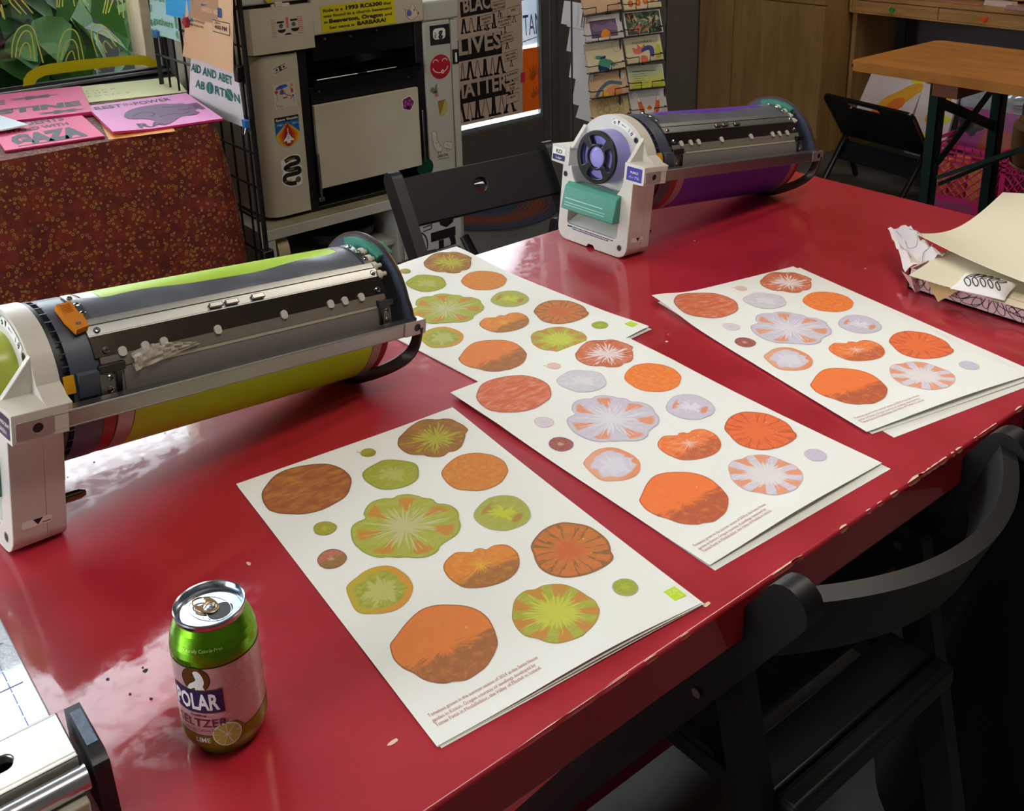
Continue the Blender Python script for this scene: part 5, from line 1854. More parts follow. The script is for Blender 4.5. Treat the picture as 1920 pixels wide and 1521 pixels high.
# ================================================================== STENCIL DUPLICATOR (the big cream copier)
k = NT('aged_cream_plastic')
co = k.coord('Object')
n1 = k.noise(co, 3, 4)
n2 = k.noise(co, 420, 2, 0.8)
c = k.mix(k.step(n1, 0.35, 0.7), rgb((196, 186, 160)), rgb((208, 200, 176)))
c = k.mix(k.math('MULTIPLY', n2, 0.2), c, rgb((160, 150, 128)))
k.set(Base_Color=c, Roughness=0.5)
CREAM = k.m
GREYC = mat('grey_cream_plastic', (186, 182, 170), 0.5, var=0.04, scale=200)
SEAM = mat('dark_seam', (22, 20, 18), 0.7)
INNER = mat('black_copier_inside', (14, 15, 16), 0.42)
FYc = 2.85
cop = thing('copier', 'big old cream copier covered with stickers, standing on a white shelf unit', 'printer', (1.68, 3.15, 0.337))
FP = frame((0, FYc, 0), (1, 0, 0), (0, 0, 1))     # front plane: x right, y up, z towards the room
BY = 3.45
m = MB()
pl = [(1.322, FYc + 0.045), (1.330, FYc + 0.020), (1.347, FYc + 0.004), (1.370, FYc), (1.4655, FYc), (1.4655, BY), (1.322, BY)]
m.prism(pl, 0.352, 0.852, 0)
m.box(1.36, FYc + 0.02, 0.342, 1.45, BY - 0.02, 0.352, 1)
m.build('left_column', [CREAM, SEAM], cop, bevel=0.004, seg=3)
m = MB()
pl = [(1.298, FYc + 0.035), (1.306, FYc + 0.008), (1.322, FYc - 0.008), (1.350, FYc - 0.012), (1.524, FYc - 0.012), (1.524, BY), (1.298, BY)]
m.prism(pl, 0.860, 0.992, 0)
m.box(1.520, FYc - 0.012, 0.8935, 1.9225, FYc + 0.05, 1.005, 0)
m.prism([(1.43, FYc + 0.02), (1.46, FYc + 0.0), (1.41, FYc + 0.0)], 0.85, 0.861, 1)
m.box(1.35, FYc + 0.02, 0.851, 1.52, BY - 0.05, 0.861, 1)
m.build('upper_housing', [CREAM, SEAM], cop, bevel=0.006, seg=3)
m = MB()
m.box(1.315, FYc + 0.006, 0.992, 1.915, BY - 0.02, 1.003, 1)
m.box(1.30, FYc - 0.006, 1.003, 1.925, BY, 1.11, 0)
m.build('scanner_lid', [GREYC, SEAM], cop, bevel=0.008, seg=3)
m = MB()
p = on_y(395, 3, FYc)
m.cyl((1.385, FYc - 0.008, 1.018), (1.385, FYc - 0.014, 1.018), 0.012, 20)
m.build('lid_sticker', [mat('yellow_dot', (196, 180, 30), 0.5)], cop)
m = MB()
m.box(1.395, FYc - 0.004, 0.990, 1.455, FYc + 0.03, 1.000, 0)
m.box(1.405, FYc - 0.008, 0.992, 1.430, FYc + 0.02, 1.006, 0)
m.build('lid_catch', [CREAM], cop, bevel=0.002)
# right-hand column and its side door
m = MB()
m.box(1.925, FYc, 0.345, 2.034, BY, 0.888, 0)
m.box(1.922, FYc - 0.004, 0.888, 2.070, BY, 0.952, 0)
m.build('right_column', [GREYC], cop, bevel=0.007, seg=3)
m = MB()
m.box(2.0375, FYc + 0.003, 0.345, 2.066, BY, 0.882, 0)
m.build('side_door', [GREYC], cop, bevel=0.004)
m = MB(); m.box(2.033, FYc + 0.012, 0.35, 2.039, BY, 0.882, 0)
m.build('door_seam', [SEAM], cop)
m = MB()
m.box(2.040, FYc - 0.001, 0.735, 2.063, FYc + 0.0035, 0.783, 0)
m.text('i', 2.0515, 0.742, 0.045, 0.0014, 1, frame((0, FYc, 0), (1, 0, 0), (0, 0, 1)), bold=0.04, align='CENTER')
tag(m.build('info_sticker', [INKB, WHITEP], cop, smooth=0))
# dark inside with rods, tray and guides
m = MB()
m.box(1.4655, FYc + 0.25, 0.352, 1.925, BY - 0.01, 0.892, 0)
m.box(1.4655, FYc + 0.01, 0.340, 1.925, FYc + 0.25, 0.352, 0)
m.box(1.4655, FYc + 0.006, 0.352, 1.497, FYc + 0.25, 0.892, 0)
m.box(1.895, FYc + 0.006, 0.352, 1.925, FYc + 0.25, 0.892, 0)
m.box(1.50, FYc + 0.004, 0.685, 1.895, FYc + 0.02, 0.735, 0)
m.build('inner_frame', [INNER], cop, bevel=0.002)
m = MB()
m.box(1.524, FYc + 0.012, 0.812, 1.925, FYc + 0.03, 0.892, 0)
m.add([(1.50, FYc + 0.03, 0.78), (1.90, FYc + 0.03, 0.79), (1.90, FYc + 0.24, 0.83), (1.50, FYc + 0.24, 0.82)], [(0, 1, 2, 3)], 0)
m.box(1.505, FYc - 0.02, 0.752, 1.895, FYc + 0.14, 0.762, 0)
m.box(1.505, FYc - 0.02, 0.735, 1.895, FYc - 0.012, 0.762, 0)
m.build('paper_guide', [mat('glossy_black_guide', (13, 14, 14), 0.2)], cop, bevel=0.0015)
m = MB()
m.tube([(1.512, FYc - 0.021, 0.7615), (1.655, FYc - 0.021, 0.7615)], 0.0018, 6)
m.build('guide_edge', [STEEL], cop)
m = MB()
m.tube([(1.690, FYc - 0.021, 0.7615), (1.80, FYc - 0.021, 0.7615)], 0.0018, 6)
m.build('guide_edge', [STEEL], cop)
for x, z in ((1.565, 0.878), (1.655, 0.876), (1.750, 0.882), (1.53, 0.72), (1.70, 0.735), (1.86, 0.716)):
    m = MB(); m.cyl((x, FYc + 0.012, z), (x, FYc + 0.002, z), 0.004, 12)
    m.build('screw', [STEEL], cop)
m = MB()
m.box(1.502, FYc - 0.008, 0.4135, 1.887, FYc + 0.008, 0.681, 0)
pX = 0.0
m.build('paper_tray', [CREAM, INNER], cop, bevel=0.002)
m = MB(); m.box(1.497, FYc - 0.010, 0.385, 1.505, FYc - 0.002, 0.53, 0); m.box(1.492, FYc - 0.008, 0.372, 1.512, FYc, 0.385, 0)
m.build('tray_guide', [ALU], cop, bevel=0.001)
m = MB(); m.box(1.900, FYc - 0.006, 0.42, 1.907, FYc + 0.004, 0.60, 0)
m.build('tray_guide', [ALU], cop, bevel=0.001)
m = MB(); m.cyl((1.905, FYc + 0.0, 0.40), (1.905, FYc + 0.006, 0.40), 0.032, 24)
m.build('green_knob', [mat('dark_green_plastic', (10, 62, 48), 0.4)], cop)

# ---- stickers on the copier
S = lambda n, m, ms, lab=None: tag(m.build(n, ms, cop, smooth=0), lab)


def fx(px, py, y=FYc):
    p = on_y(px, py, y)
    return (p.x, p.z)


def FPo(off):
    return frame((0, FYc - off, 0), (1, 0, 0), (0, 0, 1))


YEL = mat('yellow_sign', (214, 198, 10), 0.45)
m = MB(FPo(0.0128))
A, B_, C_, D_ = fx(600, 12, FYc - 0.0128), fx(738, -4, FYc - 0.0128), fx(742, 43, FYc - 0.0128), fx(605, 61, FYc - 0.0128)
m.poly([A, B_, C_, D_], 0, 0)
xm = (A[0] + B_[0]) / 2
w_ = B_[0] - A[0]
for s_, z_, h_, wf, bo in (('was found in a church basement', 0.9445, 0.0125, 0.94, 0.03), ):
    m.text(s_, A[0] + w_ * 0.03, z_, h_, 0.0004, 1, width=w_ * wf, bold=bo)
m.text('Ride is a', A[0] + w_ * 0.03, 0.9605, 0.0125, 0.0004, 1, width=w_ * 0.26, bold=0.03)
m.text('1993 RC6300', A[0] + w_ * 0.32, 0.9605, 0.0165, 0.0004, 1, width=w_ * 0.50, bold=0.05)
m.text('that', A[0] + w_ * 0.85, 0.9605, 0.0125, 0.0004, 1, width=w_ * 0.11, bold=0.03)
m.text('in', A[0] + w_ * 0.03, 0.9265, 0.0125, 0.0004, 1, width=w_ * 0.05, bold=0.03)
m.text('Beaverton, Oregon', A[0] + w_ * 0.10, 0.9265, 0.0165, 0.0004, 1, width=w_ * 0.73, bold=0.05)
m.text('and', A[0] + w_ * 0.86, 0.9265, 0.0125, 0.0004, 1, width=w_ * 0.10, bold=0.03)
m.text('her name is', A[0] + w_ * 0.10, 0.9085, 0.0125, 0.0004, 1, width=w_ * 0.33, bold=0.03)
m.text('BARBARA!', A[0] + w_ * 0.47, 0.9085, 0.0165, 0.0004, 1, width=w_ * 0.40, bold=0.05)
S('name_sign', m, [YEL, INKB], 'yellow sign telling the machine\'s story in black letters')
PAPS = mat('sticker_paper', (206, 196, 178), 0.5)
SALM = mat('salmon_ink', (206, 110, 78), 0.55)
GRYI = mat('grey_sticker_ink', (92, 88, 84), 0.55)
m = MB(FPo(0.0126))
a, b_, c_, d_ = fx(503, 32), fx(563, 24), fx(566, 63), fx(510, 72)
m.poly([a, b_, c_, d_], 0, 0)
x0, x1, z0, z1 = a[0], b_[0], d_[1], a[1]
ww, hh = x1 - x0, z1 - z0
bx = lambda u0, v0, u1, v1, mi, zz=0.0003: m.poly([(x0 + ww * u0, z0 + hh * v0), (x0 + ww * u1, z0 + hh * v0), (x0 + ww * u1, z0 + hh * v1), (x0 + ww * u0, z0 + hh * v1)], zz, mi)
for i in range(9):
    bx(0.82, 0.1 + i * 0.095, 0.99, 0.135 + i * 0.095, 2)
    bx(0.01, 0.1 + i * 0.095, 0.14, 0.12 + i * 0.095, 2)
bx(0.46, 0.42, 0.54, 0.92, 2)
bx(0.18, 0.68, 0.40, 0.77, 1)
bx(0.60, 0.72, 0.82, 0.81, 1)
m.poly(circle(x0 + ww * .30, z0 + hh * .55, ww * .065, 18), 0.0003, 3)
m.poly(circle(x0 + ww * .70, z0 + hh * .57, ww * .065, 18), 0.0003, 3)
for cx0 in (0.31, 0.73):
    m.poly([(x0 + ww * (cx0 + 0.13 * cos(t)), z0 + hh * (0.38 + 0.16 * sin(t))) for t in [pi + pi * i / 12 for i in range(13)]], 0.0004, 1)
m.poly([(x0 + ww * (0.5 + 0.11 * cos(t)), z0 + hh * (0.10 + 0.09 * sin(t))) for t in [pi * i / 12 for i in range(13)]], 0.0004, 1)
S('face_sticker', m, [PAPS, INKB, SALM, GRYI], 'square sticker with a drooping moustached face')
m = MB(FPo(0.0126))
dog = [fx(*p) for p in ((752, 14), (757, 18), (764, 18), (769, 3), (773, 14), (776, 18), (782, 24), (778, 30), (770, 37), (764, 36), (757, 28), (756, 20))]
m.poly(dog, 0, 0)
m.line(dog, 0.0016, 0.0003, 1, closed=True)
q = fx(763, 24)
m.poly(circle(q[0], q[1], 0.010, 10), 0.0004, 2)
q = fx(772, 18)
m.poly(circle(q[0], q[1], 0.003, 10), 0.0004, 1)
q = fx(780, 24)
m.poly(circle(q[0], q[1], 0.004, 10), 0.0004, 1)
S('dog_sticker', m, [PAPS, mat('rust_outline', (170, 70, 50), 0.5), mat('violet_patch_ink', (96, 92, 168), 0.5)], 'outlined dog head sticker with a violet eye patch')
m = MB(FPo(0.0006))
bill = [fx(*p) for p in ((508, 130), (538, 115), (542, 125), (512, 143))]
m.poly(bill, 0, 0)
m.line([tuple(Vector(bill[0]).lerp(Vector(bill[2]), t)) for t in (0.08, 0.92)], 0.0, 0)
cx0 = sum(p[0] for p in bill) / 4
cz0 = sum(p[1] for p in bill) / 4
ang = atan2(bill[1][1] - bill[0][1], bill[1][0] - bill[0][0])
X = T(cx0, cz0, 0.0002) @ RZ(ang)
m.line([(-0.021, -0.007), (0.021, -0.007), (0.021, 0.007), (-0.021, 0.007)], 0.0018, 0, 1, X, closed=True)
m.poly(rect(-0.004, -0.006, 0.004, 0.006), 0.0001, 1, X)
for s in (1, -1):
    m.poly(circle(s * 0.0125, 0, 0.0035, 12), 0.0001, 1, X)
m.text('1', -0.0015, -0.004, 0.009, 0.0003, 0, X)
S('banknote_sticker', m, [PAPS, INKB], 'tiny tilted dollar bill sticker')
m = MB(FPo(0.0006))
cor = [fx(*p) for p in ((511, 160), (551, 151), (557, 198), (516, 206))]
m.poly(cor, 0, 0)
x0, x1, z0, z1 = cor[0][0], cor[2][0], cor[3][1], cor[1][1]
ww, hh = x1 - x0, z1 - z0
P_ = lambda u, v: (x0 + ww * u, z0 + hh * v)
m.poly([P_(*p) for p in ((.1, .80), (.3, .90), (.6, .92), (.66, .82), (.4, .76), (.14, .74))], 0.0003, 1)
for (u, v, r, mi) in ((.13, .66, .075, 2), (.84, .86, .07, 4), (.78, .76, .05, 4), (.86, .44, .05, 1), (.50, .62, .05, 4)):
    q = P_(u, v)
    m.poly(circle(q[0], q[1], ww * r, 14), 0.0003, mi)
m.poly([P_(*p) for p in ((.28, .54), (.46, .54), (.46, .70), (.28, .70))], 0.0003, 1)
m.poly([P_(*p) for p in ((.26, .66), (.50, .66), (.38, .76))], 0.0004, 2)
m.poly([P_(*p) for p in ((.78, .56), (.88, .56), (.88, .72), (.78, .72))], 0.0003, 2)
m.line([P_(*p) for p in ((.13, .6), (.15, .45), (.14, .3))], 0.0014, 0.0003, 3)
m.line([P_(*p) for p in ((.86, .42), (.88, .3), (.86, .2))], 0.0014, 0.0003, 3)
m.line([P_(*p) for p in ((.48, .58), (.60, .48), (.74, .46), (.80, .38), (.72, .32))], 0.0028, 0.0003, 2)
m.line([P_(*p) for p in ((.40, .40), (.60, .41))], 0.0028, 0.0003, 5)
m.line([P_(*p) for p in ((.08, .22), (.12, .06), (.18, .16), (.24, .06), (.30, .12), (.36, .07))], 0.0016, 0.0003, 2)
S('garden_sticker', m, [PAPS, mat('sticker_blue', (44, 92, 168), 0.5), mat('sticker_rose', (190, 40, 70), 0.5), mat('sticker_green', (56, 120, 60), 0.5), mat('sticker_ochre', (190, 160, 60), 0.5), INKB], 'white square sticker with tiny house, flowers and a worm')
# space shuttle badge
m = MB(FPo(0.0006))
a, b_ = fx(514, 222), fx(559, 214)
x0, ww = a[0], b_[0] - a[0]
zt = (a[1] + b_[1]) / 2
zb = fx(541, 274)[1]
hh = zt - zb
P_ = lambda u, v: (x0 + ww * u, zb + hh * v)
low = [P_(0.5 + 0.5 * cos(t), 0.42 + 0.42 * sin(t)) for t in [pi + pi * i / 20 for i in range(21)]]
m.poly([P_(0, 1.0)] + low + [P_(1, 1.0)], 0, 1)
m.poly([P_(0, 0.84), P_(1, 0.84), P_(1, 1.0), P_(0, 1.0)], 0.0003, 0)
m.text('Space Shuttle', x0 + ww * 0.04, zb + hh * 0.875, hh * 0.11, 0.0006, 5, width=ww * 0.92, bold=0.02)
m.text('1981', x0 + ww * 0.05, zb + hh * 0.71, hh * 0.09, 0.0006, 5, width=ww * 0.25)
m.text('2011', x0 + ww * 0.70, zb + hh * 0.71, hh * 0.09, 0.0006, 5, width=ww * 0.25)
for i, (f0, mi) in enumerate(((1.0, 2), (0.78, 3), (0.56, 4), (0.36, 6))):
    pts = [P_(0.5, 0.80)]
    for t in [pi + pi * j / 20 for j in range(21)]:
        pts.append(P_(0.5 + 0.5 * f0 * cos(t), 0.42 + 0.42 * sin(t) if abs(cos(t)) <= 1 else 0.42))
    m.poly(pts, 0.0003 + 0.0002 * i, mi)
sh_ = [(0.5, 0.64), (0.53, 0.56), (0.54, 0.42), (0.62, 0.30), (0.72, 0.22), (0.72, 0.16), (0.58, 0.18), (0.58, 0.10), (0.42, 0.10), (0.42, 0.18), (0.28, 0.16), (0.28, 0.22), (0.38, 0.30), (0.46, 0.42), (0.47, 0.56)]
m.poly([P_(*p) for p in sh_], 0.0013, 5)
m.line([P_(*p) for p in sh_], 0.0010, 0.0015, 0, closed=True)
for v in (0.5, 0.44, 0.38, 0.32, 0.26):
    for u in (0.48, 0.52):
        m.poly([P_(u - .012, v), P_(u + .012, v), P_(u + .012, v + .025), P_(u - .012, v + .025)], 0.0016, 0)
S('shuttle_sticker', m, [INKB, mat('badge_blue', (16, 104, 176), 0.45), mat('badge_yellow', (226, 190, 40), 0.45), mat('badge_orange', (226, 130, 28), 0.45), mat('badge_red_orange', (206, 78, 26), 0.45), WHITEP, mat('badge_red', (176, 36, 22), 0.45)], 'shield-shaped Space Shuttle badge with orange rays')
# snake lettering sticker
m = MB(FPo(0.0006))
pts = [fx(*p) for p in ((528, 312), (526, 304), (536, 295), (552, 289), (562, 291), (564, 300), (558, 306), (566, 312), (564, 322), (567, 335), (566, 345), (556, 349), (540, 350), (530, 344), (529, 330), (531, 322), (527, 316))]
m.poly(smooth_loop(pts, 3), 0, 0)
body_ = smooth_path([fx(*p) + (0,) for p in ((534, 303), (546, 296), (558, 296), (558, 304), (544, 309), (535, 316), (546, 318), (559, 315), (561, 322), (550, 326), (536, 330), (534, 339), (545, 344), (556, 342))], 5)
m.line([(p.x, p.y) for p in body_], 0.0135, 0.0003, 1)
for s_, p0, w0 in (('EMBRACE', (536, 303), 0.030), ('WORSE', (537, 322), 0.028), ('SUPPORT', (534, 343), 0.026)):
    q = fx(*p0)
    m.text(s_, q[0], q[1], 0.0085, 0.0006, 2, width=w0, rot=0.08, bold=0.02)
q = fx(559, 336)
m.poly(circle(q[0], q[1], 0.010, 8), 0.0007, 3)
S('snake_sticker', m, [WHITEP, INKB, mat('olive_letter', (150, 150, 40), 0.5), GRYI], 'black coiled snake lettering sticker with white border')
# right-hand column
m = MB(FPo(0.0006))
cor = [fx(*p) for p in ((805, 49), (842, 44), (844, 81), (807, 86))]
m.poly(cor, 0, 0)
q = fx(812, 74)
m.poly(rect(q[0], q[1] - 0.002, q[0] + 0.05, q[1] + 0.034, 0.012), 0.0003, 1)
m.text('g', q[0] + 0.030, q[1] + 0.008, 0.036, 0.0006, 0, bold=0.05, align='CENTER')
m.text('PSU', q[0] + 0.013, q[1] + 0.003, 0.011, 0.0006, 0, rot=pi / 2, bold=0.03)
S('letter_sticker', m, [INKB, WHITEP], 'black square sticker with a white letter g')
m = MB(FPo(0.0006))
q = fx(825.5, 125)
rx = (fx(845, 123)[0] - fx(807, 127)[0]) / 2
rz = (fx(825, 102)[1] - fx(826, 148)[1]) / 2
m.poly(circle(q[0], q[1], rx, 40, ry=rz), 0, 0)
for s in (1, -1):
    m.line([(q[0] + s * rx * 0.45 + rx * 0.25 * cos(t), q[1] + rz * (0.42 + 0.2 * sin(t))) for t in [pi * i / 8 for i in range(9)]], 0.003, 0.0003, 1)
m.line([(q[0] + rx * 0.72 * cos(t), q[1] - rz * 0.02 + rz * 0.46 * sin(t)) for t in [pi + pi * i / 14 for i in range(15)]], 0.0035, 0.0003, 1)
m.poly(circle(q[0] + rx * .2, q[1] - rz * .42, rx * .16, 14, ry=rz * .18), 0.0004, 1)
m.line([(q[0] + rx * .2, q[1] - rz * .30), (q[0] + rx * .2, q[1] - rz * .5)], 0.002, 0.0006, 0)
S('smile_sticker', m, [mat('sticker_red', (176, 22, 40), 0.4), mat('pink_white_ink', (232, 200, 200), 0.5)], 'round red sticker of a smiling face licking its lips')
m = MB(FPo(0.0006))
for pts, mi in ((((808, 165), (812, 163), (816, 172), (812, 176), (806, 171)), 0), (((816, 160), (819, 156), (820, 170), (817, 175), (814, 168)), 0), (((813, 172), (820, 170), (822, 180), (816, 182)), 1)):
    m.poly([fx(*p) for p in pts], 0, mi)
S('cactus_sticker', m, [mat('grey_green_ink', (112, 122, 100), 0.5), mat('dusty_rose', (170, 110, 110), 0.5)], 'little sticker of a cactus in a pink pot')
m = MB(FPo(0.0006))
q = fx(828, 203)
m.poly(circle(q[0], q[1], 0.036, 30, ry=0.034), 0, 0)
m.poly([fx(*p) for p in ((821, 192), (835, 186), (840, 196), (837, 210), (830, 219), (824, 216))], 0.0003, 2)
m.poly([fx(*p) for p in ((820, 190), (834, 186), (829, 205), (824, 216))], 0.0004, 1)
S('taco_sticker', m, [mat('clear_sticker', (190, 184, 168), 0.3), mat('toasted_brown', (156, 110, 40), 0.5), mat('pale_lettuce', (180, 172, 90), 0.5)], 'round sticker with a folded taco')
m = MB(FPo(0.0006))
ca = [fx(*p) for p in ((809, 250), (810, 246), (818, 247), (819, 262), (829, 276), (828, 284), (820, 285), (815, 279), (812, 270), (810, 258))]
orr = [fx(*p) for p in ((833, 267), (836, 265), (849, 267), (847, 280), (832, 277), (831, 272))]
for P in (ca, orr):
    m.poly(P, 0, 1)
    m.line(P, 0.0014, 0.0003, 0, closed=True)
for a0, b0 in (((822, 284), (822, 289)), ((825, 284), (826, 288)), ((838, 279), (838, 284)), ((842, 280), (842, 284))):
    m.line([fx(*a0), fx(*b0)], 0.0014, 0.0003, 0)
for a0 in ((818, 268), (824, 274), (838, 272), (842, 273)):
    q = fx(*a0)
    m.line(circle(q[0], q[1], 0.0025, 8), 0.0009, 0.0003, 0, closed=True)
q = fx(820, 296)
m.text('ORE-CAL', q[0], q[1], 0.013, 0.0003, 0, width=0.046, bold=0.02)
m.line([fx(822, 299), fx(842, 295)], 0.004, 0.0002, 2)
S('states_sticker', m, [INKB, PAPS, mat('pale_green_line', (120, 150, 120), 0.5)], 'line-drawn sticker of two walking states')
m = MB(frame((0, FYc - 0.0085, 0), (1, 0, 0), (0, 0, 1)))
q = on_y(765, 194, FYc - 0.0085)
m.poly([(q.x + 0.024 * (1 + 0.08 * cos(5 * t)) * cos(t), q.z + 0.024 * (1 + 0.08 * cos(5 * t)) * sin(t)) for t in [2 * pi * i / 40 for i in range(40)]], 0, 0)
m.poly([(q.x + 0.0215 * (1 + 0.08 * cos(5 * t)) * cos(t), q.z + 0.0215 * (1 + 0.08 * cos(5 * t)) * sin(t)) for t in [2 * pi * i / 40 for i in range(40)]], 0.0003, 1)
for a, b2 in ((-0.009, 0.006), (0.008, 0.009), (0.0, -0.002), (-0.014, -0.006), (0.013, -0.006)):
    m.poly(circle(q.x + a, q.z + b2, 0.0055, 7), 0.0005, 2)
m.poly(circle(q.x - 0.001, q.z - 0.014, 0.006, 12), 0.0006, 3)
S('violet_sticker', m, [WHITEP, mat('plum_sticker', (112, 34, 98), 0.45), mat('orchid_sticker', (160, 80, 150), 0.45), mat('dark_plum', (50, 14, 44), 0.45)], 'mottled plum sticker on the paper tray')

# ================================================================== WHITE SHELF UNIT UNDER THE COPIER
SHW = mat('grubby_white_laminate', (186, 182, 170), 0.5, var=0.08, scale=14)
k = NT('dusty_shelf_top')
k.set(Base_Color=k.mix(k.noise(k.coord('Object'), 9, 5), rgb((108, 96, 70)), rgb((172, 162, 138))), Roughness=0.7)
su = thing('shelf_unit', 'low grubby white shelf unit carrying the cream copier', 'shelf', (1.64, 3.1, 0))
SY0, SY1 = 2.80, 3.46
m = MB(); m.box(1.262, SY0, 0.303, 2.02, SY1, 0.337, 0)
m.add([(1.264, SY0 + 0.002, 0.3375), (2.018, SY0 + 0.002, 0.3375), (2.018, SY1, 0.3375), (1.264, SY1, 0.3375)], [(0, 1, 2, 3)], 1)
m.build('top_board', [SHW, k.m], su, bevel=0.002)
for x0, x1 in ((1.265, 1.31), (1.745, 1.778), (1.99, 2.02)):
    m = MB(); m.box(x0, SY0 + 0.002, 0.02, x1, SY1, 0.303)
    m.build('side_panel', [SHW], su, bevel=0.002)
m = MB(); m.box(1.31, SY0 + 0.02, 0.172, 1.745, SY1, 0.19)
m.build('shelf_board', [SHW], su, bevel=0.002)
m = MB(); m.box(1.265, SY0 + 0.01, 0.0, 2.02, SY1, 0.03)
m.build('bottom_board', [SHW], su, bevel=0.002)
m = MB(); m.box(1.265, SY1 - 0.012, 0.03, 2.02, SY1, 0.303)
m.build('back_panel', [mat('dim_grey_panel', (96, 92, 84), 0.7)], su)
m = MB(T(1.345, SY0 + 0.06, 0.19 + 0.055) @ RY(pi / 2) @ RX(0.12))
m.lathe([(0.030, -0.018), (0.055, -0.018), (0.055, 0.018), (0.030, 0.018), (0.030, -0.018)], 40)
tag(m.build('tape_roll', [mat('cream_tape', (190, 172, 134), 0.6)], smooth=40), 'cream tape roll standing at the left end of the shelf under the copier', 'tape')
m = MB(T(1.60, SY0 + 0.16, 0.19))
m.lathe([(0.0, 0.0), (0.09, 0.0), (0.13, 0.03), (0.14, 0.06), (0.134, 0.064), (0.12, 0.04), (0.085, 0.012), (0.0, 0.010)], 48)
tag(m.build('serving_tray', [BLACKP], smooth=40), 'black round bowl on the shelf under the copier', 'bowl')
# the board with rotated lettering leaning on the unit
PW_ = mat('white_sign_board', (202, 198, 190), 0.6)
m = MB(frame((0, SY0 - 0.012, 0), (1, 0, 0), (0, -0.04, 1)))
x0, x1 = 1.762, 1.992
m.prism(rect(x0, 0.001, x1, 0.298, 0.006), -0.008, 0, 0)
lo = Vector((0, 0))
b = len(m.v)
m.text('little', 1.962, -0.068, 0.135, 0.0006, 1, rot=pi / 2, bold=0.04, width=0.36)
inv = m.X.inverted()
m.line([(1.815 + 0.035 * cos(t), 0.155 + 0.05 * sin(t)) for t in [2 * pi * i / 26 for i in range(27)]], 0.005, 0.0006, 1, closed=True)
m.line([(1.815 + 0.022 * cos(t), 0.155 + 0.034 * sin(t)) for t in [2 * pi * i / 22 for i in range(23)]], 0.004, 0.0006, 1, closed=True)
for i in range(3):
    m.line([(1.835 + i * 0.0, 0.205 + i * 0.014), (1.868, 0.208 + i * 0.014)], 0.004, 0.0006, 1)
m.line([(1.868, 0.208), (1.868, 0.236)], 0.004, 0.0006, 1)
tag(m.build('sign_board', [PW_, INKB], smooth=0), 'white board with sideways serif lettering and a scribble, leaning on the shelf unit', 'sign')

# ================================================================== BLACK FOLDING CHAIRS
def lathe_like_path(pts, k=6):
    return smooth_path(pts, k)


def make_chair(label, loc, rz, group, seat_slats=5):
    """Local: x to the right across the back, y forward (seat side), z up; origin on the floor under the back."""
    t = thing('folding_chair', label, 'chair', loc, RZ(rz), group)
    W_ = 0.195
    for s in (-1, 1):
        m = MB()
        # long member: back top to front foot
        v0, v1 = Vector((0.0, 0.772)), Vector((0.497, 0.0))
        d = (v1 - v0).normalized()
        nrm = Vector((-d.y, d.x))
        P = []
        hw = 0.0235
        for i in range(9):
            a = pi * i / 8
            P.append(v0 + nrm * hw * cos(a) - d * hw * sin(a) + d * hw)
        P = P + [v1 - nrm * hw + d * 0.004, v1 + nrm * hw - d * 0.03]
        P = [(p.x, max(p.y, 0.0)) for p in P]
        m.prism(P, -0.0125, 0.0125, 0, T(s * W_, 0, 0) @ frame((0, 0, 0), (0, 1, 0), (0, 0, 1)))
        m.build('back_post', BLACK, t, local=True, bevel=0.004, seg=3)
    for s in (-1, 1):
        m = MB()
        a0, a1 = Vector((0.104, 0.622)), Vector((-0.045, 0.0))
        d = (a1 - a0).normalized()
        nrm = Vector((-d.y, d.x))
        hw = 0.021
        P = [a0 + nrm * hw * cos(pi * i / 8) - d * hw * sin(pi * i / 8) + d * hw for i in range(9)] + [a1 - nrm * hw, a1 + nrm * hw]
        P = [(p.x, max(p.y, 0.0)) for p in P]
        m.prism(P, -0.011, 0.011, 0, T(s * (W_ - 0.030), 0, 0) @ frame((0, 0, 0), (0, 1, 0), (0, 0, 1)))
        m.build('leg', BLACK, t, local=True, bevel=0.004, seg=3)
        m = MB()
        m.cyl((s * (W_ - 0.043), 0.108, 0.592), (s * (W_ + 0.016), 0.108, 0.592), 0.0055, 14)
        m.build('pivot_bolt', STEEL, t, local=True)
    # curved backrest
    m = MB()

    def back(u, v):
        a = -1 + 2 * u
        return (a * (W_ - 0.012), 0.018 - 0.062 * (1 - a * a) + 0.030 * (1 - v), 0.682 + 0.078 * v)
    m.grid(lambda u, v: back(1 - u, v), 28, 4, 0, thick=0.017)
    m.build('backrest', BLACK, t, local=True, bevel=0.003)
    # slatted seat in a frame
    for s in (-1, 1):
        m = MB(); m.box(s * (W_ - 0.052) - 0.011, 0.045, 0.425, s * (W_ - 0.052) + 0.011, 0.43, 0.452)
        m.build('seat_rail', BLACK, t, local=True, bevel=0.003)
    for i in range(seat_slats):
        y = 0.050 + i * 0.076
        m = MB(); m.box(-W_ + 0.040, y, 0.452, W_ - 0.040, y + 0.058, 0.466)
        m.build('slat', BLACK, t, local=True, bevel=0.004)
    m = MB(); m.box(-W_ + 0.040, 0.020, 0.440, W_ - 0.040, 0.046, 0.470)
    m.build('seat_edge', BLACK, t, local=True, bevel=0.006, seg=3)
    for y, z in ((0.40, 0.150), ):
        m = MB(); m.cyl((-W_ + 0.012, y, z), (W_ - 0.012, y, z), 0.010, 12)
        m.build('stretcher', BLACK, t, local=True)
    m = MB(); m.box(-W_ + 0.040, -0.022, 0.155, W_ - 0.040, -0.004, 0.185)
    m.build('stretcher', BLACK, t, local=True, bevel=0.003)
    return t


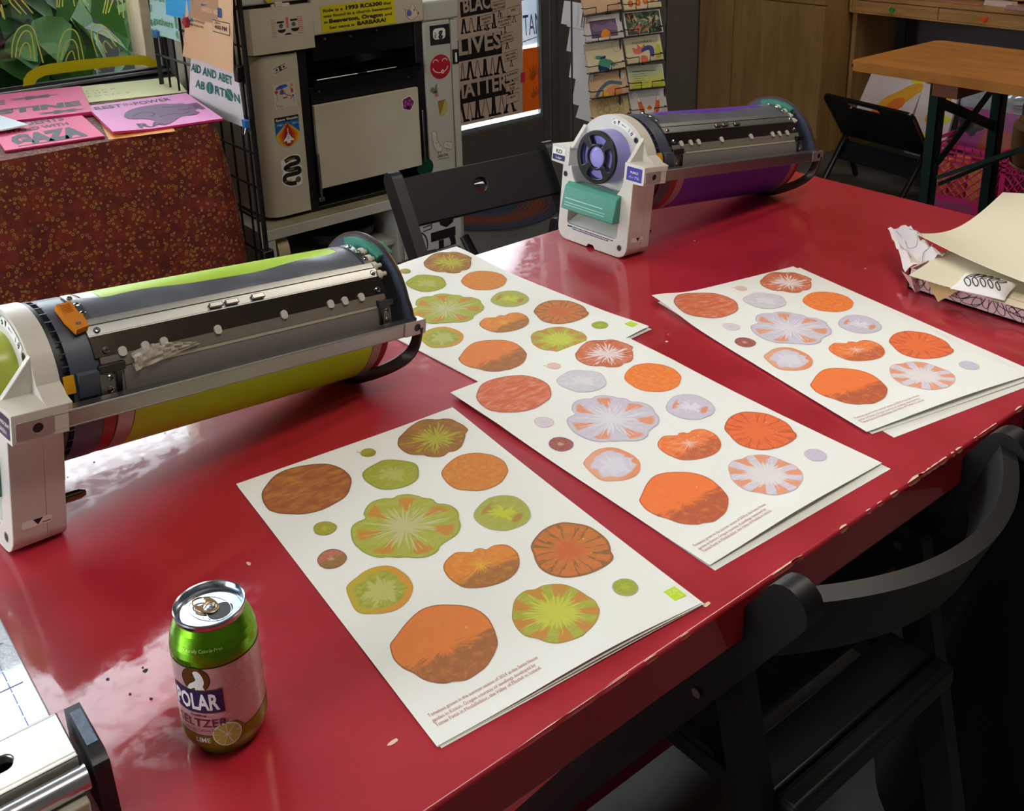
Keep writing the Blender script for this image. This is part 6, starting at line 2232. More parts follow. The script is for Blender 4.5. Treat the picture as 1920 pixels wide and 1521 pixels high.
ch = make_chair('near black folding chair with curved backrest, tucked under the near table edge', (0.867, 0.440, 0), 0.0, 'black folding chairs')
c2 = dup(ch, (1.40, 0.440, 0), RZ(0.0), 'black folding chair at the right edge, hidden behind a hanging black coat')
c3 = dup(ch, (1.312, 1.785, 0), RZ(pi - 0.10), 'black folding chair with a holed back board, on the window side of the table')
for o in list(c3.children):
    if o.name.startswith('backrest'):
        bpy.data.objects.remove(o)
m = MB()
m.holed(rect(-0.184, -0.058, 0.184, 0.048), [circle(0.0, 0.0, 0.016, 24)], -0.008, 0.008, 0, frame((0, 0.036, 0.715), (1, 0, 0), (0, -0.62, 1)))
o = m.build('backrest', BLACK, c3, local=True, bevel=0.002)

p0, p1 = on_z(869, 441, 0.575), on_z(903, 505, 0.50)
m = MB(ROOTM[c3.name].inverted())
m.sweep([p0, p0.lerp(p1, 0.25), p1, p1 + (p1 - p0) * 2], rect(-0.011, -0.020, 0.011, 0.020, 0.008, 4), up=(0, 0.7, 0.7))
m.build('leg', BLACK, c3, local=True, bevel=0.003)
b0, b1 = on_z(752, 503, 0.50), on_z(858, 468, 0.50)
m = MB(ROOTM[c3.name].inverted())
m.sweep([b0, b1], rect(-0.012, -0.012, 0.012, 0.012, 0.004, 3))
m.build('seat_edge', BLACK, c3, local=True)

# ---- black coat on the far right chair
k = NT('black_woollen_cloth')
co = k.coord('Object')
n1 = k.noise(co, 700, 2, 0.8)
k.set(Base_Color=k.mix(n1, rgb((8, 8, 9)), rgb((20, 20, 20))), Roughness=0.95, Specular_IOR_Level=0.15)
k.bump(n1, 0.3)
m = MB()


def coat(u, v):
    # closed tube round the chair back, from the collar (v=1) to the ragged hem (v=0)
    a = 2 * pi * u
    hem = 0.03 + 0.26 * (0.5 + 0.5 * cos(a - 0.3)) + 0.025 * sin(a * 5) ** 2
    z = hem + (0.775 - hem) * v
    rx = 0.225 + 0.05 * (1 - v) + 0.012 * sin(a * 7 + v * 3) * (1 - v)
    ry = 0.050 + 0.130 * (1 - v) ** 1.3 + 0.012 * sin(a * 9) * (1 - v)
    if v > 0.94:
        q = (v - 0.94) / 0.06
        ry *= 1 - 0.5 * q
    return (1.41 + rx * cos(a), 0.432 + 0.115 * (1 - v) + ry * sin(a), z)


m.grid(coat, 72, 30, 0)
m.add([coat(i / 72, 1.0) for i in range(72)], [tuple(range(72))], 0)
tag(m.build('coat', k.m, smooth=60), 'black coat draped over the back of the chair at the right edge', 'coat')

# ================================================================== POSTERS ON THE DOOR
def through_mat(name, col, t=0.05, tcol=None):
    """Paper that lets a little daylight through."""
    if name in MATS:
        return MATS[name]
    k = NT(name)
    base = rgb(col)
    k.set(Base_Color=k.mix(k.noise(k.coord('Object'), 40, 3), tuple(v * 0.96 for v in base[:3]) + (1,), base), Roughness=0.75)
    tr = k.n('BsdfTranslucent')
    tr.inputs[0].default_value = rgb(tcol or col)
    ms = k.n('MixShader')
    ms.inputs[0].default_value = t
    k.t.links.new(k.b.outputs[0], ms.inputs[1])
    k.t.links.new(tr.outputs[0], ms.inputs[2])
    k.t.links.new(ms.outputs[0], k.t.nodes['Material Output'].inputs[0])
    return k.m


PDY = DY + 0.0205
FD = frame((0, PDY, 0), (1, 0, 0), (0, 0, 1))
dp = lambda px, py: (on_y(px, py, PDY).x, on_y(px, py, PDY).z)
m = MB(FD)
Rt = dp(978, 0)[0]
Lf, Bt = 2.262, dp(977, 212)[1]
Tp = 1.25
m.prism([(Lf, Bt), (Rt, Bt), (Rt, Tp), (Lf, Tp)], -0.0006, 0, 0)


def bar(quad, word, wx, size):
    P = [dp(*p) for p in quad]
    m.poly(P, 0.0004, 1)
    a = atan2(P[3][1] - P[0][1], P[3][0] - P[0][0]) if False else atan2(P[1][1] - P[0][1], P[1][0] - P[0][0])
    q = dp(*wx)
    m.text(word, q[0], q[1], size, 0.0008, 2, bold=0.03, width=wx_w[word], rot=a)


wx_w = {'BLACK': 0.19, 'LIVES': 0.235, 'MATTER': 0.30}
bar(((864, 33), (926, 21), (925, -8), (862, 4)), 'BLACK', (868, 24), 0.082)
bar(((855, 117), (941, 100.5), (941, 58), (855, 77)), 'LIVES', (859, 104), 0.105)
bar(((850, 199), (956, 175), (955, 140), (850, 164)), 'MATTER', (850, 188), 0.100)
rl_ = random.Random(9)


def person(px, py, h, fill):
    """A marching figure drawn as two legs and shoes."""
    x, z = dp(px, py)
    w = h * 0.16
    sp_ = rl_.uniform(0.10, 0.30) * h
    for s in (-1, 1):
        L_ = [(x + s * w * 0.2, z + h), (x + s * sp_ * 0.5, z + h * 0.5), (x + s * sp_, z)]
        m.line(L_, w * 0.9 if fill else 0.003, 0.0004 + 0.0001 * s, 1)
        m.poly([(L_[2][0] - w * 0.6, z - w * 0.4), (L_[2][0] + w * 1.3, z - w * 0.3), (L_[2][0] + w * 0.7, z + w * 0.4), (L_[2][0] - w * 0.5, z + w * 0.5)], 0.0006, 1)


for i in range(7):
    person(866 + i * 15, 228 - i * 3.2, 0.085, i % 2 == 0)
for i in range(6):
    person(868 + i * 14, 150 - i * 2.6, 0.075, i % 2 == 1)
for i in range(6):
    person(870 + i * 14, 62 - i * 2.6, 0.06, i % 2 == 0)
for (px, py, s1, s2) in ((935, 12, 'TERRANCE', 'CRUTCHER'), (912, 38, 'FREDDIE', 'GRAY'), (946, 42, 'PHILANDO', 'CASTILE'), (950, 72, 'LAQUAN', 'McDONALD'), (958, 105, 'MICHAEL', 'BROWN'), (960, 142, 'ELEANOR', ''), (960, 162, 'TAMIR', 'RICE'), (961, 185, 'AKAI', ''), (963, 22, 'ERIC', '')):
    x, z = dp(px, py)
    R_ = [(x - 0.036, z - 0.022), (x + 0.036, z - 0.014), (x + 0.036, z + 0.026), (x - 0.036, z + 0.018)]
    m.poly(R_, 0.0007, 0)
    m.line(R_, 0.0022, 0.0009, 1, closed=True)
    m.text(s1, x, z + 0.004, 0.014, 0.0012, 1, align='CENTER', rot=0.11, bold=0.02)
    if s2:
        m.text(s2, x, z - 0.012, 0.014, 0.0012, 1, align='CENTER', rot=0.11, bold=0.02)
    person(px + 1, py + 19, 0.03, rl_.random() < 0.6)
POSTER = through_mat('beige_newsprint', (214, 190, 176), 0.016)
tag(m.build('poster', [POSTER, mat('poster_black', (16, 15, 15), 0.6), mat('poster_cream', (196, 180, 164), 0.6)], smooth=0), 'large beige BLACK LIVES MATTER poster with marching figures on the glass door', 'poster')
m = MB(frame((0, PDY + 0.0125, 0), (1, 0, 0), (0, 0, 1)))
pl2 = lambda px, py: (on_y(px, py, PDY + 0.0125).x, on_y(px, py, PDY + 0.0125).z)
a = [pl2(974, 88), pl2(1017, 79)]
m.prism([a[0], a[1], (a[1][0], 1.2), (a[0][0], 1.2)], -0.0006, 0, 0)
w_ = a[1][0] - a[0][0]
m.text('TAM', a[0][0] + w_ * 0.18, a[0][1] + 0.045, 0.135, 0.0006, 1, width=w_ * 0.78, rot=0.03)
m.text('VI', a[0][0] + w_ * 0.20, a[0][1] + 0.235, 0.135, 0.0006, 1, width=w_ * 0.40, rot=0.03)
m.line([(a[0][0] + w_ * 0.94, a[0][1] + 0.34), (a[0][0] + w_ * 0.94, a[0][1] + 0.245), (a[0][0] + w_ * 0.74, a[0][1] + 0.24)], 0.009, 0.0006, 1)
m.line([(a[0][0] + w_ * 0.12, a[0][1] + 0.205), (a[1][0] - 0.01, a[0][1] + 0.215)], 0.004, 0.0006, 1)
m.line([(a[0][0] + w_ * 0.15, a[0][1] + 0.020), (a[1][0] - 0.02, a[0][1] + 0.034)], 0.004, 0.0006, 1)
tag(m.build('poster', [through_mat('daylit_white_paper', (240, 242, 248), 0.26), through_mat('see_through_blue_marker', (70, 80, 140), 0.05)], smooth=0), 'white hand-lettered sheet outside the door glass, its blue letters seen from behind', 'poster')
m = MB(frame((0, PDY - 0.0015, 0), (1, 0, 0), (0, 0, 1)))
oq = [(on_y(*p, PDY).x, on_y(*p, PDY).z) for p in ((980, 211), (1018, 203), (1017, 86), (980, 92))]
m.prism(oq, -0.0006, 0, 0)


def handprint(cx, cz, s, a):
    X = T(cx, cz, 0.0004) @ RZ(a)
    m.poly([(s * 0.34 * cos(t), s * 0.38 * sin(t)) for t in [2 * pi * i / 16 for i in range(16)]], 0, 1, X)
    for i, (fa, l) in enumerate(((2.5, .75), (1.95, .95), (1.6, 1.02), (1.25, .95), (0.85, .78))):
        d = (cos(fa), sin(fa))
        m.line([(d[0] * s * 0.25, d[1] * s * 0.25), (d[0] * s * l, d[1] * s * l)], s * 0.15, 0.0001 * (i + 1), 1, X)


c1 = (on_y(998, 143, PDY), on_y(1000, 178, PDY))
handprint(c1[0].x, c1[0].z, 0.055, -0.5)
handprint(c1[1].x, c1[1].z, 0.045, -0.9)
tag(m.build('poster', [through_mat('daylit_orange_paper', (246, 124, 16), 0.10), through_mat('brown_handprint', (206, 96, 14), 0.03)], smooth=0), 'bright orange paper with two handprints at the right of the door glass', 'poster')
m = MB(frame((0, PDY - 0.003, 0), (1, 0, 0), (0, 0, 1)))
q = on_y(980, 145, PDY)
m.prism(rect(q.x - 0.012, q.z - 0.022, q.x + 0.012, q.z + 0.022), -0.0003, 0, 0)
tag(m.build('tape', [mat('pink_tape', (226, 44, 96), 0.5)], smooth=0), 'small pink tape holding the orange paper to the poster beside it', 'tape')

# ================================================================== RUG
ra, rb2, rc2 = on_z(868, 432, 0), on_z(935, 432, 0), on_z(1036, 405, 0)


def circum(a, b, c):
    d = 2 * (a.x * (b.y - c.y) + b.x * (c.y - a.y) + c.x * (a.y - b.y))
    ux = ((a.x ** 2 + a.y ** 2) * (b.y - c.y) + (b.x ** 2 + b.y ** 2) * (c.y - a.y) + (c.x ** 2 + c.y ** 2) * (a.y - b.y)) / d
    uy = ((a.x ** 2 + a.y ** 2) * (c.x - b.x) + (b.x ** 2 + b.y ** 2) * (a.x - c.x) + (c.x ** 2 + c.y ** 2) * (b.x - a.x)) / d
    return ux, uy, hypot(a.x - ux, a.y - uy)


k = NT('braided_rag_rug')
co = k.coord('Object')
sp = k.n('SeparateXYZ')
k.t.links.new(co, sp.inputs[0])
r0 = k.math('SQRT', k.math('ADD', k.math('MULTIPLY', sp.outputs[0], sp.outputs[0]), k.math('MULTIPLY', sp.outputs[1], sp.outputs[1])))
cr = k.n('ValToRGB')
el = cr.color_ramp.elements
el[0].position, el[0].color = 0.0, rgb((110, 90, 70))
el[1].position, el[1].color = 1.0, rgb((112, 56, 26))
for p_, c_ in ((0.20, (60, 90, 120)), (0.35, (150, 80, 50)), (0.48, (70, 84, 110)), (0.60, (92, 100, 50)), (0.66, (72, 92, 48)), (0.74, (132, 70, 28)), (0.88, (104, 48, 22))):
    e = el.new(p_)
    e.color = rgb(c_)
k.t.links.new(k.math('DIVIDE', k.math('ADD', r0, k.math('MULTIPLY', k.noise(co, 18, 2), 0.02)), 0.62), cr.inputs[0])
k.set(Base_Color=k.mix(k.math('MULTIPLY', k.noise(co, 160, 2), 0.6), cr.outputs[0], rgb((40, 28, 20))), Roughness=0.95, Specular_IOR_Level=0.1)
wv = k.n('TexWave', wave_type='RINGS', rings_direction='SPHERICAL')
wv.inputs['Scale'].default_value = 18
k.t.links.new(co, wv.inputs['Vector'])
k.bump(wv.outputs['Fac'], 0.6, 0.01)
ux, uy, ur = circum(ra, rb2, rc2)
ur = min(ur, 0.62)
m = MB(T(2.60, 3.10 + 0.58 - 0.03, 0) if False else T(ux, uy, 0))
m.lathe([(0.0, 0.012), (ur - 0.01, 0.012), (ur, 0.006), (ur, 0.0)], 72)
o = tag(m.build('rug', [k.m], smooth=60, origin=(ux, uy, 0)), 'round braided rag rug in rust and green rings in front of the door', 'rug')

# ================================================================== GREETING-CARD RACK
RO = Vector((2.165, 2.385, 0))
re = Vector((0.9915, -0.13, 0))
rn = Vector((-0.13, -0.9915, 0))             # facing the room


def on_pl(px, py, o, n):
    d = ray(px, py)
    return CAM_LOC + d * ((o - CAM_LOC).dot(n) / d.dot(n))


ck = thing('card_rack', 'black wire spinner rack of greeting cards beside the door', 'display rack', (2.36, 2.50, 0))
CR_W = 0.372
m = MB()
ctr = RO + re * (CR_W / 2) - rn * 0.075
m.cyl((ctr.x, ctr.y, 0.05), (ctr.x, ctr.y, 1.5), 0.012, 12)
for i in range(4):
    a = i * pi / 2 + 0.6
    m.cyl((ctr.x, ctr.y, 0.10), (ctr.x + 0.24 * cos(a), ctr.y + 0.24 * sin(a), 0.014), 0.011, 10)
m.build('centre_post', FRB, ck)
m = MB()
for t in (0.0, 0.5, 1.0):
    p = RO + re * (CR_W * t) - rn * 0.012
    m.tube([(p.x, p.y, 0.3), (p.x, p.y, 1.4)], 0.003, 6)
for q in (RO - rn * 0.13, RO + re * CR_W - rn * 0.13):
    m.tube([(q.x, q.y, 0.3), (q.x, q.y, 1.4)], 0.003, 6)
for z in (0.3, 1.0, 1.4):
    L_ = [RO - rn * 0.012, RO + re * CR_W - rn * 0.012, RO + re * CR_W - rn * 0.13, RO - rn * 0.13]
    m.tube([(q.x, q.y, z) for q in L_], 0.003, 6, closed=True)
m.build('rack_frame', FRB, ck)
cards = []
Z2 = lambda zx, zy: (1060 + zx * 0.1512, zy * 0.1512)
rowsL = [((245, -150), (715, -190), (700, 110), (240, 185)), ((280, 205), (745, 155), (730, 460), (265, 520)), ((300, 540), (770, 475), (745, 830), (290, 905)), ((340, 920), (815, 830), (795, 1145), (325, 1215)), ((365, 1235), (835, 1150), (815, 1480), (350, 1545))]
rowsR = [((745, -190), (1205, -230), (1195, 80), (735, 130)), ((790, 150), (1230, 75), (1215, 395), (765, 445)), ((800, 470), (1240, 400), (1220, 730), (780, 795)), ((820, 820), (1265, 725), (1240, 1065), (810, 1105)), ((845, 1130), (1290, 1045), (1270, 1390), (830, 1440))]
CARDC = mat('cream_card', (214, 198, 160), 0.7)
CARDW = mat('white_card', (214, 206, 200), 0.7)
CARDP = mat('peach_card', (206, 168, 132), 0.7)
ink_ = lambda n, c_: mat(n, c_, 0.65, var=0.15, scale=120)


def card(label, quad, mats, art, lean=0.018):
    C_ = []
    for i, z in enumerate(quad):
        px, py = Z2(*z)
        off = -lean if i < 2 else lean * 0.3
        C_.append(on_pl(px, py, RO + rn * off, rn))
    o, x, y = C_[3], C_[2] - C_[3], C_[0] - C_[3]
    X = frame(o, x, y)
    w, h = x.length, (X.inverted() @ C_[0]).y
    m = MB(X)
    for j in range(3):
        m.box(0.0005 * j, 0, -0.0012 - 0.003 * j, w - 0.0005 * j, h - 0.0006 * j, -0.003 * j, 0)
    art(m, w, h)
    tag(m.build('greeting_card', mats, smooth=0), label, 'card', 'cards on the spinner rack')


def blob(m, w, h, pts, mi, z=0.0005, sm=True):
    P = [(p[0] * w, p[1] * h) for p in pts]
    m.poly(smooth_loop(P, 3) if sm else P, z, mi)


def a1(m, w, h):
    m.line(circle(w * .3, h * .75, w * .08, 16), w * .01, 0.0005, 1, closed=True)


card('cream greeting card in the topmost visible pocket of the left column', rowsL[0], [CARDP, ink_('tan_ink', (176, 140, 96))], a1)


def a2(m, w, h):
    m.poly([(w * .15, h * .10), (w * .85, h * .10), (w * .85, h * .80), (w * .15, h * .80)], 0.0004, 1)
    blob(m, w, h, ((.18, .5), (.3, .66), (.5, .58), (.7, .7), (.84, .56), (.84, .3), (.6, .4), (.3, .36)), 2)
    blob(m, w, h, ((.40, .12), (.44, .34), (.54, .42), (.64, .30), (.64, .12)), 3, 0.0007)


card('white-bordered card of purple mountains with an orange tent', rowsL[1], [CARDW, ink_('plum_ink', (96, 78, 104)), ink_('mauve_ink', (126, 104, 132)), ink_('tent_orange', (222, 130, 30))], a2)


def a3(m, w, h):
    blob(m, w, h, ((.28, .0), (.30, .30), (.44, .42), (.60, .30), (.56, .04)), 1)
    blob(m, w, h, ((.30, .02), (.30, .18), (.48, .10), (.56, .0)), 2, 0.0007)
    blob(m, w, h, ((.22, .46), (.30, .54), (.46, .46), (.40, .38)), 1, 0.0007)
    blob(m, w, h, ((.36, .46), (.50, .50), (.50, .42), (.38, .40)), 2, 0.0009)
    m.line([(w * .5, h * .35), (w * .80, h * .12)], w * .012, 0.0006, 3)
    blob(m, w, h, ((.52, .30), (.62, .34), (.74, .14), (.66, .10)), 1, 0.0008)
    m.line(circle(w * .85, h * .78, w * .13, 20), w * .006, 0.0005, 3, closed=True)


card('cream card with a green bent figure carrying a stick', rowsL[2], [CARDC, ink_('sea_green', (70, 140, 110)), ink_('navy_card_ink', (28, 44, 96)), INKB], a3)


def a4(m, w, h):
    P = smooth_path([(w * .12, 0, 0), (w * .26, h * .30, 0), (w * .5, h * .55, 0), (w * .70, h * .50, 0), (w * .84, h * .44, 0)], 5)
    blob(m, w, h, ((.30, .0), (.40, .26), (.58, .40), (.74, .34), (.80, .0)), 2)
    blob(m, w, h, ((.26, .0), (.34, .22), (.44, .14), (.44, .0)), 3, 0.0007)
    m.line([(p.x, p.y) for p in P], w * .075, 0.0009, 1)
    m.poly(circle(w * .88, h * .78, w * .07, 20), 0.0008, 4)


card('peach card with a slate-blue arc over orange and yellow', rowsL[3], [CARDP, ink_('slate_blue_ink', (84, 104, 118)), ink_('coral_ink', (216, 134, 84)), ink_('card_yellow', (214, 176, 60)), CARDW], a4)


def a5(m, w, h):
    rq = random.Random(5)
    for i in range(28):
        m.line(circle(w * rq.uniform(.2, .8), h * rq.uniform(.2, .9), w * rq.uniform(.05, .09), 14), w * .007, 0.0004 + 0.00001 * i, 1, closed=True)


card('tan card scribbled with loose brown circles, lowest in the left column', rowsL[4], [mat('tan_card', (196, 170, 118), 0.7), ink_('brown_scribble', (140, 112, 74))], a5)


def b1(m, w, h):
    for i, (x, z) in enumerate(((.18, .24), (.38, .26), (.58, .30), (.78, .34), (.2, .6), (.42, .62), (.62, .66))):
        m.poly(circle(w * x, h * z, w * .07, 16, ry=w * .075), 0.0004, 1)
        m.poly(circle(w * x, h * z, w * .03, 10), 0.0006, 2)


card('cream card dotted with orange fruit halves', rowsR[0], [CARDC, ink_('fruit_orange', (206, 92, 36)), ink_('fruit_light', (226, 146, 80))], b1)


def b2(m, w, h):
    m.poly([(w * .03, h * .02), (w * .97, h * .02), (w * .97, h * .96), (w * .03, h * .96)], 0.0004, 1)
    rq = random.Random(8)
    for i in range(60):
        x, z, a = rq.uniform(.08, .92), rq.uniform(.08, .9), rq.uniform(0, pi)
        L_ = rq.uniform(.06, .15)
        c_, s_ = cos(a), sin(a)
        P = [(w * x + L_ * w * (q[0] * c_ - q[1] * s_), h * z + L_ * w * (q[0] * s_ + q[1] * c_)) for q in ((-1, 0), (0, .3), (1, 0), (0, -.3))]
        P = [(min(max(p[0], w * .03), w * .97), min(max(p[1], h * .02), h * .96)) for p in P]
        m.poly(P, 0.0005 + i * 0.00001, rq.choice((2, 2, 3, 4, 5)))


card('leafy green card with coral spots and a white border', rowsR[1], [CARDW, ink_('deep_leaf', (64, 78, 62)), ink_('sage_ink', (112, 132, 104)), ink_('cream_leaf', (186, 178, 140)), ink_('coral_spot', (212, 110, 84)), ink_('dark_leaf', (36, 40, 34))], b2)


def b3(m, w, h):
    m.text('AQUARIUS', w * .18, h * .74, h * .14, 0.0006, 3, width=w * .56)
    blob(m, w, h, ((.22, .36), (.18, .60), (.30, .54), (.34, .72), (.42, .56), (.52, .70), (.52, .46), (.40, .34)), 1)
    blob(m, w, h, ((.40, .38), (.48, .56), (.64, .62), (.76, .50), (.74, .16), (.64, .22), (.62, .44)), 2, 0.0007)
    blob(m, w, h, ((.36, .10), (.40, .26), (.54, .20), (.54, .0), (.38, .0)), 1, 0.0007)
    blob(m, w, h, ((.78, .30), (.84, .56), (.94, .60), (.94, .10), (.80, .10)), 4)


card('cream zodiac card with a blue-haired face and red plumes', rowsR[2], [CARDC, ink_('plume_red', (214, 112, 86)), ink_('hair_blue', (62, 74, 130)), ink_('soft_black', (80, 72, 66)), ink_('chartreuse_ink', (186, 186, 56))], b3)
k = NT('card_fade')
g = k.n('SeparateXYZ')
k.t.links.new(k.coord('Object'), g.inputs[0])
k.set(Base_Color=k.mix(k.step(k.math('ADD', g.outputs[2], k.math('MULTIPLY', k.noise(k.coord('Object'), 20, 3), 0.03)), 0.02, 0.09), rgb((196, 194, 40)), rgb((176, 186, 164))), Roughness=0.7)


def b4(m, w, h):
    m.poly([(w * .02, 0), (w * .98, 0), (w * .98, h * .97), (w * .02, h * .97)], 0.0003, 1)
    for j in range(7):
        m.box(w * .12, h * (.72 - j * .10), 0, w * (.78 if j == 0 else .40 + .06 * (j % 3)), h * (.755 if j == 0 else .735) - h * j * .10 + (0), 0.0006, 2)


card('green to yellow printed card with lines of small type', rowsR[3], [CARDW, k.m, ink_('grey_type', (70, 72, 66))], b4)


def b5(m, w, h):
    for s in (-1, 1):
        blob(m, w, h, [(.5 + s * q[0], q[1]) for q in ((.06, .0), (.14, .22), (.22, .62), (.27, .76), (.30, .56), (.28, .22), (.20, .0))], 1)
        blob(m, w, h, [(.5 + s * q[0], q[1]) for q in ((.22, .56), (.27, .78), (.30, .62), (.27, .52))], 2, 0.0008, False)
    blob(m, w, h, ((.36, .0), (.38, .22), (.44, .32), (.5, .26), (.56, .32), (.62, .22), (.64, .0)), 2, 0.0009)
    blob(m, w, h, ((.42, .24), (.5, .18), (.58, .24), (.5, .36)), 1, 0.0011)
    m.poly(circle(w * .14, h * .82, w * .08, 18), 0.0006, 2)


card('grey-white card with two tall orange fox tails, lowest in the right column', rowsR[4], [mat('grey_white_card', (196, 188, 182), 0.7), ink_('fox_orange', (196, 92, 44)), ink_('fox_white', (220, 210, 200))], b5)
# wire pockets
for rows in (rowsL, rowsR):
    for q in rows:
        m = MB()
        a, b_ = Z2(*q[3]), Z2(*q[2])
        A = on_pl(a[0] + 1, a[1] - 6, RO + rn * 0.014, rn)
        B_ = on_pl(b_[0] - 1, b_[1] - 6, RO + rn * 0.014, rn)
        d = B_ - A
        for s0, s1, rise in ((0.0, 0.30, 1), (0.62, 1.0, 1)):
            P = [A + d * s0 - rn * 0.02 + Vector((0, 0, 0.008)), A + d * s0 + Vector((0, 0, 0.008)), A + d * s1 + Vector((0, 0, 0.008)), A + d * s1 + Vector((0, 0, -0.012))]
            if s0 > 0:
                P = [A + d * s0 + Vector((0, 0, -0.012)), A + d * s0 + Vector((0, 0, 0.008)), A + d * s1 + Vector((0, 0, 0.008)), A + d * s1 - rn * 0.02 + Vector((0, 0, 0.008))]
            m.tube(P, 0.0017, 6)
        m.tube([A - Vector((0, 0, 0.014)) - rn * 0.012, A - Vector((0, 0, 0.014)), B_ - Vector((0, 0, 0.014)), B_ - Vector((0, 0, 0.014)) - rn * 0.012], 0.0017, 6)
        m.build('wire_pocket', FRB, ck)
# cards in the side face, seen edge-on
SE = [((70, 320), (150, 30)), ((140, 350), (200, 60)), ((130, 660), (215, 370)), ((165, 990), (250, 680)), ((195, 1320), (290, 1000)), ((240, 1500), (330, 1330))]
for j, (lo, hi) in enumerate(SE):
    pl_, ph_ = Z2(*lo), Z2(*hi)
    base = RO - re * 0.018 - rn * (0.06 + 0.05 * (j % 3))
    p = on_pl(pl_[0] + 4, pl_[1], base, rn)
    q = on_pl(ph_[0] - 2, ph_[1], base, rn)
    m = MB(frame(p, -rn, (q - p)))
    L_ = (q - p).length
    for s in range(5):
        m.box(-0.055 + 0.006 * (s % 2), 0, 0.004 * s - 0.012, 0.05, L_, 0.004 * s - 0.0105, s % 2)
    tag(m.build('greeting_card', [CARDW, CARDC], smooth=0), ('bunch of cards in the uppermost side pocket of the card rack, seen edge-on', 'second bunch of edge-on cards from the top in the card rack side', 'third bunch of edge-on cards down the card rack side', 'fourth bunch of edge-on cards down the card rack side', 'fifth bunch of edge-on cards down the card rack side', 'lowest bunch of edge-on cards in the card rack side')[j], 'card', 'cards on the spinner rack')

# ================================================================== WARDROBE
k = NT('birch_plywood')
co = k.coord('Object', scale=(6, 6, 0.7))
n1 = k.noise(co, 3.5, 5, 0.6, 0.6)
n2 = k.noise(k.coord('Object'), 300, 2, 0.7)
c = k.mix(k.step(n1, 0.3, 0.72), rgb((140, 102, 54)), rgb((166, 128, 78)))
c = k.mix(k.math('MULTIPLY', n2, 0.2), c, rgb((128, 92, 50)))
k.set(Base_Color=c, Roughness=0.5)
PLY = k.m
EDGE = mat('ply_edge', (120, 84, 46), 0.6)
wd = thing('wardrobe', 'tall plain birch plywood wardrobe behind the purple drum', 'wardrobe', (4.4, 3.2, 0))
WX = 4.12
m = MB(); m.box(WX + 0.02, 2.845, 0.0, 4.77, 3.585, 2.3, 0)
m.build('carcass', [PLY], wd, bevel=0.002)
for y0, y1 in ((2.845, 3.366), (3.370, 3.585)):
    m = MB(); m.box(WX, y0, 0.03, WX + 0.02, y1, 0.706)
    m.build('lower_door', [PLY], wd, bevel=0.0015)
    m = MB(); m.box(WX, y0, 0.711, WX + 0.02, y1, 2.28)
    m.build('upper_door', [PLY], wd, bevel=0.0015)

# ================================================================== DESK WITH DRAWERS
k = NT('golden_oak_veneer')
co = k.coord('Object', scale=(2, 0.8, 9))
n1 = k.noise(co, 5, 5, 0.6, 0.5)
k.set(Base_Color=k.mix(k.step(n1, 0.3, 0.75), rgb((158, 112, 58)), rgb((186, 142, 86))), Roughness=0.45)
OAK = k.m
dk = thing('desk', 'wall-side wooden desk with two shallow drawers behind the small wooden table', 'desk', (4.57, 2.2, 0))
DX = 4.30
DZB, DZT = on_x(1758, 37, DX).z, on_x(1760, 15, DX).z
DY1 = 2.836
DYM = on_x(1759, 26, DX).y
KZ = (DZB + DZT) / 2
DZ = DZT + 0.022
m = MB(); m.box(DX - 0.004, 1.2, DZT + 0.003, 4.775, DY1, DZ)
m.build('desktop', [OAK], dk, bevel=0.002)
m = MB()
m.box(DX + 0.02, 1.2, DZB - 0.002, 4.775, DY1 - 0.01, DZT + 0.003)
m.box(DX - 0.002, DY1 - 0.012, DZB - 0.008, DX + 0.03, DY1, DZT + 0.003)
m.box(DX - 0.002, 1.2, DZB - 0.008, DX + 0.03, DY1, DZB - 0.001)
m.build('drawer_frame', [OAK], dk, bevel=0.001)
for y0, y1, ky, kc, nm in ((DYM + 0.002, DY1 - 0.014, on_x(1672, 17, DX - 0.02).y, (28, 140, 40), 'green'), (DYM - 0.42, DYM - 0.002, on_x(1845, 37, DX - 0.02).y, (226, 78, 24), 'orange'), (DYM - 0.84, DYM - 0.424, 1.81, (30, 90, 160), 'blue')):
    m = MB(); m.box(DX, y0, DZB, DX + 0.018, y1, DZT)
    dr = m.build('drawer', [OAK], dk, bevel=0.001)
    if nm != 'blue':
        m = MB(T(DX, ky, KZ) @ RY(-pi / 2))
        m.lathe([(0.0045, 0.0), (0.0045, 0.012), (0.0115, 0.018), (0.0125, 0.023), (0.0105, 0.027), (0.0, 0.0275)], 24)
        tag(m.build('knob', [mat(nm + '_knob', kc, 0.4)], dr), nm + ' knob')
m = MB(); m.box(DX + 0.02, DY1 - 0.03, 0.0, 4.775, DY1 - 0.008, DZB - 0.002)
m.build('side_panel', [PLY], dk, bevel=0.001)
m = MB(); m.box(DX + 0.30, 2.72, 0.44, DX + 0.32, 2.77, DZB)
m.build('bracket', [SEAM], dk, bevel=0.001)
m = MB(); m.box(DX + 0.02, 1.2, 0.0, 4.775, 1.222, DZB - 0.002)
m.build('side_panel', [PLY], dk, bevel=0.001)


def dpt(px, py, z):
    return on_z(px, py, z)


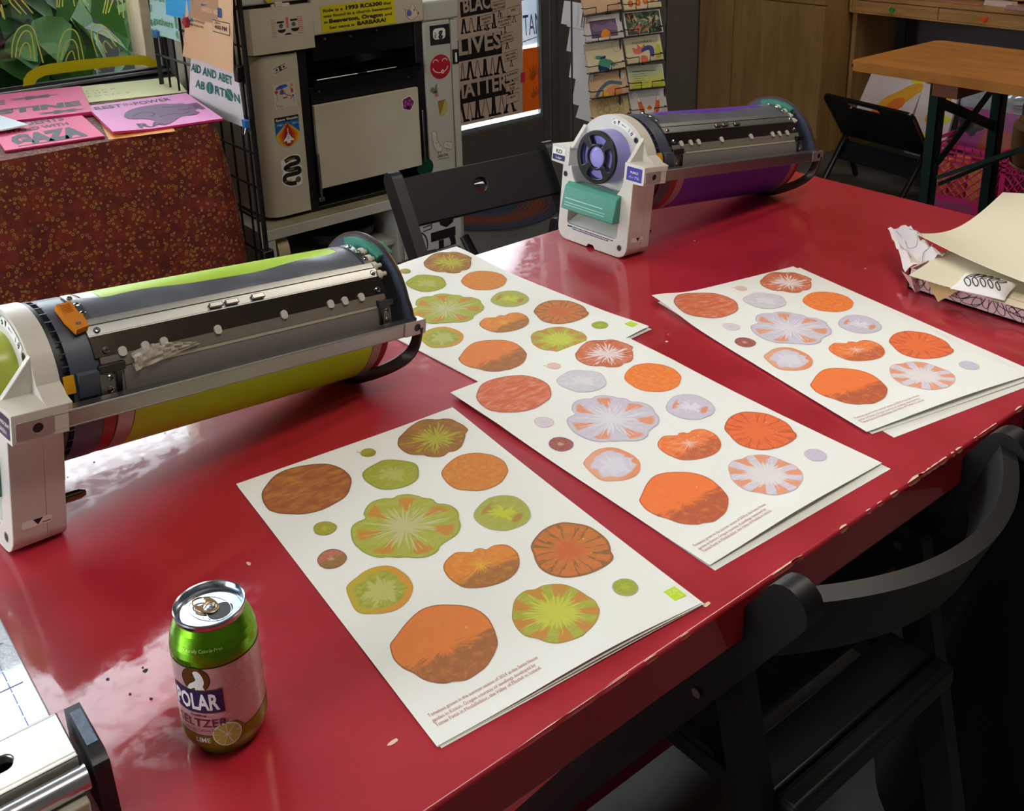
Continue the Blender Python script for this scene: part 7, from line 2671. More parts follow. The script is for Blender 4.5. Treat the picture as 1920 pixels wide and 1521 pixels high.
def loose(name, label, cat, px, py, z, pts, h, m_, curl=0.0):
    p = on_z(px, py, z)
    m = MB(T(p.x, p.y, z + 0.0006))
    n = len(pts)
    v = [(a, b, curl * abs(a * b) * 100) for a, b in pts] + [(a * 0.92, b * 0.92, h + curl * abs(a * b) * 100) for a, b in pts]
    ar = sum(pts[i][0] * pts[(i + 1) % n][1] - pts[(i + 1) % n][0] * pts[i][1] for i in range(n))
    fs = [tuple(range(n - 1, -1, -1)), tuple(range(n, 2 * n))] + [(i, (i + 1) % n, n + (i + 1) % n, n + i) for i in range(n)]
    if ar < 0:
        fs = [f[::-1] for f in fs]
    m.add(v, fs, 0)
    return tag(m.build(name, m_, bevel=0.001), label, cat, 'odds and ends on the desk')


p = on_z(1727, -6, DZ)
m = MB(T(p.x, p.y, DZ + 0.0005))
m.lathe([(0.0, 0.0), (0.022, 0.0), (0.042, 0.010), (0.045, 0.018), (0.041, 0.018), (0.022, 0.004), (0.0, 0.003)], 30)
tag(m.build('dish', [mat('pale_clay_dish', (206, 192, 178), 0.5)], smooth=40), 'shallow pale dish on the desk above the green drawer knob', 'dish', 'odds and ends on the desk')
loose('paper_scrap', 'yellow paper scrap at the left end of the desktop', 'paper', 1672, -4, DZ, [(-0.02, -0.05), (0.03, -0.04), (0.03, 0.05), (-0.02, 0.04)], 0.001, mat('yellow_scrap', (216, 196, 110), 0.7))
loose('paper_strip', 'thin pink paper strip lying on the desk edge between the drawer knobs', 'paper', 1800, 6, DZ, [(-0.008, -0.09), (0.006, -0.09), (0.014, 0.08), (-0.002, 0.09)], 0.002, mat('pink_strip', (214, 124, 126), 0.7))
loose('paper_scrap', 'grey-green paper scrap near the middle of the desktop edge', 'paper', 1818, 14, DZ, [(-0.012, -0.05), (0.008, -0.06), (0.02, 0.03), (-0.004, 0.05)], 0.001, mat('grey_scrap', (150, 146, 130), 0.7))
loose('cloth_scrap', 'crinkled pinkish-white cloth scrap on the desk above the orange drawer knob', 'cloth', 1872, 12, DZ, [(-0.022, -0.07), (0.02, -0.075), (0.034, 0.0), (0.022, 0.065), (-0.012, 0.06)], 0.022, mat('crinkled_pale_cloth', (204, 180, 168), 0.8, var=0.2, scale=120, bump=0.3))
loose('cloth_scrap', 'dusty mauve cloth scrap at the right end of the visible desktop', 'cloth', 1908, 19, DZ, [(-0.02, -0.07), (0.016, -0.07), (0.02, 0.05), (-0.012, 0.05)], 0.014, mat('mauve_cloth', (170, 124, 126), 0.8, var=0.15, scale=120))
m = MB()
q = on_z(1790, -4, DZ + 0.03)
m.box(4.47, 1.25, DZ + 0.012, 4.77, 2.42, DZ + 0.024)
for y in (1.27, 2.40):
    m.box(4.50, y - 0.012, DZ, 4.76, y + 0.012, DZ + 0.012)
tag(m.build('riser_board', [OAK], bevel=0.001), 'thin wooden board raised on the desktop at the upper right', 'board')
p = on_z(1865, -5, DZ + 0.025)
m = MB(); m.box(4.53, 1.98, DZ + 0.0245, 4.66, 2.17, DZ + 0.06)
tag(m.build('paper_box', [mat('hot_pink_box', (206, 84, 116), 0.6)], bevel=0.002), 'small hot pink box on the raised board of the desk', 'box')
m = MB(); m.box(4.55, 1.80, DZ + 0.0245, 4.66, 1.94, DZ + 0.05)
tag(m.build('paper_box', [mat('brown_box', (128, 96, 84), 0.6)], bevel=0.002), 'small brown box beside the pink box on the raised board', 'box')

# ================================================================== SMALL WOODEN TABLE WITH STEEL LEGS
k = NT('varnished_pine')
co = k.coord('Object', scale=(9, 1.2, 4))
n1 = k.noise(co, 3, 5, 0.6, 0.8)
n2 = k.noise(k.coord('Object'), 16, 3, 0.7)
c = k.mix(k.step(n1, 0.3, 0.75), rgb((156, 94, 32)), rgb((178, 116, 50)))
c = k.mix(k.math('MULTIPLY', k.step(n2, 0.62, 0.75), 0.6), c, rgb((126, 74, 30)))
k.set(Base_Color=c, Roughness=0.4, Coat_Weight=0.2, Coat_Roughness=0.2)
PINE = k.m
GRNS = mat('dark_green_steel', (14, 44, 40), 0.4, 0.3)
bt = thing('beer_table', 'small varnished pine table on dark green folding steel legs at the upper right', 'table', (3.09, 1.3, 0))
BX0, BX1, BY1, BY0, BZ = 2.852, 3.370, 1.868, 0.30, 0.76
m = MB()
m.prism(rect(BX0, BY0, BX1, BY1, 0.03, 6), BZ - 0.030, BZ, 0)
m.build('tabletop', [PINE], bt, bevel=0.004, seg=3)
m = MB(); m.tube([(BX0 + 0.004, BY1 - 0.03, BZ - 0.014), (BX0 + 0.004, BY1 - 0.025, BZ - 0.014)], 0.0001, 4)
q = Vector((BX0 + 0.012, BY1 - 0.012, BZ - 0.015))
m = MB(); m.cyl(q, q + Vector((-0.0055, 0.0055, 0)), 0.004, 12)
m.build('screw_hole', [HOLE], bt)
m = MB(); m.box(BX0 + 0.03, 1.52, BZ - 0.075, BX1 - 0.03, 1.60, BZ - 0.030)
m.build('batten', [mat('reddish_batten', (126, 70, 44), 0.6)], bt, bevel=0.002)
LY = 1.60
for x in (2.945, 3.335):
    m = MB()
    m.box(x - 0.018, LY - 0.004, 0.0, x + 0.018, LY + 0.004, BZ - 0.03)
    m.box(x - 0.018, LY - 0.004, 0.0, x - 0.012, LY + 0.032, BZ - 0.03)
    m.build('leg', [GRNS], bt, bevel=0.0012)
ly = lambda px, py: on_y(px, py, LY + 0.01)


def flatbar(a, b, w=0.022, nm='brace', t=0.005):
    a, b = Vector(a), Vector(b)
    m = MB()
    m.sweep([a, b], rect(-t / 2, -w / 2, t / 2, w / 2), up=(0, 0, 1))
    m.build(nm, [GRNS], bt)


flatbar((2.945, LY + 0.012, 0.655), (3.335, LY + 0.012, 0.505), 0.032)
flatbar((2.945, LY - 0.010, 0.47), (3.335, LY - 0.010, 0.72), 0.026)
flatbar((2.945, LY - 0.012, 0.42), (3.09, 1.05, BZ - 0.035), 0.013)
flatbar((2.945, LY - 0.018, 0.40), (3.335, 1.10, BZ - 0.035), 0.011)
for x in (2.945, 3.335):
    m = MB(); m.box(x - 0.018, 0.546, 0.0, x + 0.018, 0.554, BZ - 0.03)
    m.build('leg', [GRNS], bt, bevel=0.0012)
flatbar((2.945, 0.56, 0.655), (3.335, 0.56, 0.535), 0.032)

# ================================================================== BLACK FOLDING STEP, CANVASES, CRATES
st = thing('step_stool', 'folded black step with a handle slot in its panel, on the floor before the desk', 'step stool', (3.85, 2.38, 0))
TL, TR_, BR, BL = on_x(1549, 182, 3.70), on_x(1716, 203, 3.70), on_x(1738, 294, 3.88), on_x(1580, 252, 3.88)
X = frame(BL, BR - BL, TL - BL)
inv = X.inverted()
P = [inv @ q for q in (BL, BR, TR_, TL)]
wd_ = max(P[1].x, P[2].x)
ht = (P[2].y + P[3].y) / 2
m = MB(X)
m.holed(rect(0, 0, wd_, ht, 0.028, 5), [rect(wd_ * 0.26, ht - 0.060, wd_ * 0.62, ht - 0.022, 0.017, 4)], -0.012, 0.0, 0)
m.build('panel', [BLACKP], st, bevel=0.003)
m = MB(X)
for x in (0.004, wd_ - 0.004):
    m.tube([(x, 0.02, 0.002), (x, ht - 0.03, 0.002)], 0.0035, 8)
m.build('edge_rail', [mat('worn_edge_rail', (92, 74, 50), 0.4, 0.4)], st)
m = MB(X); m.tube([(wd_ * 0.20, ht - 0.006, 0.003), (wd_ * 0.64, ht - 0.010, 0.003)], 0.0045, 8)
m.build('handle_bar', [mat('shiny_black', (18, 18, 20), 0.12)], st)
for q0, q1, sd in ((BL, TL, -1), (BR, TR_, 1)):
    m = MB(); m.tube([(q0.x + 0.01, q0.y + 0.016 * sd, q0.z + 0.01), (q0.x - 0.16, q0.y + 0.016 * sd, 0.012)], 0.012, 10)
    m.build('leg', [BLACKP], st)
    m = MB(); m.tube([(q0.x + 0.005, q0.y + 0.016 * sd, q0.z - 0.02), (q0.x + 0.10, q0.y + 0.016 * sd, 0.012)], 0.012, 10)
    m.build('leg', [BLACKP], st)
m = MB(); m.add([tuple(BL + Vector((0.0, 0.0, -0.02))), tuple(BR + Vector((0.0, 0.02, -0.02))), tuple(BR + Vector((-0.06, 0.02, -0.09))), tuple(BL + Vector((-0.06, 0, -0.09)))], [(3, 2, 1, 0), ], 0)
m.build('lower_shade_panel', [BLACKP], st)  # black sheet for a second panel and the shadow beneath the first

CANV = mat('lilac_grey_canvas', (196, 184, 186), 0.75, var=0.12, scale=10)
OCH = mat('ochre_paint', (206, 150, 30), 0.6, var=0.2, scale=20)
ORP = mat('burnt_orange_paint', (206, 104, 30), 0.6, var=0.2, scale=20)
YGP = mat('yellow_green_paint', (196, 196, 40), 0.6, var=0.2, scale=20)


def canvas(label, tl, tr, br, bl, xt, xb, art):
    C_ = [on_x(*tl, xt), on_x(*tr, xt), on_x(*br, xb), on_x(*bl, xb)]
    X = frame(C_[3], C_[2] - C_[3], C_[0] - C_[3])
    q = [X.inverted() @ c_ for c_ in C_]
    w, h = q[2].x, q[0].y
    m = MB(X)
    m.prism([(0, 0), (w, 0), (q[1].x, h), (q[0].x, h)], -0.018, 0, 0)
    art(m, w, h)
    return tag(m.build('painting', [CANV, OCH, ORP, YGP], smooth=0), label, 'painting', 'canvases stored beside the crates')


FIT = lambda pts, a, b, c_, d: tuple((p[0] * a + b, p[1] * c_ + d) for p in pts)


def bird(m, w, h):
    blob(m, w, h, FIT(((.10, .02), (.14, .30), (.34, .52), (.52, .74), (.70, .86), (.90, .84), (.99, .70), (.86, .60), (.74, .36), (.60, .06), (.34, .0)), .70, .16, .55, .42), 1)
    blob(m, w, h, FIT(((.30, .06), (.38, .34), (.60, .44), (.70, .22), (.54, .04)), .70, .16, .55, .40), 2, 0.0007)
    blob(m, w, h, ((.16, .18), (.20, .40), (.36, .46), (.56, .44), (.60, .24), (.40, .12)), 2, 0.0006)
    blob(m, w, h, FIT(((.50, .86), (.60, .98), (.80, .99), (.78, .88), (.60, .84)), .70, .16, .55, .42), 3, 0.0009)


canvas('pale canvas with a yellow bird, leaning behind the black step', (1638, 128), (1738, 152), (1688, 268), (1588, 245), 4.30, 4.02, bird)


def bird2(m, w, h):
    blob(m, w, h, ((.04, .50), (.10, .80), (.30, .92), (.46, .78), (.40, .56), (.20, .46)), 1)
    blob(m, w, h, ((.16, .50), (.50, .60), (.70, .56), (.50, .46), (.30, .42)), 3, 0.0008)
    blob(m, w, h, ((.06, .16), (.20, .30), (.40, .28), (.30, .12)), 3, 0.0008)


canvas('second canvas with ochre and lime dabs, half hidden by the table leg', (1733, 155), (1800, 170), (1762, 300), (1694, 282), 4.22, 3.98, bird2)

PINKC = mat('magenta_crate_plastic', (206, 40, 112), 0.4, var=0.06)


def crate(label, x0, x1, y0, y1, z1, sign=False):
    t = thing('milk_crate', label, 'crate', ((x0 + x1) / 2, (y0 + y1) / 2, 0), group='pink milk crates')
    m = MB()
    th = 0.006
    w = y1 - y0
    # corner posts, rims, floor
    for x in (x0, x1 - 0.02):
        for y in (y0, y1 - 0.02):
            m.box(x, y, 0.0, x + 0.02, y + 0.02, z1)
    for z, hgt in ((0.0, 0.075), (z1 - 0.014, 0.014), (z1 - 0.034, 0.006), (z1 - 0.052, 0.006), (z1 - 0.070, 0.006)):
        m.box(x0, y0, z, x0 + th, y1, z + hgt)
        m.box(x1 - th, y0, z, x1, y1, z + hgt)
        m.box(x0, y0, z, x1, y0 + th, z + hgt)
        m.box(x0, y1 - th, z, x1, y1, z + hgt)
    m.box(x0, y0, 0.0, x1, y1, 0.008)
    for i in range(1, 9):
        y = y0 + w * i / 9
        m.box(x0, y - 0.002, z1 - 0.07, x0 + th, y + 0.002, z1)
    # diagonal lattice on each side
    zl, zh = 0.075, z1 - 0.07
    for face in range(4):
        L_ = w if face < 2 else x1 - x0
        for s in (1, -1):
            for i in range(-4, 10):
                a = Vector((i * L_ / 8, zl))
                b = a + Vector((s * (zh - zl), zh - zl))
                A, B_ = a.copy(), b.copy()
                d = B_ - A
                t0, t1 = 0.0, 1.0
                for lim in (0.018, L_ - 0.018):
                    pass
                if s > 0:
                    t0 = max(0.0, (0.018 - A.x) / d.x)
                    t1 = min(1.0, (L_ - 0.018 - A.x) / d.x)
                else:
                    t0 = max(0.0, (A.x - (L_ - 0.018)) / -d.x)
                    t1 = min(1.0, (A.x - 0.018) / -d.x)
                if t1 - t0 < 0.05:
                    continue
                p, q = A + d * t0, A + d * t1
                if face == 0:
                    P3 = [(x0 + th / 2, y0 + p.x, p.y), (x0 + th / 2, y0 + q.x, q.y)]
                elif face == 1:
                    P3 = [(x1 - th / 2, y0 + p.x, p.y), (x1 - th / 2, y0 + q.x, q.y)]
                elif face == 2:
                    P3 = [(x0 + p.x, y0 + th / 2, p.y), (x0 + q.x, y0 + th / 2, q.y)]
                else:
                    P3 = [(x0 + p.x, y1 - th / 2, p.y), (x0 + q.x, y1 - th / 2, q.y)]
                m.tube(P3, 0.003, 4)
    m.build('basket', [PINKC], t, bevel=0.0)
    if sign:
        m = MB(frame((x0 - 0.0006, 0, 0), (0, -1, 0), (0, 0, 1)))
        m.poly(circle(-(y1 - 0.075), 0.040, 0.014, 20, ry=0.016), 0, 0)
        m.poly(circle(-(y1 - 0.075), 0.040, 0.006, 12), 0.0003, 1)
        for i in range(7):
            m.box(-(y1 - 0.10) + i * 0.017, 0.028, 0, -(y1 - 0.10) + i * 0.017 + 0.012, 0.054, 0.0005, 0)
        m.build('stamped_mark', [mat('grey_mauve_stamp', (140, 84, 116), 0.6), PINKC], t, smooth=0)
    return t


crate('magenta milk crate under the small wooden table, stamped low on its front', 3.80, 4.10, 1.822, 2.112, 0.282, True)
crate('second magenta milk crate, right of the stamped one and cut by the frame', 3.80, 4.10, 1.510, 1.800, 0.282)
# bagged prints standing in the crates
BAG = glass_mat('clear_plastic_bag', (0.9, 0.92, 0.93), 0.5, 0.12)
DOTS = mat('charcoal_leaf_print', (62, 56, 58), 0.6)
MAGP = mat('magenta_print', (206, 70, 160), 0.6, var=0.05)
k = NT('sunset_print')
g = k.n('SeparateXYZ')
k.t.links.new(k.coord('Object'), g.inputs[0])
k.set(Base_Color=k.mix(k.step(g.outputs[2], 0.02, 0.20), rgb((232, 160, 60)), rgb((222, 96, 50))), Roughness=0.5)
SUN = k.m
SILV = mat('silvery_bag_top', (176, 182, 188), 0.18, 0.5, var=0.3, scale=60, bump=0.4)
t = thing('bagged_print', 'clear-bagged pink and orange print with dark leaf shapes standing in the stamped crate', 'print', (3.93, 1.95, 0.012))
Xb = frame((3.90, 2.075, 0.02), (0.0, -1, 0), (0.22, 0, 1))
m = MB(Xb)
m.prism([(0.0, 0.0), (0.235, 0.0), (0.235, 0.40), (0.0, 0.40)], -0.006, 0, 0)
m.poly([(0.07, 0.10), (0.235, 0.10), (0.235, 0.30), (0.12, 0.33)], 0.0004, 1)
m.poly([(0.0, 0.0), (0.235, 0.0), (0.235, 0.12), (0.0, 0.12)], 0.0003, 1)
for (x, y, r1, r2) in ((0.05, 0.31, 0.05, 0.034), (0.03, 0.19, 0.035, 0.03), (0.075, 0.155, 0.022, 0.018), (0.155, 0.20, 0.022, 0.03), (0.225, 0.21, 0.014, 0.02), (0.16, 0.15, 0.016, 0.012)):
    m.poly([(x + r1 * (1 + 0.2 * cos(5 * a)) * cos(a), y + r2 * (1 + 0.2 * cos(5 * a)) * sin(a)) for a in [2 * pi * i / 24 for i in range(24)]], 0.0007, 2)
m.build('print_sheet', [MAGP, SUN, DOTS], t, smooth=0)
rs_ = random.Random(11)
m = MB(Xb)
zz = [[rs_.uniform(0.002, 0.018) for _ in range(13)] for _ in range(6)]
m.grid(lambda u, v: (-0.006 + 0.247 * u, 0.385 + 0.085 * v + 0.012 * sin(7 * u) * v, zz[min(5, int(round(v * 5)))][min(12, int(round(u * 12)))] - 0.004), 12, 5, 0)
m.build('bag_top', [SILV], t, smooth=50)
m = MB(Xb); m.poly([(-0.006, 0.0), (0.241, 0.0), (0.241, 0.39), (-0.006, 0.39)], 0.006, 0)
m.build('bag_front', [BAG], t, smooth=0)
t2 = thing('bagged_print', 'bagged brown-edged frame standing between the canvases and the pink print', 'print', (4.02, 2.08, 0.012))
m = MB(frame((3.985, 2.102, 0.02), (0, -1, 0), (0.3, 0, 1)))
m.prism([(0, 0), (0.16, 0), (0.16, 0.45), (0, 0.45)], -0.012, 0, 0)
m.holed([(0, 0), (0.16, 0), (0.16, 0.45), (0, 0.45)], [[(0.02, 0.02), (0.14, 0.02), (0.14, 0.43), (0.02, 0.43)]], 0, 0.004, 1)
m.build('framed_sheet', [CANV, mat('brown_plum_frame', (96, 52, 56), 0.4)], t2, smooth=0)
t3 = thing('bagged_print', 'bundle of orange paper packets seen through the stamped crate lattice', 'print', (3.86, 1.97, 0.012))
for j, (y, c_) in enumerate(((2.06, (232, 140, 50)), (1.99, (222, 112, 60)), (1.92, (236, 170, 70)), (1.87, (226, 124, 50)))):
    m = MB(T(3.83 + 0.006 * j, y, 0.012) @ RY(0.08))
    m.box(0, -0.032, 0, 0.035, 0.030, 0.20 + 0.015 * (j % 2), 0)
    m.build('packet', [mat('orange_packet_%s' % 'abcd'[j], c_, 0.5, var=0.2, scale=40)], t3, bevel=0.004)
t4 = thing('bagged_print', 'clear-bagged dark print standing in the right-hand pink crate', 'print', (3.95, 1.65, 0.012))
m = MB(frame((3.92, 1.78, 0.02), (0, -1, 0), (0.2, 0, 1)))
m.prism([(0, 0), (0.23, 0), (0.23, 0.42), (0, 0.42)], -0.006, 0, 0)
m.poly([(0.02, 0.05), (0.21, 0.05), (0.21, 0.30), (0.02, 0.30)], 0.0004, 1)
m.poly([(0.0, 0.36), (0.23, 0.36), (0.23, 0.42), (0, 0.42)], 0.0004, 2)
m.build('print_sheet', [DOTS, mat('slate_print', (64, 62, 88), 0.6), SILV], t4, smooth=0)
# round brown stool at the frame edge
sto = thing('round_stool', 'brown round stool cut off by the right edge of the picture', 'stool', (3.52, 1.435, 0))
m = MB(T(3.52, 1.435, 0))
m.lathe([(0.0, 0.345), (0.150, 0.345), (0.178, 0.365), (0.190, 0.42), (0.190, 0.50), (0.176, 0.515), (0.0, 0.52)], 48)
m.build('seat', [mat('brown_leatherette', (96, 58, 30), 0.5, var=0.1)], sto, smooth=40)
m = MB(T(3.52, 1.435, 0)); m.lathe([(0.1905, 0.372), (0.1905, 0.380), (0.180, 0.3675), (0.180, 0.366)], 48)
m.build('welt', [mat('tan_welt', (150, 112, 76), 0.6)], sto, smooth=40)
for i in range(3):
    a = 2 * pi * i / 3 + 0.4
    m = MB(); m.cyl((3.52 + 0.11 * cos(a), 1.435 + 0.11 * sin(a), 0.35), (3.52 + 0.16 * cos(a), 1.435 + 0.16 * sin(a), 0.0), 0.014, 10, r2=0.011)
    m.build('leg', [SEAM], sto)

# ================================================================== OPEN PARCEL ON THE TABLE
k = NT('dusty_pink_wrap')
k.set(Base_Color=k.mix(k.noise(k.coord('Object'), 30, 4), rgb((206, 158, 158)), rgb((222, 182, 180))), Roughness=0.6)
WRAP = k.m
TISS = mat('white_tissue', (226, 216, 212), 0.7, var=0.04)
CREAMC = mat('cream_card_stock', (226, 216, 188), 0.7, var=0.02, scale=300)
LEAFL = mat('faint_leaf_line', (176, 164, 166), 0.7)
WHITEW = mat('white_wrap', (232, 226, 222), 0.6)
PXx, PYb, PYf, PXr, PZ = 1.412, 0.790, 0.34, 1.74, 0.034
pc = thing('parcel', 'opened flat parcel in pink leaf-patterned wrapping at the right edge of the table', 'parcel', (1.57, 0.58, TT))


def leaf_line(m, x, y, a, s, mi, z=0.0004, w=0.0011):
    X = T(x, y, z) @ RZ(a)
    for i in range(4):
        for sd in (1, -1):
            L_ = s * (1 - 0.14 * i)
            b = i * s * 0.42
            ang = sd * 0.75
            pts = []
            for q in range(13):
                t = 2 * pi * q / 12
                u, v = L_ * 0.5 + L_ * 0.5 * cos(t), L_ * 0.17 * sin(t)
                pts.append((b + u * cos(ang) - v * sin(ang), u * sin(ang) + v * cos(ang)))
            m.line(pts, w, 0, mi, X)
    m.line([(-0.3 * s, 0), (2.0 * s, 0)], w * 1.2, 0, mi, X)


m = MB()
b_, t_ = TT + 0.0006, TT + PZ
m.box(PXx, PYf, b_, PXx + 0.003, PYb, t_, 0)
m.box(PXr - 0.003, PYf, b_, PXr, PYb, t_, 0)
m.box(PXx, PYb - 0.003, b_, PXr, PYb, t_, 0)
m.box(PXx, PYf, b_, PXr, PYf + 0.003, t_, 0)
m.box(PXx, PYf, b_, PXr, PYb, b_ + 0.003, 0)
Xs = frame((PXx - 0.0006, 0, 0), (0, -1, 0), (0, 0, 1))
rq = random.Random(21)
for i in range(9):
    leaf_line(m, -PYb + 0.028 + i * 0.047, TT + 0.006 + 0.008 * (i % 2), rq.uniform(-0.4, 0.9), 0.015, 1, 0, 0.0011) if False else None
inn = MB()
for i in range(14):
    y = -PYb + 0.012 + i * 0.031
    for j in range(3):
        pts = [(y + 0.009 * j + 0.017 * cos(t) * cos(0.5 + j * 0.7 + i) - 0.006 * sin(t) * sin(0.5 + j * 0.7 + i), TT + 0.017 + 0.004 * (j - 1) + 0.017 * cos(t) * sin(0.5 + j * 0.7 + i) * 0.8 + 0.006 * sin(t) * cos(0.5 + j * 0.7 + i)) for t in [2 * pi * q / 16 for q in range(17)]]
        pts = [(p[0], min(max(p[1], TT + 0.002), TT + PZ - 0.001)) for p in pts]
        m.line(pts, 0.0011, 0, 1, Xs)
m.build('wrapped_tray', [WRAP, INKB], pc, bevel=0.0)
# torn flap standing at the far corner
A_ = on_z(1712, 545, TT)
m = MB()
rs_ = random.Random(5)
top_l, top_r = on_z(1664, 428, TT + 0.040), on_z(1728, 446, TT + 0.058)
bot_l, bot_r = on_z(1697, 512, TT + 0.020), on_z(1772, 482, TT + 0.040)
jit = [[rs_.uniform(-0.004, 0.004) for _ in range(11)] for _ in range(9)]


def flap(u, v):
    p = bot_l.lerp(bot_r, u).lerp(top_l.lerp(top_r, u), v)
    j = jit[min(8, int(round(v * 8)))][min(10, int(round(u * 10)))]
    return (p.x + j * 0.7, p.y + j * 0.6, p.z + 0.012 * sin(pi * u) * v + j + 0.006 * sin(9 * u + 3 * v))


m.grid(flap, 10, 8, 0, thick=0.0006)
for pts in (((.2, .9), (.35, .7), (.3, .5), (.5, .45), (.62, .6)), ((.15, .6), (.3, .35), (.2, .2)), ((.5, .8), (.7, .7), (.8, .4), (.6, .3), (.5, .15)), ((.75, .85), (.9, .6), (.85, .3))):
    P = [Vector(flap(*p)) + Vector((-0.001, -0.0012, 0.0022)) for p in pts]
    m.tube(smooth_path(P, 4), 0.0006, 5, 1)
m.build('tissue_flap', [TISS, LEAFL], pc, smooth=18)
m = MB()
C1, C2, C3 = on_z(1738, 528, TT + 0.031), on_z(1796, 546, TT + 0.030), on_z(1762, 560, TT + 0.016)
m.add([tuple(C1), tuple(C2), tuple(C3 + Vector((-0.004, 0, -0.004)))], [(0, 2, 1)], 0)
m.build('torn_corner', [mat('kraft_inside', (176, 140, 92), 0.7)], pc, smooth=0)
# strip of pink wrap below the flap, to the table
m = MB()
q0, q1, q2, q3 = on_z(1690, 508, TT + 0.024), on_z(1708, 520, TT + 0.030), on_z(1730, 545, TT + 0.002), on_z(1716, 549, TT + 0.001)
m.add([tuple(q) for q in (q0, q1, q2, q3)], [(0, 3, 2, 1)], 0)
leafp = [q0.lerp(q2, 0.3), q0.lerp(q2, 0.5), q1.lerp(q3, 0.6), q0.lerp(q2, 0.8)]
m.tube([p + Vector((-0.001, -0.001, 0.001)) for p in leafp], 0.0006, 5, 1)
m.build('wrap_corner', [WRAP, INKB], pc, smooth=0)
# cards in and over the parcel
m = MB()
L0, L1, L2, L3 = on_z(1704, 517, TT + 0.036), Vector((1.415, 0.36, TT + 0.036)), Vector((1.70, 0.36, TT + 0.044)), Vector((1.66, 0.80, TT + 0.040))
m.grid(lambda u, v: L0.lerp(L1, u).lerp(L3.lerp(L2, u), v) - Vector((0, 0, 0.004 * sin(pi * u))), 12, 8, 0, thick=-0.0008)
tag(m.build('card_sheet', CREAMC, smooth=60), 'lower cream card lying across the open parcel under the patterned sachet', 'card')
m = MB()
T0, T1, T2, T3 = on_z(1716, 438, TT + 0.062), on_z(1960, 545, TT + 0.056), on_z(2060, 372, TT + 0.090), on_z(1880, 361, TT + 0.098)


def topcard(u, v):
    p = T0.lerp(T1, u).lerp(T3.lerp(T2, u), v)
    return p - Vector((0, 0, 0.026 * sin(pi * v) * (1 - 0.6 * u) + 0.004 * sin(pi * u) * (1 - v)))


m.grid(topcard, 20, 20, 0, thick=-0.0009)
tag(m.build('card_sheet', CREAMC, smooth=60), 'large upper cream card curling up on top of the open parcel', 'card')
# sachet
sp_ = on_z(1846, 532, TT + 0.048)
m = MB(T(sp_.x, sp_.y, sp_.z - 0.004) @ RZ(-1.35) @ RY(0.0))
SW, SH = 0.037, 0.037
pil = lambda u, v, s: ((u - 0.5) * 2 * SW * (1 - 0.05 * sin(pi * v)), (v - 0.5) * 2 * SH * (1 - 0.06 * sin(pi * u)), s * 0.011 * (sin(pi * u) * sin(pi * v)) ** 0.55)
m.grid(lambda u, v: pil(u, v, 1), 20, 14, 0)
m.grid(lambda u, v: pil(1 - u, v, -1), 20, 14, 0)
for i in range(5):
    for sd in (1, -1):
        u0, v0 = 0.12 + 0.15 * i, 0.5
        pts = []
        for q in range(13):
            t = 2 * pi * q / 12
            a, b = 0.5 + 0.5 * cos(t), 0.15 * sin(t)
            ang = sd * 0.95
            L_ = 0.42 - 0.03 * i
            u = u0 + L_ * (a * cos(ang) - b * sin(ang)) * 0.75
            v = v0 + L_ * (a * sin(ang) + b * cos(ang)) * 1.1
            u, v = min(max(u, 0.03), 0.97), min(max(v, 0.03), 0.97)
            P3 = Vector(pil(u, v, 1))
            pts.append((P3.x, P3.y, P3.z + 0.0004))
        m.tube(pts, 0.0008, 5, 1)
m.tube([Vector(pil(u / 10, 0.5, 1)) + Vector((0, 0, 0.0005)) for u in range(1, 10)], 0.0006, 5, 0)
tag(m.build('sachet', [WHITEW, INKB], smooth=60), 'small white pillow sachet with black leaf drawing on the lower cream card', 'sachet')

# ================================================================== PAPER TRIMMER AT THE NEAR LEFT
tr_ = thing('paper_trimmer', 'rotary paper trimmer with clear-topped board and metal guide rail at the near left corner', 'paper trimmer', (-0.2, 0.75, TT))
k = NT('glossy_gridded_board')
co = k.coord('Object')
n1 = k.noise(co, 90, 3, 0.6)
c = k.mix(n1, rgb((176, 184, 194)), rgb((196, 202, 210)))
k.set(Base_Color=c, Roughness=0.10, Coat_Weight=1.0, Coat_Roughness=0.04)
k.bump(k.noise(co, 130, 3, 0.6), 0.35, 0.002)
m = MB()
m.box(-0.62, 0.690, TT + 0.0006, 0.117, 0.965, TT + 0.0205, 0)
rb_ = m.build('cutting_board', [k.m], tr_, bevel=0.0015)
m = MB()
for x in (0.100, 0.075, 0.045, 0.0, -0.05, -0.1, -0.2):
    y = 0.73
    while y < 0.955:
        m.box(x - 0.0004, y, TT + 0.0206, x + 0.0004, min(y + 0.013, 0.955), TT + 0.0209, 0)
        y += 0.016
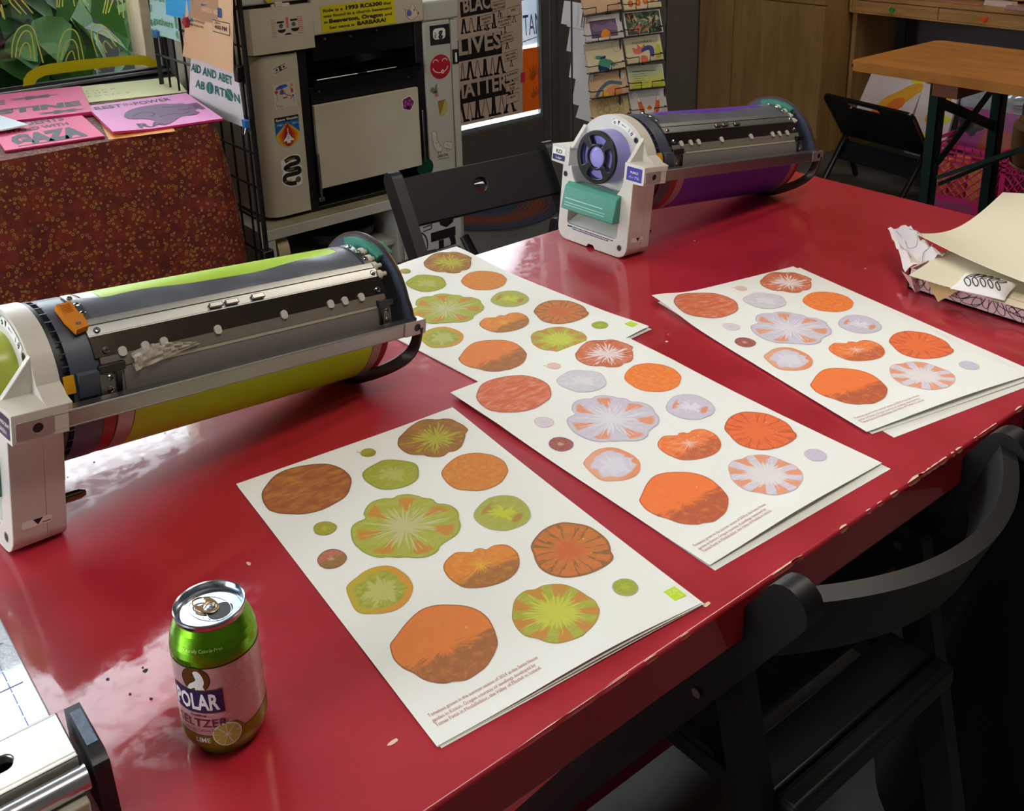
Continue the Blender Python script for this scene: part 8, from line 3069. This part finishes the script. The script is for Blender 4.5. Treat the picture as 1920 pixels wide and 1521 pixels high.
for y in (0.74, 0.80, 0.86, 0.92):
    m.box(-0.6, y - 0.0004, TT + 0.0206, 0.110, y + 0.0004, TT + 0.0209, 0)
m.build('grid_print', [mat('pale_blue_grid', (120, 136, 196), 0.4)], tr_, smooth=0)
SATIN = mat('satin_rail_metal', (176, 172, 162), 0.30, 0.9, var=0.04)
m = MB(frame((0, 0, 0), (1, 0, 0), (0, 1, 0)))
m.holed(rect(-0.62, 0.668, 0.116, 0.716, 0), [rect(-0.50, 0.684, 0.078, 0.700, 0.0078, 6)], TT + 0.040, TT + 0.0475, 0)
m.X = I4
m.box(-0.62, 0.664, TT + 0.0206, 0.116, 0.669, TT + 0.0475, 0)
m.box(-0.62, 0.713, TT + 0.0206, 0.116, 0.717, TT + 0.0475, 0)
m.build('guide_rail', [SATIN], tr_, bevel=0.0012)
m = MB(); m.box(-0.60, 0.672, TT + 0.021, 0.10, 0.711, TT + 0.026)
m.build('rail_floor', [mat('rail_dark', (12, 12, 12), 0.6)], tr_)
m = MB(); m.cyl((-0.62, 0.655, TT + 0.034), (0.117, 0.655, TT + 0.034), 0.0095, 20)
m.build('guide_tube', [mat('pearl_tube_metal', (196, 196, 200), 0.25, 0.9)], tr_)
m = MB()
m.box(-0.62, 0.640, TT + 0.0006, 0.113, 0.652, TT + 0.026, 0)
m.box(-0.62, 0.600, TT + 0.0006, 0.105, 0.640, TT + 0.006, 0)
m.build('front_skirt', [mat('warm_grey_skirt', (184, 178, 158), 0.5)], tr_, bevel=0.0015)
m = MB(frame((0.1205, 0, 0), (0, 1, 0), (0, 0, 1)))
m.prism([(0.640, TT + 0.0006), (0.700, TT + 0.0006), (0.712, TT + 0.010), (0.712, TT + 0.051), (0.654, TT + 0.051), (0.646, TT + 0.046)], 0.0, 0.0115, 0)
m.build('end_cap', [mat('worn_black_plastic', (22, 22, 24), 0.4, var=0.4, scale=120)], tr_, bevel=0.0015)
m = MB(); m.box(0.1225, 0.664, TT + 0.0505, 0.1305, 0.704, TT + 0.0516)
m.build('cap_scuff', [mat('scuffed_slate', (84, 96, 116), 0.5, var=0.7, scale=260)], tr_)
